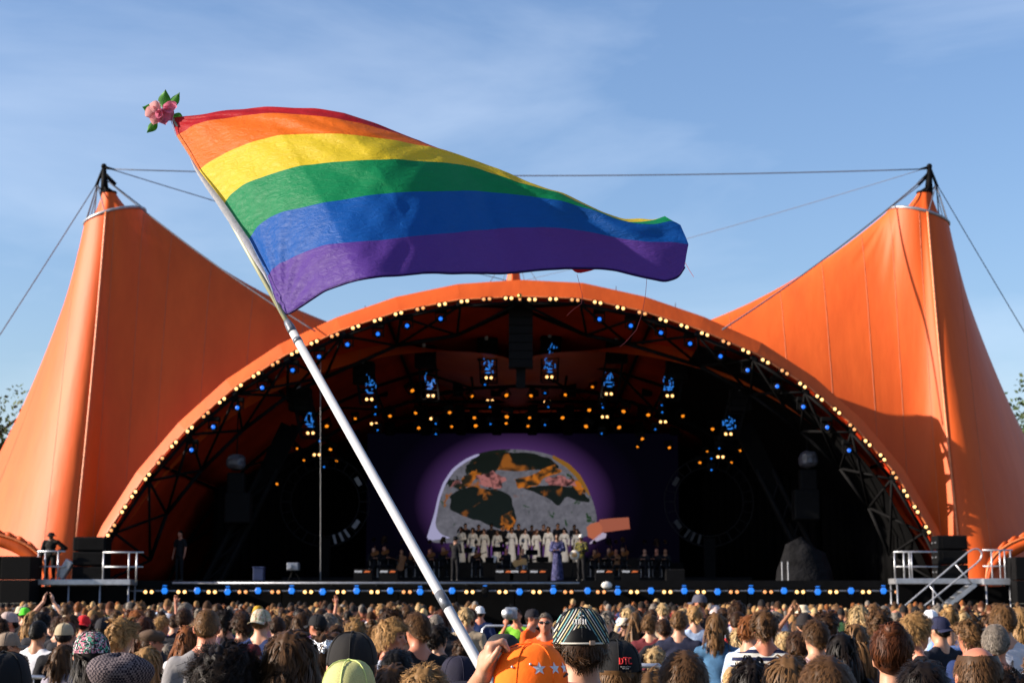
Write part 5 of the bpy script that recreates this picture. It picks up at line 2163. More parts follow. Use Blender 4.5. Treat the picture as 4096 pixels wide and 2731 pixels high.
def hair_mesh(style, seed=0, level='near', hat=False):
    key = (style, seed, level, hat)
    if key in HAIRC:
        return HAIRC[key]
    Ln, vol, ca, cf, lift, clump, grav = STY[style]
    r = np.random.default_rng(abs(hash((style, seed))) % 100000 if False else sum(map(ord, style)) * 31 + seed * 977)
    n = {'near': 3600, 'mid': 1050, 'far': 190}[level]
    wid = {'near': 0.0015, 'mid': 0.0036, 'far': 0.0105}[level]
    if style in ('long', 'wavy', 'bob', 'bigcurl'):
        n = int(n * 1.25)
    K = {'near': 7, 'mid': 6, 'far': 4}[level]
    if style in ('short', 'buzz', 'bald'):
        K = min(K, 5)
        n = int(n * 1.35)
    if style in ('long', 'wavy', 'bigcurl') and level != 'far':
        K += 3
    ng = max(24, n // (5 if style in ('short', 'bald', 'buzz', 'crop') else 9))

    def inside(q):
        z = scalp_zmin(q[:, 1])
        ok = q[:, 2] > z
        if style == 'bald':
            ok &= ~((q[:, 2] > 0.55) & (q[:, 1] > -0.75))
        return ok
    qs = fib(int(n * 1.75))
    qs = norm(qs + r.normal(0, 0.02, qs.shape))
    qs = qs[inside(qs)]
    gq = fib(int(ng * 1.75))
    gq = norm(gq + r.normal(0, 0.10, gq.shape))
    gq = gq[inside(gq)]
    part = 0.25 * (-1) ** seed
    crown = norm(np.array([part * 0.4, -0.45, 0.86]))

    def integrate(q):
        m = len(q)
        pos = q * EH
        nrm = norm(q / EH)
        if style == 'updo':
            tgt = np.array([0.0, -0.075, 0.095])
            flow = norm(tgt - pos)
        else:
            flow = q - crown * (q @ crown)[:, None]
            flow = norm(flow)
        flow = flow - nrm * np.sum(flow * nrm, 1, keepdims=True)
        flow = norm(flow)
        d = norm(nrm * lift + flow * (1 - lift * 0.6) + r.normal(0, DN[style], (m, 3)))
        lay = (0.25 + 0.75 * r.random(m)) * vol
        st = Ln / (K - 1) * (0.75 + 0.5 * r.random(m))
        out = [pos + nrm * 0.001]
        ph = r.uniform(0, 6.28, m)
        for k in range(1, K):
            t = k / (K - 1)
            p = out[-1] + d * st[:, None]
            d = norm(d + np.array([0, 0, -grav]) * (0.5 + t) + flow * 0.12)
            e = np.linalg.norm(p / EH, axis=1)
            hmin = 1 + lay * (0.3 + 0.7 * t ** 0.6) / 0.095
            push = e < hmin
            if grav >= 0 or True:
                p = np.where((push)[:, None], p / e[:, None] * hmin[:, None], p)
            # hair layer cannot float far off either
            hmax = 1 + (lay + 0.010) * 1.25 / 0.095
            over = (e > hmax) & (p[:, 2] > -0.05)
            p = np.where(over[:, None], p / e[:, None] * hmax[:, None], p)
            # keep clear of neck and shoulders
            rad = np.hypot(p[:, 0], p[:, 1] + 0.01)
            lowz = p[:, 2] < -0.07
            need = 0.070 + lay * 0.8
            fix = lowz & (rad < need)
            sc = np.where(fix, need / (rad + 1e-6), 1)
            p[:, 0] *= sc
            p[:, 1] = (p[:, 1] + 0.01) * sc - 0.01
            bk = p[:, 2] < -0.20
            p[:, 1] = np.where(bk, np.minimum(p[:, 1], -0.085 - lay), p[:, 1])
            # no strands over the face
            face = (p[:, 1] > 0.055) & (p[:, 2] < 0.045)
            p[:, 1] = np.where(face, 0.055, p[:, 1])
            out.append(p)
        G = np.stack(out, 1)
        if ca:
            t = np.linspace(0, 1, K)[None, :, None]
            u = norm(np.cross(flow, nrm))[:, None, :]
            v = nrm[:, None, :]
            G = G + ca * np.clip(t * 2.0, 0, 1) * (np.sin(6.28 * cf * t + ph[:, None, None]) * u + 0.7 * np.cos(6.28 * cf * t + ph[:, None, None]) * v)
        return G
    G = integrate(gq)
    roots = qs * EH
    idx = np.argmin(((roots[:, None, :] - G[None, :, 0, :]) ** 2).sum(2), 1)
    t = np.linspace(0, 1, K)[None, :, None]
    S = G[idx] + (roots - G[idx, 0])[:, None, :] * (1 - clump * t) + r.normal(0, (0.0035 if style not in ('short', 'buzz', 'bald') else 0.0012) + vol * 0.08, (len(roots), 1, 3)) * t * (1 if style != 'buzz' else 0.2)
    if hat:
        ok_ = (S[:, :, 2].max(1) < 0.006)
        S, idx, roots = S[ok_], idx[ok_], roots[ok_]
    fly = r.random(len(roots)) < 0.05
    S = S + (fly[:, None, None] * r.normal(0, vol * 0.5, (len(roots), 1, 3))) * t ** 1.5
    e = np.linalg.norm(S / EH, axis=2, keepdims=True)
    S = np.where(e < 1.008, S / e * 1.008, S)
    tan = np.gradient(S, axis=1)
    tan = norm(tan)
    nr_ = norm(S / EH ** 2)
    side = norm(np.cross(tan, nr_))
    w = wid * (1 - 0.55 * t) * (0.7 + 0.6 * r.random((len(S), 1, 1)))
    A = S - side * w
    B = S + side * w
    m = len(S)
    V = np.stack([A, B], 2).reshape(-1, 3)             # strand, k, 2
    base = (np.arange(m) * K * 2)[:, None] + np.arange(K - 1)[None, :] * 2
    Fc = np.stack([base, base + 1, base + 3, base + 2], 2).reshape(-1, 4)
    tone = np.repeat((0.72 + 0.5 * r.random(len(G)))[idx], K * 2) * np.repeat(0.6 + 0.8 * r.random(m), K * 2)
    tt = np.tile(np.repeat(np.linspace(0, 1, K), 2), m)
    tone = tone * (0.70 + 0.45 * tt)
    Vs, Fs, Ts = [V], [Fc.tolist()], [tone]
    # solid under-layer
    nu, nv = (36, 24) if level == 'near' else ((26, 18) if level == 'mid' else (18, 12))
    th = np.linspace(0, 2 * math.pi, nu, endpoint=False)
    phs = np.linspace(0.02, math.pi * 0.86, nv)
    q = np.stack([np.outer(np.sin(phs), np.cos(th)), np.outer(np.sin(phs), np.sin(th)), np.outer(np.cos(phs), np.ones(nu))], 2).reshape(-1, 3)
    zm = scalp_zmin(q[:, 1]) - 0.03
    ok = q[:, 2] > zm
    if style == 'bald':
        ok &= ~((q[:, 2] > 0.60) & (q[:, 1] > -0.75))
    if hat:
        ok &= q[:, 2] * EH[2] < 0.012
    lump = 1 + (vol * 0.42 + 0.002) / 0.095 * (1 + 0.45 * np.sin(q @ np.array([9.0, 4, 7]) + seed) * np.sin(q @ np.array([-5.0, 8, 6]) + 2 * seed))
    edge = np.clip((q[:, 2] - zm) / 0.25, 0.0, 1)
    V2 = q * EH * (1.004 + (lump - 1) * edge)[:, None]
    f2 = [f for f in grid_faces(nv, nu, True) if all(ok[i] for i in f)]
    Vs.append(V2)
    Fs.append([tuple(i + len(V) for i in f) for f in f2])
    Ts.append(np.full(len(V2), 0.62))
    k0 = len(V) + len(V2)
    if style in ('long', 'wavy', 'bob', 'bigcurl'):
        # curtain under the hanging strands
        nn, mm = 17, 8
        a = np.linspace(math.pi * 1.02, math.pi * 1.98, nn)
        Lz = {'long': 0.36, 'wavy': 0.28, 'bob': 0.12, 'bigcurl': 0.12}[style]
        C = []
        for j in range(mm):
            t_ = j / (mm - 1)
            rx, ry = 0.080 + vol * 0.35 - 0.012 * t_, 0.090 + vol * 0.35 + 0.012 * t_
            for i in range(nn):
                C.append((rx * math.cos(a[i]) * (1 + 0.04 * math.sin(9 * a[i] + j)), ry * math.sin(a[i]) * (1 + 0.05 * math.sin(13 * a[i] + seed)), -0.03 - (Lz - 0.03) * t_))
        Vs.append(np.array(C))
        Fs.append([tuple(i + k0 for i in f) for f in grid_faces(mm, nn)])
        Ts.append(np.full(len(C), 0.58))
        k0 += len(C)
    if style == 'updo':
        # a rolled bun on the crown made of looping strands
        c0 = np.array([0.01, -0.07, 0.115])
        nb = 320 if level == 'near' else 90
        KK = 7
        d0 = norm(r.normal(size=(nb, 3)))
        ax = norm(np.cross(d0, np.array([0.2, -0.8, 0.5])))
        ang = np.linspace(0, 1.5, KK)[None, :, None]
        Sb = d0[:, None] * np.cos(ang) + ax[:, None] * np.sin(ang)
        rad = np.array([0.052, 0.048, 0.045]) * (0.8 + 0.28 * r.random((nb, 1, 1)))
        Sb = Sb * rad + c0
        tb = norm(np.gradient(Sb, axis=1))
        sb = norm(np.cross(tb, norm(Sb - c0)))
        wb = wid * 1.2
        Vb = np.stack([Sb - sb * wb, Sb + sb * wb], 2).reshape(-1, 3)
        bb = (np.arange(nb) * KK * 2)[:, None] + np.arange(KK - 1)[None, :] * 2
        Fb = np.stack([bb, bb + 1, bb + 3, bb + 2], 2).reshape(-1, 4) + k0
        Vs.append(Vb)
        Fs.append(Fb.tolist())
        Ts.append(np.repeat(0.5 + 0.9 * r.random(nb), KK * 2))
        k0 += len(Vb)
        bv, bf = ball_vf(tuple(c0), (0.044, 0.042, 0.038))
        Vs.append(np.array(bv))
        Fs.append([tuple(i + k0 for i in f) for f in bf])
        Ts.append(np.full(len(bv), 0.55))
    V = np.vstack(Vs) + OH + np.array(HC)
    Fc = sum([list(map(tuple, f)) for f in Fs], [])
    T = np.concatenate(Ts)
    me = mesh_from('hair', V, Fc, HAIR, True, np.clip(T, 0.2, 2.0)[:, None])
    HAIRC[key] = me
    return me


# ------------------------------------------------------------------ hats (local to a 1.765 m figure)
HO = np.array(HC) + np.array([0, -0.004, -0.013])
HATC = {}


def dome(a, b, z0, h, nu=36, nv=10, pw=0.85, seam=6, puff=0.0, front=0.0):
    V = []
    for j in range(nv):
        t = j / (nv - 1)
        ps = t * math.pi / 2
        rf = max(0.015, math.cos(ps)) ** pw
        for i in range(nu):
            q = 2 * math.pi * i / nu
            s = 1 - 0.018 * abs(math.cos(seam / 2 * q)) ** 14 if seam else 1
            pf = 1 + puff * math.sin(math.pi * min(t * 1.3, 1))
            V.append((a * rf * math.cos(q) * s * pf, b * rf * math.sin(q) * s * pf, z0 + h * math.sin(ps) * (1 + front * math.sin(q) * 0.5)))
    Fc = grid_faces(nv, nu, True)
    Fc.append(tuple((nv - 1) * nu + i for i in range(nu)))
    return V, Fc


def solid_sheet(V, nu, nv, th):
    """grid sheet thickened along z"""
    V = [Vector(v) for v in V]
    W_ = V + [v - Vector((0, 0, th)) for v in V]
    n = len(V)
    Fc = grid_faces(nu, nv)
    bot = [tuple(i + n for i in reversed(f)) for f in Fc]
    rim = []
    edge = [i * nv for i in range(nu)] + [(nu - 1) * nv + j for j in range(1, nv)] + [i * nv + nv - 1 for i in range(nu - 2, -1, -1)] + [j for j in range(nv - 2, 0, -1)]
    for a, b in zip(edge, edge[1:] + edge[:1]):
        rim.append((a, b, b + n, a + n))
    return W_, Fc + bot + rim


def hat_meshes(kind):
    """list of (part name, mesh); first is the crown that carries the others"""
    if kind in HATC:
        return HATC[kind]
    out = []

    def put(name, V, Fc, m=HATFAB, smooth=True):
        V = np.array([tuple(v) for v in V]) + HO
        out.append((name, mesh_from(name, V, Fc, m, smooth)))
    if kind in ('cap', 'capback', 'trucker'):
        V, Fc = dome(0.092, 0.108, 0.020, 0.112, pw=0.66, front=0.06 if kind != 'capback' else -0.04)
        put('crown', V, Fc)
        sg = -1 if kind == 'capback' else 1
        S = []
        for i in range(19):
            q = R(90) + R(-62 + 124 * i / 18)
            for j in range(6):
                t = j / 5
                x = 0.091 * math.cos(q) * (1 + 0.05 * t)
                y = 0.107 * math.sin(q) + 0.075 * t * max(0.15, math.sin(q)) ** 0.6
                S.append((x, sg * y, 0.024 - 0.008 * t - 2.6 * x * x * (0.5 + 0.8 * t) + 0.02 * 0))
        V, Fc = solid_sheet(S, 19, 6, 0.003)
        if sg < 0:
            Fc = [tuple(reversed(f)) for f in Fc]
        put('brim', V, Fc)
        mb = MB()
        mb.ball((0, 0, 0.132), (0.009, 0.009, 0.006), 10, 6)
        put('button', mb.v, mb.f)
        for k in range(3):
            mb = MB()
            pts = []
            for i in range(15):
                ps = math.pi * i / 14
                q = k * math.pi / 3 + math.pi / 6
                rf = max(0.015, abs(math.cos(ps))) ** 0.66 * (1 if ps < math.pi / 2 else -1)
                pts.append((0.0915 * rf * math.cos(q), 0.1075 * rf * math.sin(q), 0.0215 + 0.1125 * math.sin(ps)))
            mb.path(pts, 0.0022, 5)
            put('seam', mb.v, mb.f)
    elif kind == 'flat':
        V = []
        nu, nv = 36, 11
        for j in range(nv):
            t = j / (nv - 1)
            for i in range(nu):
                q = 2 * math.pi * i / nu
                if t < 0.3:
                    s = 1 + 0.24 * (t / 0.3) ** 0.7
                    z = 0.030 + 0.045 * (t / 0.3)
                else:
                    u = (t - 0.3) / 0.7
                    s = 1.24 * math.cos(u * math.pi / 2) ** 0.75 + 0.001
                    z = 0.075 + 0.056 * math.sin(u * math.pi / 2) ** 0.9
                y = 0.104 * math.sin(q) * s
                V.append((0.092 * math.cos(q) * s, y, z - 0.10 * max(0, y) * 0.7 + 0.008 * math.sin(3 * q + 2) * t))
        put('crown', V, grid_faces(nv, nu, True) + [tuple((nv - 1) * nu + i for i in range(nu))])
        S = []
        for i in range(15):
            q = R(90) + R(-55 + 110 * i / 14)
            for j in range(5):
                t = j / 4
                x = 0.092 * math.cos(q) * 1.05
                S.append((x, 0.108 * math.sin(q) + 0.045 * t, 0.030 - 0.012 * t - 1.5 * x * x))
        V, Fc = solid_sheet(S, 15, 5, 0.004)
        put('brim', V, Fc)
    elif kind == 'beanie':
        V, Fc = dome(0.091, 0.108, 0.004, 0.128, nv=12, pw=0.62, seam=0)
        V = wob(np.array(V), 0.003, 40, 2)
        put('crown', V, Fc)
        mb = MB()
        mb.path([(0.091 * math.cos(q * math.pi / 16), 0.108 * math.sin(q * math.pi / 16), 0.012) for q in range(32)], 0.011, 8, closed=True)
        put('cuff', mb.v, mb.f)
    elif kind == 'bucket':
        V, Fc = dome(0.094, 0.108, 0.020, 0.098, nv=11, pw=0.42, seam=0)
        put('crown', V, Fc)
        S = []
        for i in range(33):
            q = 2 * math.pi * i / 32
            for j in range(5):
                t = j / 4
                s = 1 + 0.58 * t
                S.append((0.094 * math.cos(q) * s, 0.108 * math.sin(q) * s, 0.026 - 0.042 * t ** 1.3 + 0.006 * math.sin(3 * q) * t))
        V, Fc = solid_sheet(S, 33, 5, 0.003)
        put('brim', V, Fc)
    elif kind == 'foil':
        V = []
        nu, nv = 40, 7
        for j in range(nv):
            t = j / (nv - 1)
            for i in range(nu):
                q = 2 * math.pi * i / nu
                s = 1.06 + 0.06 * math.sin(math.pi * t)
                V.append((0.095 * math.cos(q) * s, 0.112 * math.sin(q) * s, 0.045 + 0.07 * t + 0.008 * math.sin(5 * q) * t))
        V = wob(np.array(V), 0.010, 60, 9)
        put('band', V, grid_faces(nv, nu, True), mat('crumpled_foil', (0.75, 0.76, 0.78), 0.22, 1.0, 0.5, noise=(20, .2), bump=(90, 1.0, 0.02)), False)
    HATC[kind] = out
    return out


# ------------------------------------------------------------------ putting a person together
PEOPLE_XY = []
SKINS = {'fair': (0.42, 0.205, 0.125), 'pale': (0.48, 0.26, 0.175), 'tan': (0.32, 0.14, 0.07), 'red': (0.42, 0.155, 0.09), 'brown': (0.11, 0.05, 0.027)}
HAIRS = {'dark': (0.009, 0.005, 0.003), 'black': (0.005, 0.004, 0.0032), 'brown': (0.040, 0.018, 0.0075), 'midbrown': (0.075, 0.036, 0.014), 'lightbrown': (0.135, 0.068, 0.026), 'blond': (0.28, 0.155, 0.058), 'paleblond': (0.42, 0.28, 0.13), 'auburn': (0.075, 0.022, 0.007), 'ginger': (0.20, 0.066, 0.017), 'grey': (0.18, 0.15, 0.122)}
EXTRA = {'buzz': 0.010, 'short': 0.020, 'crop': 0.030, 'mess': 0.042, 'curly': 0.055, 'bigcurl': 0.085, 'long': 0.034, 'wavy': 0.042, 'bob': 0.036, 'updo': 0.070, 'bald': 0.006}
HATX = {'cap': 0.017, 'capback': 0.017, 'trucker': 0.017, 'flat': 0.017, 'beanie': 0.016, 'bucket': 0.006, 'foil': 0.04}


def person(px, ytop, Y, label, body='m', hair=None, hc='brown', hat=None, hatc=(0.02, 0.02, 0.02), top=(0.02, 0.02, 0.025), legs=(0.02, 0.025, 0.05), skin='fair', yaw=0.0, seed=0, group='people in the crowd', level=None, shirt_mat=None, hat_mat=None, z0=0.0, height=None, sunglasses=False, lean=0.0, parts=True, tall=None):
    """ytop: photo row of the top of the hair or hat"""
    tp = P(px, ytop, Y)
    ex = EXTRA[hair] if hair else 0.0
    if hat:
        ex = max(HATX[hat], 0)
    H = height if height else tp.z - z0
    s = H / (1.765 + ex)
    bm_ = get_body(body)
    o = bpy.data.objects.new('person', bm_['body'])
    COL.objects.link(o)
    o.location = (tp.x, Y, z0)
    o.rotation_euler = (0, 0, R(yaw))
    o.scale = (s, s, s)
    sk = SKINS[skin]
    j = 0.9 + 0.2 * random.random()
    o.color = (sk[0] * j, sk[1] * j, sk[2] * j, 1)
    tag(o, label, 'person', group)
    PEOPLE_XY.append((tp.x, Y))
    if 'shirt' in bm_:
        me = bm_['shirt']
        if shirt_mat:
            me = me.copy()
            me.materials[0] = shirt_mat
        link('shirt', me, o, color=top, local=True)
    link('trousers', bm_['trousers'], o, color=legs, local=True)
    link('shoes', bm_['shoes'], o, local=True)
    lv = level or ('near' if Y < 10 else ('mid' if Y < 24 else 'far'))
    if hair:
        jj = 0.85 + 0.3 * random.random()
        c = HAIRS[hc]
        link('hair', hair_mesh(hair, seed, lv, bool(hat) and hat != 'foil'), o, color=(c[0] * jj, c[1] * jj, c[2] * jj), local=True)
    if hat:
        crown = None
        for nm, me in hat_meshes(hat):
            if hat_mat and nm in ('crown', 'brim') and nm in hat_mat:
                me = me.copy()
                me.materials[0] = hat_mat[nm]
            q = link({'crown': 'hat', 'band': 'foil_band'}.get(nm, nm), me, crown if crown else o, color=hatc, local=True)
            if crown is None:
                crown = q
    if sunglasses:
        mb = MB()
        for sx in (-1, 1):
            mb.ball((sx * 0.034, 0.099, 0.006), (0.028, 0.008, 0.020), 12, 8)
            mb.tube((sx * 0.058, 0.095, 0.012), (sx * 0.083, 0.0, 0.010), 0.003, 5)
        mb.tube((-0.012, 0.105, 0.010), (0.012, 0.105, 0.010), 0.0035, 5)
        me = mesh_from('sunglasses', np.array(mb.v) + np.array(HC), mb.f, mat('dark_glasses', (0.006, 0.006, 0.007), 0.15, 0, 0.6, noise=(5, .1)))
        link('sunglasses', me, o, local=True)
    else:
        if abs(((yaw + 180) % 360) - 180) > 60 and Y < 40:
            mb = MB()
            for sx in (-1, 1):
                mb.ball((sx * 0.033, 0.0835, 0.008), (0.013, 0.008, 0.007), 10, 6)
            link('eyes', mesh_from('eyes', np.array(mb.v) + np.array(HC), mb.f, mat('eye_dark', (0.03, 0.022, 0.018), 0.25, noise=(5, .1))), o, local=True)
            mb = MB()
            for sx in (-1, 1):
                mb.path([(sx * 0.014, 0.097, 0.030), (sx * 0.034, 0.096, 0.035), (sx * 0.055, 0.083, 0.028)], [0.004, 0.0045, 0.002], 6)
            link('eyebrows', mesh_from('eyebrows', np.array(mb.v) + np.array(HC), mb.f, mat('eyebrow', (0.05, 0.03, 0.018), 0.8, noise=(5, .1))), o, local=True)
    return o
# ------------------------------------------------------------------ special cloths
def wave_mat(name, c1, c2, scale, axis='Z', width=0.5, rough=0.85, dist=0.0):
    m, n, b = new_mat(name)
    ln = n.links.new
    t = n.nodes.new('ShaderNodeTexCoord')
    w = n.nodes.new('ShaderNodeTexWave')
    w.wave_type = 'BANDS'
    w.bands_direction = axis
    w.inputs['Scale'].default_value = scale
    w.inputs['Distortion'].default_value = dist
    r = n.nodes.new('ShaderNodeValToRGB')
    r.color_ramp.interpolation = 'CONSTANT'
    r.color_ramp.elements[0].color = (*c1, 1)
    r.color_ramp.elements[1].color = (*c2, 1)
    r.color_ramp.elements[1].position = width
    ln(t.outputs['Object'], w.inputs['Vector'])
    ln(w.outputs['Fac'], r.inputs['Fac'])
    ln(r.outputs['Color'], b.inputs['Base Color'])
    b.inputs['Roughness'].default_value = rough
    b.inputs['Specular IOR Level'].default_value = 0.2
    return m


def floral_mat(name, base, cols, scale):
    m, n, b = new_mat(name)
    ln = n.links.new
    t = n.nodes.new('ShaderNodeTexCoord')
    src = None
    for k, c in enumerate(cols):
        mp_ = n.nodes.new('ShaderNodeMapping')
        mp_.inputs['Location'].default_value = (k * 3.3, k * 1.7, k * 0.9)
        mp_.inputs['Rotation'].default_value = (0.5 * k, 0.9 * k, 0.3)
        mp_.inputs['Scale'].default_value = (1, 1, 1)
        ln(t.outputs['Object'], mp_.inputs['Vector'])
        w = n.nodes.new('ShaderNodeTexNoise')
        w.inputs['Scale'].default_value = scale
        w.inputs['Detail'].default_value = 1.5
        w.inputs['Distortion'].default_value = 3.2
        ln(mp_.outputs['Vector'], w.inputs['Vector'])
        r = n.nodes.new('ShaderNodeMapRange')
        r.inputs['From Min'].default_value = 0.575
        r.inputs['From Max'].default_value = 0.59
        ln(w.outputs['Fac'], r.inputs['Value'])
        mx_ = n.nodes.new('ShaderNodeMixRGB')
        ln(r.outputs['Result'], mx_.inputs[0])
        if src is None:
            mx_.inputs[1].default_value = (*base, 1)
        else:
            ln(src, mx_.inputs[1])
        mx_.inputs[2].default_value = (*c, 1)
        src = mx_.outputs[0]
    ln(src, b.inputs['Base Color'])
    b.inputs['Roughness'].default_value = 0.85
    b.inputs['Specular IOR Level'].default_value = 0.2
    return m


def check_mat(name, c1, c2, scale):
    m, n, b = new_mat(name)
    ln = n.links.new
    t = n.nodes.new('ShaderNodeTexCoord')
    ck = n.nodes.new('ShaderNodeTexChecker')
    ck.inputs['Scale'].default_value = scale
    ck.inputs['Color1'].default_value = (*c1, 1)
    ck.inputs['Color2'].default_value = (*c2, 1)
    nz_ = n.nodes.new('ShaderNodeTexNoise')
    nz_.inputs['Scale'].default_value = 9
    mp_ = n.nodes.new('ShaderNodeVectorMath')
    mp_.operation = 'MULTIPLY_ADD'
    mp_.inputs[1].default_value = (0.012, 0.012, 0.012)
    ln(t.outputs['Object'], nz_.inputs['Vector'])
    ln(nz_.outputs['Color'], mp_.inputs[0])
    ln(t.outputs['Object'], mp_.inputs[2])
    ln(mp_.outputs[0], ck.inputs['Vector'])
    ln(ck.outputs['Color'], b.inputs['Base Color'])
    b.inputs['Roughness'].default_value = 0.95
    b.inputs['Specular IOR Level'].default_value = 0.1
    return m


def capstripe_mat():
    """dark cap cloth with thin pale, yellow and teal lines fanning from the button"""
    m, n, b = new_mat('striped_cap_cloth')
    ln = n.links.new
    t = n.nodes.new('ShaderNodeTexCoord')
    sep = n.nodes.new('ShaderNodeSeparateXYZ')
    ln(t.outputs['Object'], sep.inputs[0])

    def math_(op, a, bb=None):
        q = n.nodes.new('ShaderNodeMath')
        q.operation = op
        for k, v in ((0, a), (1, bb)):
            if v is None:
                continue
            if isinstance(v, (int, float)):
                q.inputs[k].default_value = v
            else:
                ln(v, q.inputs[k])
        return q.outputs[0]
    ax = math_('ABSOLUTE', sep.outputs['X'])
    c = math_('ADD', math_('MULTIPLY', ax, 1.0), math_('MULTIPLY', sep.outputs['Z'], 0.62))
    ph = math_('FRACT', math_('MULTIPLY', c, 105.0))
    ph2 = math_('FRACT', math_('MULTIPLY', c, 35.0))
    line = math_('LESS_THAN', ph, 0.30)
    r = n.nodes.new('ShaderNodeValToRGB')
    r.color_ramp.interpolation = 'CONSTANT'
    e = r.color_ramp.elements
    e[0].color = (0.55, 0.50, 0.42, 1)
    e[1].position = 0.34
    e[1].color = (0.10, 0.30, 0.30, 1)
    x = e.new(0.67)
    x.color = (0.50, 0.42, 0.20, 1)
    ln(ph2, r.inputs['Fac'])
    mx_ = n.nodes.new('ShaderNodeMixRGB')
    ln(line, mx_.inputs[0])
    mx_.inputs[1].default_value = (0.008, 0.010, 0.016, 1)
    ln(r.outputs['Color'], mx_.inputs[2])
    ln(mx_.outputs[0], b.inputs['Base Color'])
    b.inputs['Roughness'].default_value = 0.85
    b.inputs['Specular IOR Level'].default_value = 0.2
    return m


def mesh_mat(name, c1, c2, scale):
    m, n, b = new_mat(name)
    ln = n.links.new
    t = n.nodes.new('ShaderNodeTexCoord')
    v = n.nodes.new('ShaderNodeTexVoronoi')
    v.inputs['Scale'].default_value = scale
    r = n.nodes.new('ShaderNodeValToRGB')
    r.color_ramp.elements[0].color = (*c2, 1)
    r.color_ramp.elements[0].position = 0.2
    r.color_ramp.elements[1].color = (*c1, 1)
    r.color_ramp.elements[1].position = 0.5
    ln(t.outputs['Object'], v.inputs['Vector'])
    ln(v.outputs['Distance'], r.inputs['Fac'])
    ln(r.outputs['Color'], b.inputs['Base Color'])
    b.inputs['Roughness'].default_value = 0.8
    b.inputs['Specular IOR Level'].default_value = 0.2
    return m


BRETON = wave_mat('breton_stripes', (0.62, 0.60, 0.54), (0.012, 0.016, 0.05), 5.6, 'Z', 0.5)
FLORAL = floral_mat('floral_cloth', (0.010, 0.008, 0.02), [(0.55, 0.50, 0.52), (0.06, 0.26, 0.17), (0.50, 0.16, 0.22)], 24)
HOUND = check_mat('houndstooth_wool', (0.13, 0.105, 0.11), (0.018, 0.015, 0.022), 120)
CAPSTR = capstripe_mat()
LIMEMESH = mesh_mat('lime_mesh', (0.42, 0.42, 0.17), (0.22, 0.20, 0.09), 420)
LIME = mat('lime_cloth', (0.52, 0.60, 0.20), 0.8, 0, 0.2, noise=(20, 0.1))
CAMO = floral_mat('camouflage_cloth', (0.35, 0.32, 0.22), [(0.16, 0.17, 0.08), (0.45, 0.22, 0.18), (0.50, 0.47, 0.38)], 18)
DENIM = mat('denim', (0.05, 0.12, 0.22), 0.9, 0, 0.15, noise=(9, 0.35), bump=(60, 0.3, 0.004))
FLORSHIRT = floral_mat('pale_floral_shirt', (0.5, 0.48, 0.5), [(0.05, 0.03, 0.12), (0.3, 0.12, 0.2)], 16)

WHITE = (0.50, 0.50, 0.53)
BLK = (0.006, 0.006, 0.008)
NAVY = (0.012, 0.025, 0.085)
GREYT = (0.17, 0.165, 0.17)
ORV = (0.72, 0.085, 0.008)

# ------------------------------------------------------------------ people one can pick out, near to far
A = person
near = 'people close to the camera'
A(12, 2603, 5.6, 'person in a plain black cap at the bottom left corner', 'm_near', 'short', 'dark', hat='cap', hatc=(0.004, 0.004, 0.005), group=near, seed=1)
A(479, 2611, 6.1, 'person in a grey houndstooth flat cap at the bottom left', 'm_near', 'short', 'brown', hat='flat', hat_mat={'crown': HOUND, 'brim': HOUND}, group=near, yaw=-28)
A(370, 2520, 8.6, 'person in a dark floral cap over long dark curls', 'f_near', 'wavy', 'dark', hat='cap', hat_mat={'crown': FLORAL, 'brim': FLORAL}, group=near, yaw=20, seed=2)
A(897, 2542, 7.4, 'person with a big mop of dark curly hair at the lower left', 'm_near', 'bigcurl', 'dark', group=near, top=BLK, seed=1)
A(1161, 2509, 7.5, 'person with wavy brown hair pinned half up, left of the black cap', 'f_near', 'wavy', 'midbrown', group=near, top=(0.03, 0.03, 0.035), seed=1)
A(1290, 2529, 10.2, 'person wearing a crumpled silver foil headband', 'f', 'mess', 'midbrown', hat='foil', group=near, seed=3, level='near')
A(1409, 2524, 6.3, 'person in a tall plain black cap behind the lime cap', 'm_near', 'short', 'dark', hat='cap', hatc=(0.010, 0.009, 0.009), group=near, seed=2)
A(1394, 2636, 5.7, 'person in a lime green mesh trucker cap at the bottom', 'm_near', 'short', 'lightbrown', hat='trucker', hatc=(0.50, 0.58, 0.20), hat_mat={'crown': LIMEMESH, 'brim': LIME}, group=near, seed=3, yaw=-10)
A(1588, 2590, 9.0, 'person with short black hair right of the black cap', 'm_near', 'crop', 'black', group=near, seed=4)
A(1570, 2650, 7.7, 'person with fine light brown hair beside the black cap', 'f_near', 'long', 'midbrown', group=near, seed=1)
A(1701, 2648, 7.0, 'person with tousled golden blond hair left of the pole', 'f_near', 'mess', 'blond', group=near, seed=5)
A(1836, 2621, 7.8, 'person in a dark navy cap just left of the pole', 'm_near', 'short', 'dark', hat='capback', hatc=(0.010, 0.009, 0.022), group=near, seed=5, yaw=15)
A(2012, 2532, 7.9, 'person in a dark grey felt hat behind the orange cap', 'm_near', 'short', 'dark', hat='beanie', hatc=(0.022, 0.020, 0.022), group=near, seed=6)
A(2323, 2427, 6.0, 'tall person in a black cap with thin pale stripes, hair showing below', 'm_near', 'crop', 'brown', hat='cap', hat_mat={'crown': CAPSTR, 'brim': CAPSTR}, top=(0.03, 0.03, 0.03), group=near, seed=2)
A(2468, 2556, 6.4, 'person in a black cap lettered in red beside the striped cap', 'm_near', 'crop', 'lightbrown', hat='cap', hatc=(0.005, 0.005, 0.006), group=near, seed=3)
A(2737, 2596, 6.0, 'person with short golden brown hair at the bottom right of centre', 'm_near', 'short', 'midbrown', group=near, seed=8, yaw=12)
A(2592, 2672, 7.0, 'person with loose light hair low beside the golden brown head', 'f_near', 'bob', 'lightbrown', group=near, seed=9)
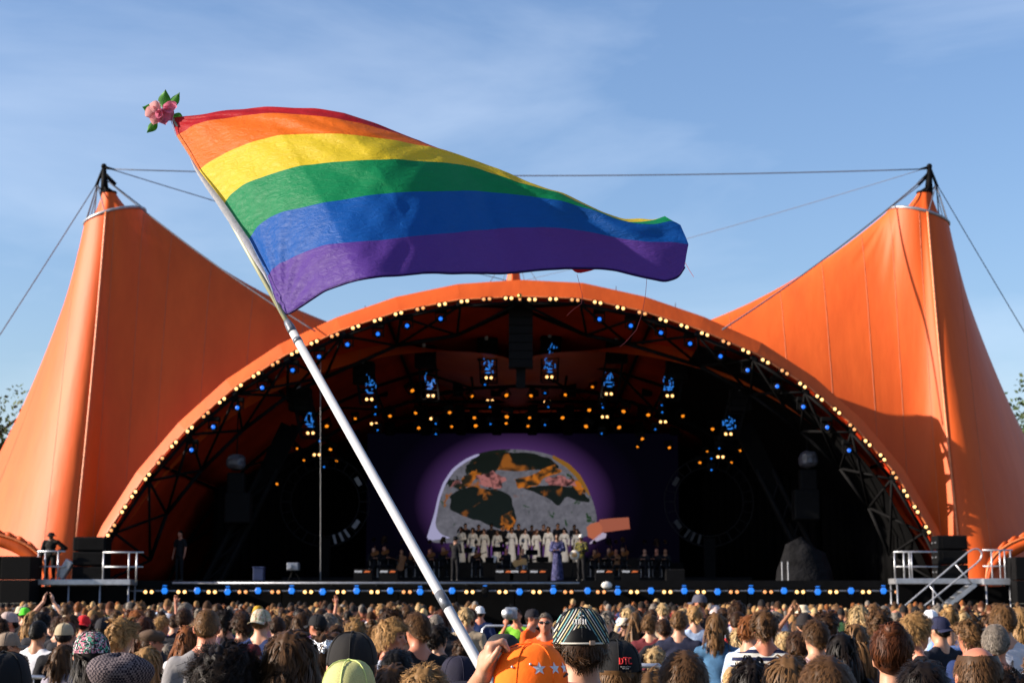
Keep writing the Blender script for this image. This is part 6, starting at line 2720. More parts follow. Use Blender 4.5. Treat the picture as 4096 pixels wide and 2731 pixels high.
A(3010, 2629, 8.4, 'person with dark brown plaited hair at the bottom right', 'f_near', 'wavy', 'dark', group=near, seed=4)
A(3153, 2611, 7.0, 'person with straight brown hair streaked blond at the bottom right', 'f_near', 'long', 'lightbrown', group=near, seed=5)
A(3307, 2618, 5.2, 'person with very short greying brown hair, largest head at right', 'm_near', 'short', 'midbrown', group=near, seed=10)
A(3564, 2479, 8.0, 'person with auburn hair piled up in a curly updo', 'f_near', 'updo', 'auburn', group=near, skin='fair', top=WHITE, seed=1, yaw=-14)
A(3694, 2629, 6.0, 'person with spiky dark hair at the bottom right', 'm_near', 'crop', 'dark', group=near, seed=11)
A(3912, 2581, 6.5, 'person balding at the crown with short brown hair', 'm_near', 'bald', 'midbrown', skin='red', group=near, seed=1)
A(4062, 2672, 7.0, 'person with dark curls at the bottom right corner', 'm_near', 'curly', 'dark', group=near, seed=2)

mid = 'people in the middle rows'
A(30, 2526, 14, 'person in a faded tan cap at the left edge', 'm', 'short', 'brown', hat='cap', hatc=(0.20, 0.15, 0.11), yaw=-60, group=mid)
A(40, 2445, 19.5, 'person in sunglasses and a white-fronted cap looking left', 'm', 'short', 'dark', hat='cap', hatc=(0.35, 0.27, 0.25), yaw=120, sunglasses=True, skin='red', group=mid)
A(152, 2480, 17, 'black-haired person in a white t-shirt with a dark collar', 'm', 'short', 'black', top=WHITE, skin='tan', group=mid, yaw=-20)
A(248, 2572, 15, 'small person with brown shoulder-length hair behind the floral cap', 'f', 'bob', 'midbrown', top=(0.25, 0.23, 0.28), group=mid, yaw=-25)
A(488, 2457, 13.4, 'person with thick blond curls in a pale patterned shirt', 'm', 'curly', 'blond', shirt_mat=FLORSHIRT, group=mid, seed=4, yaw=-25)
A(605, 2517, 15.4, 'person in a brown flat cap with the face in profile', 'm', 'short', 'brown', hat='flat', hatc=(0.075, 0.045, 0.028), yaw=-75, group=mid, skin='red')
A(829, 2437, 11.8, 'tall person with a shaved head in a grey t-shirt', 'm_near', 'buzz', 'lightbrown', top=GREYT, skin='red', group=mid)
A(749, 2502, 15.8, 'person with long strawberry blond hair beside the shaved head', 'f', 'long', 'ginger', top=WHITE, group=mid)
A(971, 2441, 17, 'brown-haired person in a white t-shirt right of the shaved head', 'm', 'mess', 'brown', top=WHITE, group=mid, yaw=20)
A(1043, 2433, 16.6, 'person in a navy t-shirt with a backward camouflage cap', 'm', 'short', 'lightbrown', hat='capback', hat_mat={'crown': CAMO, 'brim': CAMO}, top=NAVY, group=mid, yaw=-20)
A(1557, 2464, 12, 'person with a blond quiff turned sideways, face in view', 'm_near', 'mess', 'blond', top=(0.35, 0.37, 0.45), yaw=-105, group=mid, seed=6, skin='red', level='near')
A(1675, 2444, 12.8, 'short-haired person in a black t-shirt turned to the left', 'm', 'crop', 'midbrown', top=BLK, skin='red', group=mid, yaw=35, seed=2, level='near')
A(2496, 2468, 29, 'bare-shouldered person in a cream bucket hat', 'f_vest', 'short', 'brown', hat='bucket', hatc=(0.55, 0.46, 0.36), top=(0.3, 0.16, 0.10), group=mid)
A(2600, 2452, 21, 'person in a maroon top with one hand on the hip', 'm_hip', 'mess', 'lightbrown', top=(0.10, 0.015, 0.02), group=mid, yaw=-15)
A(2655, 2470, 19.5, 'person in a black t-shirt with a bare arm akimbo', 'm_hipl', 'crop', 'brown', top=BLK, group=mid)
A(2716, 2437, 18.6, 'light-haired person in a dark jumper with a white collar', 'm_long', 'crop', 'lightbrown', top=(0.010, 0.012, 0.03), group=mid, yaw=-15)
A(2800, 2374, 27, 'tallest person, in a dark grey cap, above the far rows', 'm', 'short', 'brown', hat='cap', hatc=(0.06, 0.06, 0.085), yaw=60, group=mid, skin='red')
A(2866, 2446, 17, 'person with a golden brown bob in a denim shirt', 'f_long', 'bob', 'lightbrown', shirt_mat=DENIM, group=mid, yaw=-15)
A(2860, 2418, 27, 'person in a pale pink knitted hat behind the denim shirt', 'f', 'short', 'brown', hat='beanie', hatc=(0.50, 0.40, 0.38), group=mid)
A(2949, 2397, 20, 'tall brown-haired person with a white collar', 'm', 'mess', 'brown', top=(0.5, 0.52, 0.6), group=mid, seed=2)
A(2996, 2455, 14.6, 'ginger-haired person in a light blue shirt beside the striped top', 'm', 'crop', 'ginger', top=(0.30, 0.38, 0.52), group=mid, yaw=-50)
A(3057, 2428, 13.4, 'person in a navy and white striped top', 'm', 'mess', 'midbrown', shirt_mat=BRETON, skin='red', group=mid, seed=3)
A(2955, 2512, 18, 'person with long straight blond hair behind the blue shirt', 'f', 'long', 'paleblond', group=mid)
A(3136, 2520, 14, 'blond person with a pale hair band beside the striped top', 'f', 'updo', 'paleblond', top=(0.5, 0.48, 0.45), group=mid)
A(3192, 2518, 13, 'person with short dark brown hair right of the hair band', 'm', 'crop', 'brown', group=mid, seed=5)
A(3264, 2474, 12.6, 'brown-haired person in a pink t-shirt with an ear showing', 'm', 'crop', 'midbrown', top=(0.55, 0.36, 0.36), skin='fair', group=mid, yaw=14, seed=6, level='near')
A(3366, 2524, 12, 'person with long dark hair hanging straight at the right', 'f', 'long', 'dark', group=mid, seed=3)
A(3220, 2450, 18, 'person in a black knitted hat below the raised hands', 'm', 'short', 'dark', hat='beanie', hatc=(0.012, 0.009, 0.010), group=mid)
A(3300, 2437, 15.5, 'person with bushy dark brown hair at the right', 'm', 'curly', 'brown', group=mid, seed=5)
A(3190, 2478, 23, 'person clapping both hands high above the crowd', 'm_clap', 'short', 'lightbrown', top=(0.3, 0.28, 0.26), group=mid, skin='tan')
A(3438, 2416, 19.6, 'person with long pale blond curls at the right', 'f', 'wavy', 'paleblond', group=mid, seed=6)
A(3425, 2490, 15, 'person with long light brown hair below the blond curls', 'f', 'long', 'lightbrown', group=mid, seed=6, top=(0.2, 0.16, 0.2))
A(3516, 2430, 17, 'person with tousled mid brown hair left of the blond quiff', 'm', 'curly', 'midbrown', group=mid, seed=7)
A(3582, 2437, 25, 'bald person behind the auburn updo', 'm', 'bald', 'grey', skin='red', group=mid)
A(3655, 2442, 12.4, 'bearded-looking person with swept blond hair turned right', 'm', 'mess', 'blond', yaw=-65, group=mid, seed=8, top=BLK, skin='red', level='near')
A(3760, 2463, 15.6, 'person in a navy cap with a white front and dark top', 'm_long', 'short', 'dark', hat='capback', hatc=(0.012, 0.014, 0.04), top=(0.010, 0.011, 0.018), group=mid, yaw=30)
A(3722, 2437, 21, 'person in a clean white cap at the right', 'm', 'short', 'brown', hat='cap', hatc=(0.65, 0.66, 0.70), top=WHITE, group=mid)
A(3792, 2420, 18, 'blond person with hair tied up in a mid blue t-shirt', 'f', 'updo', 'blond', top=(0.16, 0.25, 0.50), group=mid, seed=4)
A(3877, 2468, 14, 'person with reddish blond curls at the right', 'm', 'curly', 'lightbrown', group=mid, seed=8, skin='red', yaw=30, top=NAVY)
A(3980, 2494, 11, 'person with short grey hair in a white t-shirt', 'm', 'short', 'grey', top=WHITE, skin='red', group=mid, seed=3, level='near', yaw=-12)
A(4012, 2411, 14, 'tall brown-haired person in a white t-shirt at the right', 'm', 'crop', 'lightbrown', top=WHITE, group=mid, seed=9, level='near', yaw=10)
A(4080, 2420, 17, 'person with long wavy blond hair at the right edge', 'f', 'wavy', 'blond', group=mid, seed=7)
# rows a little further back
A(1202, 2446, 20, 'person with long smooth brown hair in the left middle rows', 'f', 'long', 'midbrown', group=mid, seed=7)
A(1274, 2455, 18, 'person in a black cap turned left, above the foil headband', 'm', 'short', 'dark', hat='cap', hatc=BLK, yaw=50, skin='red', group=mid)
A(1422, 2470, 18, 'person with golden curls above the tall black cap', 'f', 'curly', 'blond', group=mid, seed=9)
A(1629, 2413, 24, 'person with voluminous brown hair above the quiff', 'f', 'curly', 'midbrown', group=mid, seed=10)
A(1566, 2424, 20, 'person with big dark hair behind the blond quiff', 'f', 'bigcurl', 'brown', group=mid, seed=3)
A(1745, 2455, 20, 'grey-haired person just left of the pole', 'm', 'short', 'grey', group=mid, seed=4)
A(1752, 2490, 15.8, 'dark-haired person in black just left of the pole', 'm_long', 'mess', 'dark', group=mid, seed=9, top=BLK, yaw=-30)
A(1768, 2433, 22, 'person with auburn hair near the pole', 'f', 'bob', 'auburn', group=mid, seed=2)
A(1139, 2455, 20.5, 'person with light brown curls above the pinned-up hair', 'f', 'curly', 'lightbrown', group=mid, seed=11)
A(1348, 2494, 18.2, 'person with a smooth brown head behind the foil headband', 'm', 'crop', 'midbrown', group=mid, seed=12)
A(128, 2441, 22, 'blond person in the left middle rows', 'f', 'bob', 'blond', group=mid, seed=3)
A(170, 2441, 21.2, 'dark-haired person beside the blond at the left', 'm', 'mess', 'dark', group=mid, seed=10)
A(335, 2459, 22, 'person in a bright red cap', 'm', 'short', 'brown', hat='capback', hatc=(0.55, 0.015, 0.02), group=mid, skin='red')
A(414, 2468, 18, 'person in a black cap beside the blond curls', 'm', 'short', 'dark', hat='cap', hatc=(0.010, 0.010, 0.014), group=mid)
A(257, 2489, 16, 'person in a sand-coloured cap and black top', 'm', 'short', 'dark', hat='cap', hatc=(0.32, 0.26, 0.17), top=BLK, group=mid)
A(575, 2461, 16.8, 'person with smooth dark auburn hair behind the brown flat cap', 'f', 'bob', 'auburn', group=mid, seed=4)
A(644, 2459, 20, 'person with cropped blond hair left of the shaved head', 'm', 'crop', 'blond', group=mid, seed=13, yaw=-40)
A(736, 2428, 20, 'person with dark brown hair above the strawberry blond', 'm', 'crop', 'brown', group=mid, seed=14)
A(265, 2411, 28, 'tall brown-haired person standing out at the left', 'm', 'mess', 'midbrown', group=mid, seed=11)
A(222, 2416, 33, 'person in a white cap in the far left rows', 'm', 'short', 'brown', hat='cap', hatc=(0.6, 0.6, 0.58), group=mid)
A(100, 2428, 30, 'person in a bright green hat', 'm', 'short', 'brown', hat='beanie', hatc=(0.09, 0.62, 0.03), group=mid)
A(237, 2459, 20, 'brown-haired person left of the red cap', 'm', 'crop', 'brown', group=mid, seed=15)
A(281, 2450, 19.4, 'lighter brown-haired person touching the red cap', 'm', 'mess', 'midbrown', group=mid, seed=12)
A(645, 2440, 30, 'person raising one arm in the left far rows', 'f_up', 'crop', 'brown', group=mid, skin='red', top=(0.3, 0.3, 0.33))
A(1395, 2440, 31, 'person with one arm straight up left of the pole', 'm_up', 'crop', 'dark', group=mid, skin='red', top=BLK)
A(180, 2425, 29, 'person waving both arms at the far left', 'm_clap', 'short', 'brown', group=mid, skin='pale', top=(0.4, 0.3, 0.3))

# staff in the lane before the stage
stf = 'staff in the lane before the stage'
A(2182, 2450, 20, 'grey-haired guard in sunglasses and an orange t-shirt facing the camera', 'm', 'buzz', 'grey', top=ORV, yaw=172, sunglasses=True, skin='red', group=stf, level='near')
A(2126, 2434, 25, 'guard in a dark cap and orange top looking right', 'm', 'short', 'dark', hat='cap', hatc=(0.012, 0.010, 0.014), top=ORV, yaw=-115, skin='red', group=stf)
A(2068, 2434, 28.5, 'camera operator in a green vest with a shoulder camera', 'm_cam', 'buzz', 'brown', top=(0.16, 0.42, 0.03), yaw=165, skin='red', group=stf)
cpos = P(2040, 2452, 28.2)
e = empty('shoulder_camera', cpos, 'grey shoulder camera held by the operator in green', 'camera')
mb = MB()
mb.bbox(cpos + Vector((0.02, 0, 0)), (0.2, 0.42, 0.2), 0.03)
mb.obj('body', STEEL, e)
mb = MB()
mb.tube(cpos + Vector((-0.02, -0.2, 0)), cpos + Vector((-0.05, -0.42, 0)), 0.07, 12, 0.085)
mb.obj('lens', ALU, e, True)
mb = MB()
mb.bbox(cpos + Vector((0.02, 0.02, 0.13)), (0.05, 0.3, 0.04), 0.01)
mb.obj('handle', BLACK, e)

# ------------------------------------------------------------------ striped cap and black cap details, orange cap with hand
def on_person(o, name, V, Fc, m, smooth=True, color=None):
    return link(name, mesh_from(name, V, Fc, m, smooth), o, local=True, color=color)


def find(lab):
    return [o for o in bpy.data.objects if o.get('label') == lab][0]


sp_ = find('tall person in a black cap with thin pale stripes, hair showing below')
mb = MB()                       # half-moon opening at the back with strap and buckle
S = []
for i in range(13):
    q = R(-90) + R(-38 + 76 * i / 12)
    top_ = 0.050 * math.sin(math.pi * i / 12) ** 0.6 + 0.004
    for j in range(4):
        z = 0.018 + top_ * j / 3
        ps = math.asin(min(0.95, max(0, (z - 0.02) / 0.112)))
        rf = math.cos(ps) ** 0.66 * 1.012
        S.append((0.092 * rf * math.cos(q) + HO[0], 0.108 * rf * math.sin(q) + HO[1], z + HO[2]))
on_person(sp_, 'cap_opening', S, grid_faces(13, 4), HAIR, color=HAIRS['dark'])
mb = MB()
mb.path([(HO[0] + 0.0945 * math.cos(R(-90) + R(a)), HO[1] + 0.1105 * math.sin(R(-90) + R(a)), HO[2] + 0.022) for a in range(-44, 46, 8)], 0.0035, 6)
on_person(sp_, 'strap', mb.v, mb.f, mat('cream_strap', (0.45, 0.42, 0.36), 0.7, noise=(30, .2)))
mb = MB()
mb.bbox((HO[0] + 0.032, HO[1] - 0.108, HO[2] + 0.024), (0.018, 0.006, 0.014), 0.002, (0, 0, 0.3))
on_person(sp_, 'buckle', mb.v, mb.f, mat('tan_leather', (0.30, 0.20, 0.14), 0.6, noise=(30, .2)), False)


def cap_point(q, z, off=1.02):
    ps = math.asin(min(0.97, max(0, (z - 0.02) / 0.112)))
    rf = math.cos(ps) ** 0.66 * off
    return Vector((0.092 * rf * math.cos(q) + HO[0], 0.108 * rf * math.sin(q) + HO[1], z + HO[2]))


# stitched word on the striped cap, letters as little bars
def stitch(o, name, strokes, q0, z0, sc, m, off=1.03, r=0.0012):
    mb = MB()
    for st_ in strokes:
        mb.path([cap_point(R(-90) + R(q0 + x * sc), z0 + y * sc * 0.0016, off) for x, y in st_], r, 5)
    return tag(on_person(o, name, mb.v, mb.f, m, False), kind='stuff')


THR = mat('white_thread', (0.62, 0.60, 0.58), 0.7, noise=(40, .2))
nN = lambda x: [[(x, 0), (x, 10), (x + 5, 10), (x + 5, 0)]]
nU = lambda x: [[(x, 10), (x, 0), (x + 5, 0), (x + 5, 10)]]
stitch(sp_, 'stitched_word', nN(-16) + nU(-8) + nN(0) + nU(8), -4, 0.082, 1.0, THR)
stitch(sp_, 'stitched_peak', [[(-6, 16), (0, 26), (4, 18), (10, 16)], [(-4, 15), (2, 15)]], -4, 0.082, 1.0, THR)
dt = find('person in a black cap lettered in red beside the striped cap')
REDT = mat('red_thread_letters', (0.65, 0.02, 0.02), 0.6, noise=(40, .2))
D_ = [[(-14, 0), (-14, 14), (-8, 12), (-6, 7), (-8, 2), (-14, 0)]]
T_ = [[(-4, 14), (5, 14)], [(0.5, 14), (0.5, 0)]]
C_ = [[(15, 13), (9, 13), (7, 8), (8, 1), (15, 1)]]
stitch(dt, 'lettering', [[(x * 1.0 + 16, y) for x, y in s_] for s_ in D_ + T_ + C_], 0, 0.050, 1.0, REDT, 1.03, 0.0026)
stitch(dt, 'small_lettering', [[(x + 2, -6), (x + 4.5, -6)] for x in range(2, 26, 4)] + [[(x + 6, -10), (x + 8.5, -10)] for x in range(2, 18, 4)], 0, 0.050, 1.0, THR, 1.03, 0.0009)

# orange cap person: facing right, right hand holding the cap from behind
custom = {-1: (Vector((-0.34, -0.20, 1.50)), Vector((-0.01, -0.128, 1.690)), (0.10, 0.25, 0.96), (0.05, 0.95, -0.28), 1.25)}
BODY['m_cap'] = body_meshes('m_cap', voxel=0.0072, custom=custom, sleeve='tee')
oc = A(2112, 2570, 5.1, 'person in a bright orange cap with white stars, gripping it with one hand', 'm_cap', 'short', 'lightbrown', hat='cap', hatc=(1.0, 0.15, 0.008), yaw=-82, group=near, top=(0.05, 0.05, 0.06), skin='fair', seed=4)
STAR = mat('star_print', (0.55, 0.56, 0.62), 0.6, noise=(30, .1))
for q, z, s in ((R(6), 0.066, 0.019), (R(34), 0.066, 0.018), (R(58), 0.066, 0.017)):
    cpt = cap_point(q, z, 1.03)
    V = [cpt]
    for k in range(10):
        rr_ = s if k % 2 == 0 else s * 0.42
        a = math.pi / 2 + k * math.pi / 5
        dz = rr_ * math.sin(a)
        dq = rr_ * math.cos(a) / 0.098
        V.append(cap_point(q + dq, z + dz, 1.034))
    on_person(oc, 'star', V, [(0, k, k % 10 + 1) for k in range(1, 11)], STAR, False)
for q, z in ((R(-38), 0.070), (R(-8), 0.078)):
    cpt = cap_point(q, z, 1.03)
    mb = MB()
    mb.ball(cpt, 0.0042, 8, 6)
    on_person(oc, 'eyelet', mb.v, mb.f, ALU)

# ------------------------------------------------------------------ the rest of the crowd
rc = random.Random(21)
HCOL = ['dark', 'brown', 'brown', 'midbrown', 'midbrown', 'lightbrown', 'lightbrown', 'blond', 'blond', 'auburn', 'ginger', 'grey', 'paleblond']
HSTY_M = ['short', 'crop', 'crop', 'mess', 'mess', 'curly', 'buzz']
HSTY_F = ['long', 'long', 'wavy', 'bob', 'bob', 'updo', 'curly']
TOPS = [('white', WHITE), ('black', BLK), ('black', BLK), ('dark', (0.012, 0.010, 0.012)), ('navy', NAVY), ('grey', GREYT), ('pale blue', (0.30, 0.38, 0.52)), ('red', (0.35, 0.02, 0.02)), ('green', (0.03, 0.09, 0.035)), ('pink', (0.50, 0.25, 0.27)), ('beige', (0.36, 0.28, 0.19)), ('purple', (0.10, 0.045, 0.16)), ('orange', (0.60, 0.12, 0.02))]
HATS = [('white', (0.6, 0.6, 0.6)), ('black', (0.012, 0.012, 0.014)), ('navy', (0.015, 0.02, 0.05)), ('yellow', (0.40, 0.22, 0.015)), ('maroon', (0.10, 0.01, 0.012)), ('cream', (0.5, 0.42, 0.3)), ('grey', (0.12, 0.12, 0.13)), ('green', (0.07, 0.17, 0.08))]
HNAME = {'dark': 'dark-haired', 'brown': 'brown-haired', 'midbrown': 'chestnut-haired', 'lightbrown': 'light-brown-haired', 'blond': 'blond', 'paleblond': 'pale-blond', 'auburn': 'auburn-haired', 'ginger': 'ginger-haired', 'grey': 'grey-haired'}
SNAME = {'short': 'short', 'crop': 'cropped', 'mess': 'tousled', 'curly': 'curly', 'buzz': 'shaved', 'long': 'long', 'wavy': 'wavy', 'bob': 'bobbed', 'updo': 'tied-up'}


def zone(px):
    for lim, nm in ((500, 'below the left speaker stack'), (950, 'below the blue crate'), (1450, 'left of the flag pole'), (1960, 'around the flag pole'), (2700, 'right of the lane'), (3250, 'below the covered gear'), (3650, 'left of the stairs'), (9999, 'below the stairs')):
        if px < lim:
            return nm


def lane(px, Y):
    return 1925 < px < 2245 and Y > 12.5


made = 0
tries = 0
seen = {}
while made < 205 and tries < 9000:
    tries += 1
    u = rc.random()
    Y = 17.5 + 22 * u ** 0.8 if made > 24 else 9.5 + 8.5 * rc.random()
    px = rc.uniform(-60, 4160)
    if lane(px, Y):
        continue
    X = P(px, 2400, Y).x
    if any((X - a) ** 2 + (Y - b) ** 2 < (0.42 if Y > 17 else 0.5) ** 2 for a, b in PEOPLE_XY):
        continue
    fem = rc.random() < 0.45
    if Y < 18:                   # low fillers between the named people
        H = rc.uniform(1.50, 1.64)
    else:
        H = rc.gauss(1.68 if fem else 1.79, 0.06)
    row = HOR + (CZ - H) * F / Y
    hatk = rc.random() < 0.10
    hcol = rc.choice(HCOL)
    sty = rc.choice(HSTY_F if fem else HSTY_M)
    tn, tcx = rc.choice(TOPS)
    dep = 'far rows' if Y > 26 else ('middle rows' if Y > 17.5 else 'near rows')
    if hatk:
        hn, hcc = rc.choice(HATS)
        hk = rc.choice(['cap', 'capback', 'bucket', 'beanie'] if Y > 17 else ['cap'])
        lab = 'person in a %s %s and %s top, %s %s' % (hn, {'capback': 'backward-cap', 'bucket': 'bucket-hat', 'beanie': 'knitted-hat'}.get(hk, 'cap').replace('-', ' ' if len(zone(px).split()) < 5 else '-'), tn, dep, zone(px))
    else:
        hk, hcc = None, (0, 0, 0)
        lab = '%s person, hair %s, %s top, %s %s' % (HNAME[hcol], SNAME[sty], tn, dep, zone(px))
    seen[lab] = seen.get(lab, 0) + 1
    if seen[lab] > 1:
        continue
    bk = ('f' if fem else 'm') + (rc.choice(['', 'long']) if rc.random() < 0.3 else '')
    bk = {'flong': 'f_longfar', 'mlong': 'm_longfar', 'f': 'f_far', 'm': 'm_far'}[bk]
    A(px, row, Y, lab, bk, 'short' if (hk and not fem) else sty, hcol, hat=hk, hatc=hcc, top=tcx, group='people filling the crowd', yaw=rc.choice([0, 0, rc.uniform(-35, 35), rc.uniform(-70, 70)]), seed=rc.randrange(4), skin=rc.choice(['fair', 'fair', 'red', 'pale', 'tan']), level='far' if Y > 20 else 'mid', height=H)
    made += 1

# far mass nobody could count: heads and shoulders up to the stage pit
r = np.random.default_rng(5)
Vs, Fs, Cs = [], [], []
k0 = 0
hb = MB()
hb.ball((0, 0, 0), (0.078, 0.098, 0.115), 9, 6)
hv, hf = np.array(hb.v), hb.f
tb = MB()
tb.ball((0, 0, 0), (0.21, 0.13, 0.30), 9, 6)
tv, tf = np.array(tb.v), tb.f
lgb = MB()
lgb.path([(0, 0, -0.12), (0, 0, -1.40)], [0.16, 0.10], 7)
lv, lf = np.array(lgb.v), lgb.f
hcols = [HAIRS[c] for c in HCOL] + [(0.012, 0.010, 0.010)] * 3
cnt = 0
while cnt < 620:
    Y = r.uniform(30, 58)
    px = r.uniform(-80, 4180)
    if lane(px, Y):
        continue
    p = P(px, 2400, Y)
    H = r.normal(1.73, 0.075)
    X = p.x
    base = np.array([X, Y, H - 0.115])
    hc = np.array(hcols[r.integers(len(hcols))]) * r.uniform(0.8, 1.3)
    sk = np.array(SKINS[['fair', 'red', 'pale', 'tan'][r.integers(4)]])
    tc_ = np.array(TOPS[r.integers(len(TOPS))][1])
    # hair: top and back of the head ball, skin in front
    sc = r.uniform(0.95, 1.15)
    v = wob(hv * sc, 0.012, 30, cnt)
    col = np.where(((hv[:, 2] > -0.05) & (hv[:, 1] < 0.05))[:, None], hc, sk)
    for V_, F_, C_, off in ((v, hf, col, base), (tv, tf, np.tile(tc_, (len(tv), 1)), base + np.array([0, 0, -0.44])), (lv, lf, np.tile(tc_ * 0.3 + 0.01, (len(lv), 1)), np.array([X, Y, 1.4]))):
        Vs.append(V_ + off)
        Fs += [tuple(i + k0 for i in f) for f in F_]
        Cs.append(C_)
        k0 += len(V_)
    cnt += 1
FARM = mat('far_crowd_cloth', (0.9, 0.9, 0.9), 0.85, 0, 0.2, noise=(25, 0.35), tint=True)
tag(link('far_crowd', mesh_from('far_crowd', np.vstack(Vs), Fs, FARM, True, np.vstack(Cs))), 'dense mass of small heads in front of the stage pit', 'crowd', kind='stuff')

# ------------------------------------------------------------------ crowd barriers
def barrier(px0, px1, Y, ztop, label, bars=True, nseg=1):
    a, b = P(px0, 2400, Y).x, P(px1, 2400, Y).x
    e = empty('crowd_barrier', ((a + b) / 2, Y, 0), label, 'barrier', 'steel crowd barriers')
    mb = MB()
    mb.path([(a, Y, 0.02), (a, Y, ztop - 0.06), (a + 0.06, Y, ztop), (b - 0.06, Y, ztop), (b, Y, ztop - 0.06), (b, Y, 0.02)], 0.021, 8)
    mb.obj('frame', ALU, e, True)
    mb = MB()
    mb.tube((a, Y, 0.2), (b, Y, 0.2), 0.015, 6)
    mb.obj('bottom_rail', ALU, e)
    if bars:
        n = int((b - a) / 0.12)
        for k in range(1, n):
            x = a + (b - a) * k / n
            mb = MB()
            mb.tube((x, Y, 0.2), (x, Y, ztop), 0.008, 5)
            mb.obj('bar', ALU, e)
    for x in (a + 0.2, b - 0.2):
        mb = MB()
        mb.tube((x, Y - 0.3, 0.02), (x, Y + 0.3, 0.02), 0.018, 6)
        mb.obj('foot', ALU, e)


barrier(20, 212, 15.9, 1.235, 'silver barrier end between the white t-shirt and the floral cap')
barrier(230, 757, 15.95, 1.235, 'silver barrier behind the houndstooth cap')
barrier(775, 1045, 16.0, 1.24, 'silver barrier beside the big dark curls')
barrier(2535, 2660, 14.0, 1.41, 'upright barred barrier right of the red-lettered cap')
barrier(1930, 2215, 30.0, 1.47, 'pale barrier rail crossing the lane behind the camera operator', False)
# ------------------------------------------------------------------ performers on the stage
def seat_chair(x, y, label):
    e = empty('chair', (x, y, ZF + 0.2), label, 'chair', 'orchestra chairs')
    mb = MB()
    mb.bbox((x, y, ZF + 0.2 + 0.43), (0.42, 0.42, 0.05), 0.015)
    mb.obj('seat', BLACK, e)
    mb = MB()
    mb.bbox((x, y + 0.22, ZF + 0.2 + 0.75), (0.42, 0.04, 0.3), 0.015)
    mb.obj('backrest', BLACK, e)
    for sx in (-0.18, 0.18):
        for sy in (-0.18, 0.18):
            mb = MB()
            mb.tube((x + sx, y + sy, ZF + 0.2), (x + sx, y + sy, ZF + 0.2 + (0.42 if sy < 0 else 0.85)), 0.014, 6)
            mb.obj('leg', STEEL, e)


Z7 = lambda x, y: (1600 + x / 2.352, 2000 + y / 2.352)
IV = (0.52, 0.47, 0.40)
cg = 'choir singers'
for i, x in enumerate((575, 685, 790, 915, 1050, 1175, 1285, 1395, 1545, 1665)):
    px, py = Z7(x, 244 + (i * 37 % 7) * 5)
    A(px, py, 82.0, '%s choir singer in a long ivory dress from the left' % nth(i + 1), 'choir' if i % 3 else 'choirb', ('long', 'bob', 'wavy')[i % 3], ('dark', 'brown', 'auburn', 'midbrown')[i % 4], top=IV, group=cg, yaw=180 + (i * 29 % 7 - 3) * 9, z0=ZF + 1.0, level='far', skin=('fair', 'tan', 'pale')[i % 3])
for i, x in enumerate((615, 740, 860, 970, 1115, 1240, 1350, 1485, 1640)):
    px, py = Z7(x, 214 + (i * 53 % 7) * 3)
    A(px, py, 83.9, '%s choir singer in black in the back row from the left' % nth(i + 1), 'choirm', 'crop', ('dark', 'brown', 'black')[i % 3], top=BLK, legs=BLK, group='choir singers in black', yaw=180, z0=ZF + 1.25, level='far', skin=('fair', 'tan', 'brown')[i % 3])
mg = 'orchestra players'
wood = mat('violin_wood', (0.22, 0.075, 0.02), 0.35, 0, 0.5, noise=(12, .3))
wood2 = mat('pale_wood', (0.48, 0.27, 0.10), 0.4, 0, 0.5, noise=(12, .2))


def stringed(name, c, length, m, rot, label):
    """waisted body, neck and bow"""
    e = empty(name, c, label, 'instrument', 'stringed instruments')
    e.rotation_euler = rot
    n = 24
    pts = []
    for k in range(n):
        q = 2 * math.pi * k / n
        w = 0.21 + 0.035 * math.cos(2 * q) - (0.07 * math.exp(-((abs(math.sin(q)) - 1) / 0.18) ** 2))
        pts.append((length * 0.30 * math.cos(q), 0, length * w * math.sin(q)))
    mb = MB()
    mb.prism(pts, (0, length * 0.10, 0))
    link('body', mb.mesh('body', m), e, local=True)
    mb = MB()
    mb.box((length * 0.48, 0.0, 0), (length * 0.42, length * 0.04, length * 0.05))
    mb.ball((length * 0.70, 0.0, 0), length * 0.04, 8, 6)
    link('neck', mb.mesh('neck', BLACK), e, local=True)
    mb = MB()
    mb.tube((0, -0.04, -length * 0.55), (length * 0.08, -0.04, length * 0.6), 0.008, 5)
    link('bow', mb.mesh('bow', m), e, local=True)
    return e


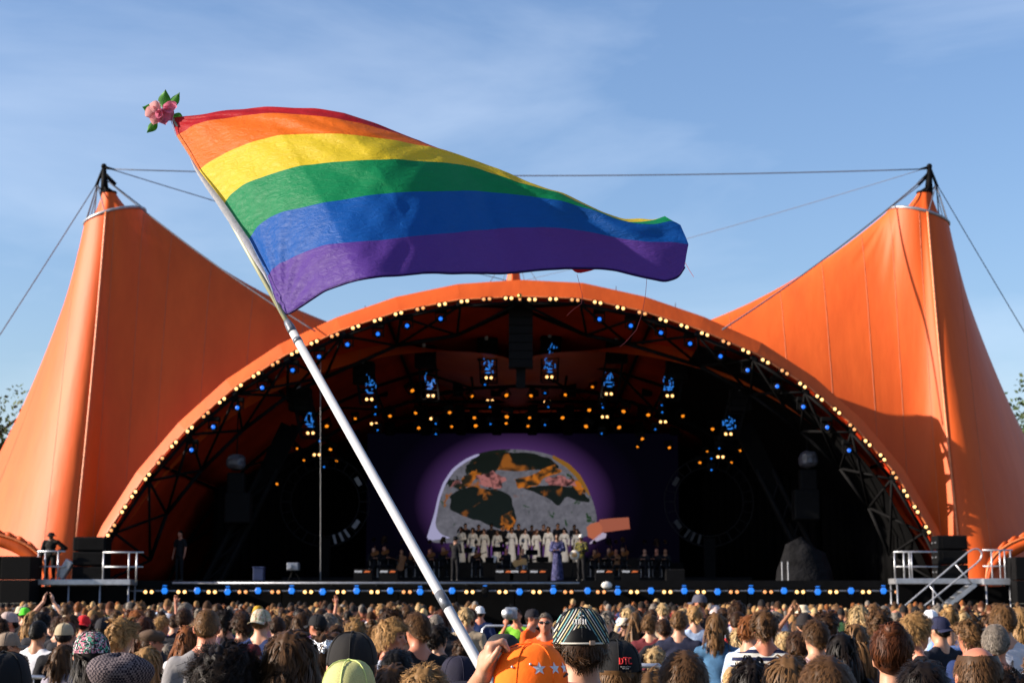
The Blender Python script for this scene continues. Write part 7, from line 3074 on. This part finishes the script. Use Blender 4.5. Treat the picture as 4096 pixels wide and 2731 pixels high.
seats = [(Z6(305, 762), 'violin'), (Z6(370, 755), 'violin'), (Z6(480, 775), 'cello'), (Z6(540, 785), 'violin'), (Z7(280, 452), 'violin'), (Z7(405, 432), 'violin'), (Z7(715, 455), 'violin'), (Z7(1000, 440), None), (Z6(1690, 775), 'violin'), (Z6(1780, 765), 'violin'), (Z6(1825, 772), 'cello'), (Z6(1868, 762), 'violin'), (Z6(2005, 772), None), (Z6(2080, 768), None), (Z6(2135, 772), None)]
for i, ((px, py), ins) in enumerate(seats):
    Y = 74.6 + (i * 7 % 4) * 0.5
    c = P(px, py, Y)
    A(px, py, Y, '%s seated orchestra player in black from the left' % nth(i + 1), 'sit', ('crop', 'bob', 'short', 'mess')[i % 4], ('dark', 'brown', 'midbrown')[i % 3], top=BLK, legs=BLK, group=mg, yaw=180 + (40 if i < 7 else -40) * (1 if i % 2 else 0.5), z0=ZF + 0.2, height=1.36 * (c.z - ZF - 0.2) / 1.36 / 0.765 if False else None, level='far', skin=('fair', 'red', 'tan')[i % 3])
    o = bpy.data.objects['person'] if False else [q for q in bpy.data.objects if q.get('label') == '%s seated orchestra player in black from the left' % nth(i + 1)][0]
    s = (c.z - ZF - 0.2) / 1.37
    o.scale = (s, s, s)
    seat_chair(c.x, Y + 0.05, '%s black orchestra chair from the left' % nth(i + 1))
    if ins == 'violin':
        stringed('violin', c + Vector((0.10, -0.34, -0.30)), 0.60, wood, (0.2, -0.35, 0.5), 'violin of the %s seated player from the left' % nth(i + 1))
    elif ins == 'cello':
        stringed('cello', c + Vector((0.05, -0.5, -0.62)), 1.15, wood, (0.1, -1.3, 0.2), 'cello of the %s seated player from the left' % nth(i + 1))
# guitarist
px, py = Z7(1155, 440)
c = P(px, py, 72.5)
A(px, py, 72.5, 'seated guitarist in dark clothes and a grey cap', 'sit', 'short', 'dark', hat='beanie', hatc=(0.08, 0.08, 0.09), top=(0.015, 0.015, 0.02), legs=(0.25, 0.27, 0.32), group='soloists', yaw=165, z0=ZF + 0.2, level='far')
s = (c.z - ZF - 0.2) / 1.39
bpy.data.objects[[o.name for o in bpy.data.objects if o.get('label') == 'seated guitarist in dark clothes and a grey cap'][0]].scale = (s, s, s)
seat_chair(c.x, 72.6, 'black chair under the guitarist')
stringed('guitar', P(*Z7(1130, 585), 72.0), 1.0, wood2, (0.1, -0.2, 0.1), 'pale acoustic guitar held by the seated guitarist')
# conductor, singer, drummer
px, py = Z7(520, 335)
A(px, py, 71.5, 'conductor in black with arms raised, left of the choir', 'conduct', 'short', 'dark', hat='beanie', hatc=(0.01, 0.01, 0.01), top=BLK, legs=BLK, group='soloists', yaw=-25, z0=ZF, level='far')
ROBE = floral_mat('blue_patterned_robe', (0.008, 0.009, 0.035), [(0.06, 0.065, 0.18), (0.12, 0.115, 0.24)], 9)
px, py = Z7(1480, 312)
A(px, py, 69.2, 'singer in a long blue and violet patterned robe', 'robe', 'buzz', 'black', shirt_mat=ROBE, group='soloists', yaw=170, z0=ZF, level='far', skin='brown')
px, py = Z7(1705, 318)
YEL = floral_mat('yellow_black_tunic', (0.01, 0.01, 0.01), [(0.30, 0.26, 0.02), (0.01, 0.01, 0.01)], 10)
A(px, py, 69.8, 'drummer in a yellow and black tunic and white cap', 'drum', None, 'black', hat='beanie', hatc=(0.55, 0.52, 0.48), shirt_mat=YEL, legs=BLK, group='soloists', yaw=150, z0=ZF, level='far', skin='brown')
c = P(*Z7(1640, 515), 69.3)
e = empty('hand_drum', (c.x, 69.3, ZF), 'round calabash hand drum in front of the drummer', 'drum')
mb = MB()
mb.ball(c, (0.24, 0.22, 0.20), 16, 10)
mb.obj('shell', wood2, e, True)
mb = MB()
mb.lathe([(0.02, -0.02), (0.19, -0.01), (0.2, 0.02), (0.02, 0.03)], c=c + Vector((0, -0.17, 0)), n=20, axis='Y')
mb.obj('drum_head', mat('drum_skin', (0.55, 0.50, 0.42), 0.7, noise=(9, .15)), e, True)
for q in range(3):
    mb = MB()
    mb.tube(c + Vector((0, 0, -0.15)), (c.x + 0.25 * math.cos(q * 2.1), 69.3 + 0.25 * math.sin(q * 2.1), ZF), 0.018, 6)
    mb.obj('leg', BLACK, e)
# music stands
for i, (x, y) in enumerate(((660, 470), (930, 460), (1240, 490), (860, 560), (1340, 555), (470, 620))):
    c = P(*Z7(x, y), 73.6 if i < 3 else 72.2)
    e = empty('music_stand', (c.x, c.y, ZF + 0.2), '%s black music stand from the top left among the players' % nth(i + 1), 'music stand', 'music stands')
    mb = MB()
    mb.bbox(c, (0.52, 0.03, 0.24), 0.01, (0.4, 0, 0))
    mb.obj('desk', LAMPBLACK, e)
    mb = MB()
    mb.tube((c.x, c.y, c.z), (c.x, c.y, ZF + 0.2), 0.014, 6)
    mb.obj('pole', BLACK, e)
    if i in (0, 3):
        mb = MB()
        mb.box(c + Vector((0.1, -0.03, 0.04)), (0.22, 0.005, 0.28), (0.4, 0.3, 0))
        mb.obj('sheet_music', mat('paper', (0.5, 0.5, 0.52), 0.8, noise=(9, .1)), e)
# person with a hat on the left platform
A(206, 2128, YP + 0.75, 'dark figure in a hat standing on the left side platform', 'coat', 'short', 'black', hat='bucket', hatc=(0.004, 0.004, 0.004), top=(0.003, 0.003, 0.003), legs=(0.003, 0.003, 0.003), group='people at the stage sides', yaw=170, z0=P(206, 2316, YP).z, level='far', skin='brown')
_h = [o for o in bpy.data.objects if o.get('label') == 'dark figure in a hat standing on the left side platform'][0]
_h.scale = (_h.scale.x * 1.3, _h.scale.y * 1.25, _h.scale.z)
A(722, 2120, 72.0, 'stagehand in a black t-shirt in the dark left wing', 'm_far', 'short', 'dark', top=BLK, legs=BLK, group='people at the stage sides', yaw=150, z0=ZF, level='far', skin='red')

# stage lighting from the lit lamp towers
for i, (x, tx, en, col_) in enumerate(((-4.5, 1.0, 1000, (1.0, 0.86, 0.72)), (4.5, 0.5, 1000, (1.0, 0.86, 0.72)), (0.0, 2.5, 700, (0.75, 0.82, 1.0)))):
    l = bpy.data.lights.new('tower_lamp', 'SPOT')
    l.energy = en
    l.spot_size = R(38)
    l.spot_blend = 0.6
    l.shadow_soft_size = 0.2
    l.color = col_
    o = bpy.data.objects.new('tower_lamp', l)
    o.location = (x, 73.5, 12.6)
    tgt = Vector((tx, 80.5, ZF + 1.8))
    o.rotation_euler = (Vector(o.location) - tgt).to_track_quat('Z', 'Y').to_euler()
    COL.objects.link(o)
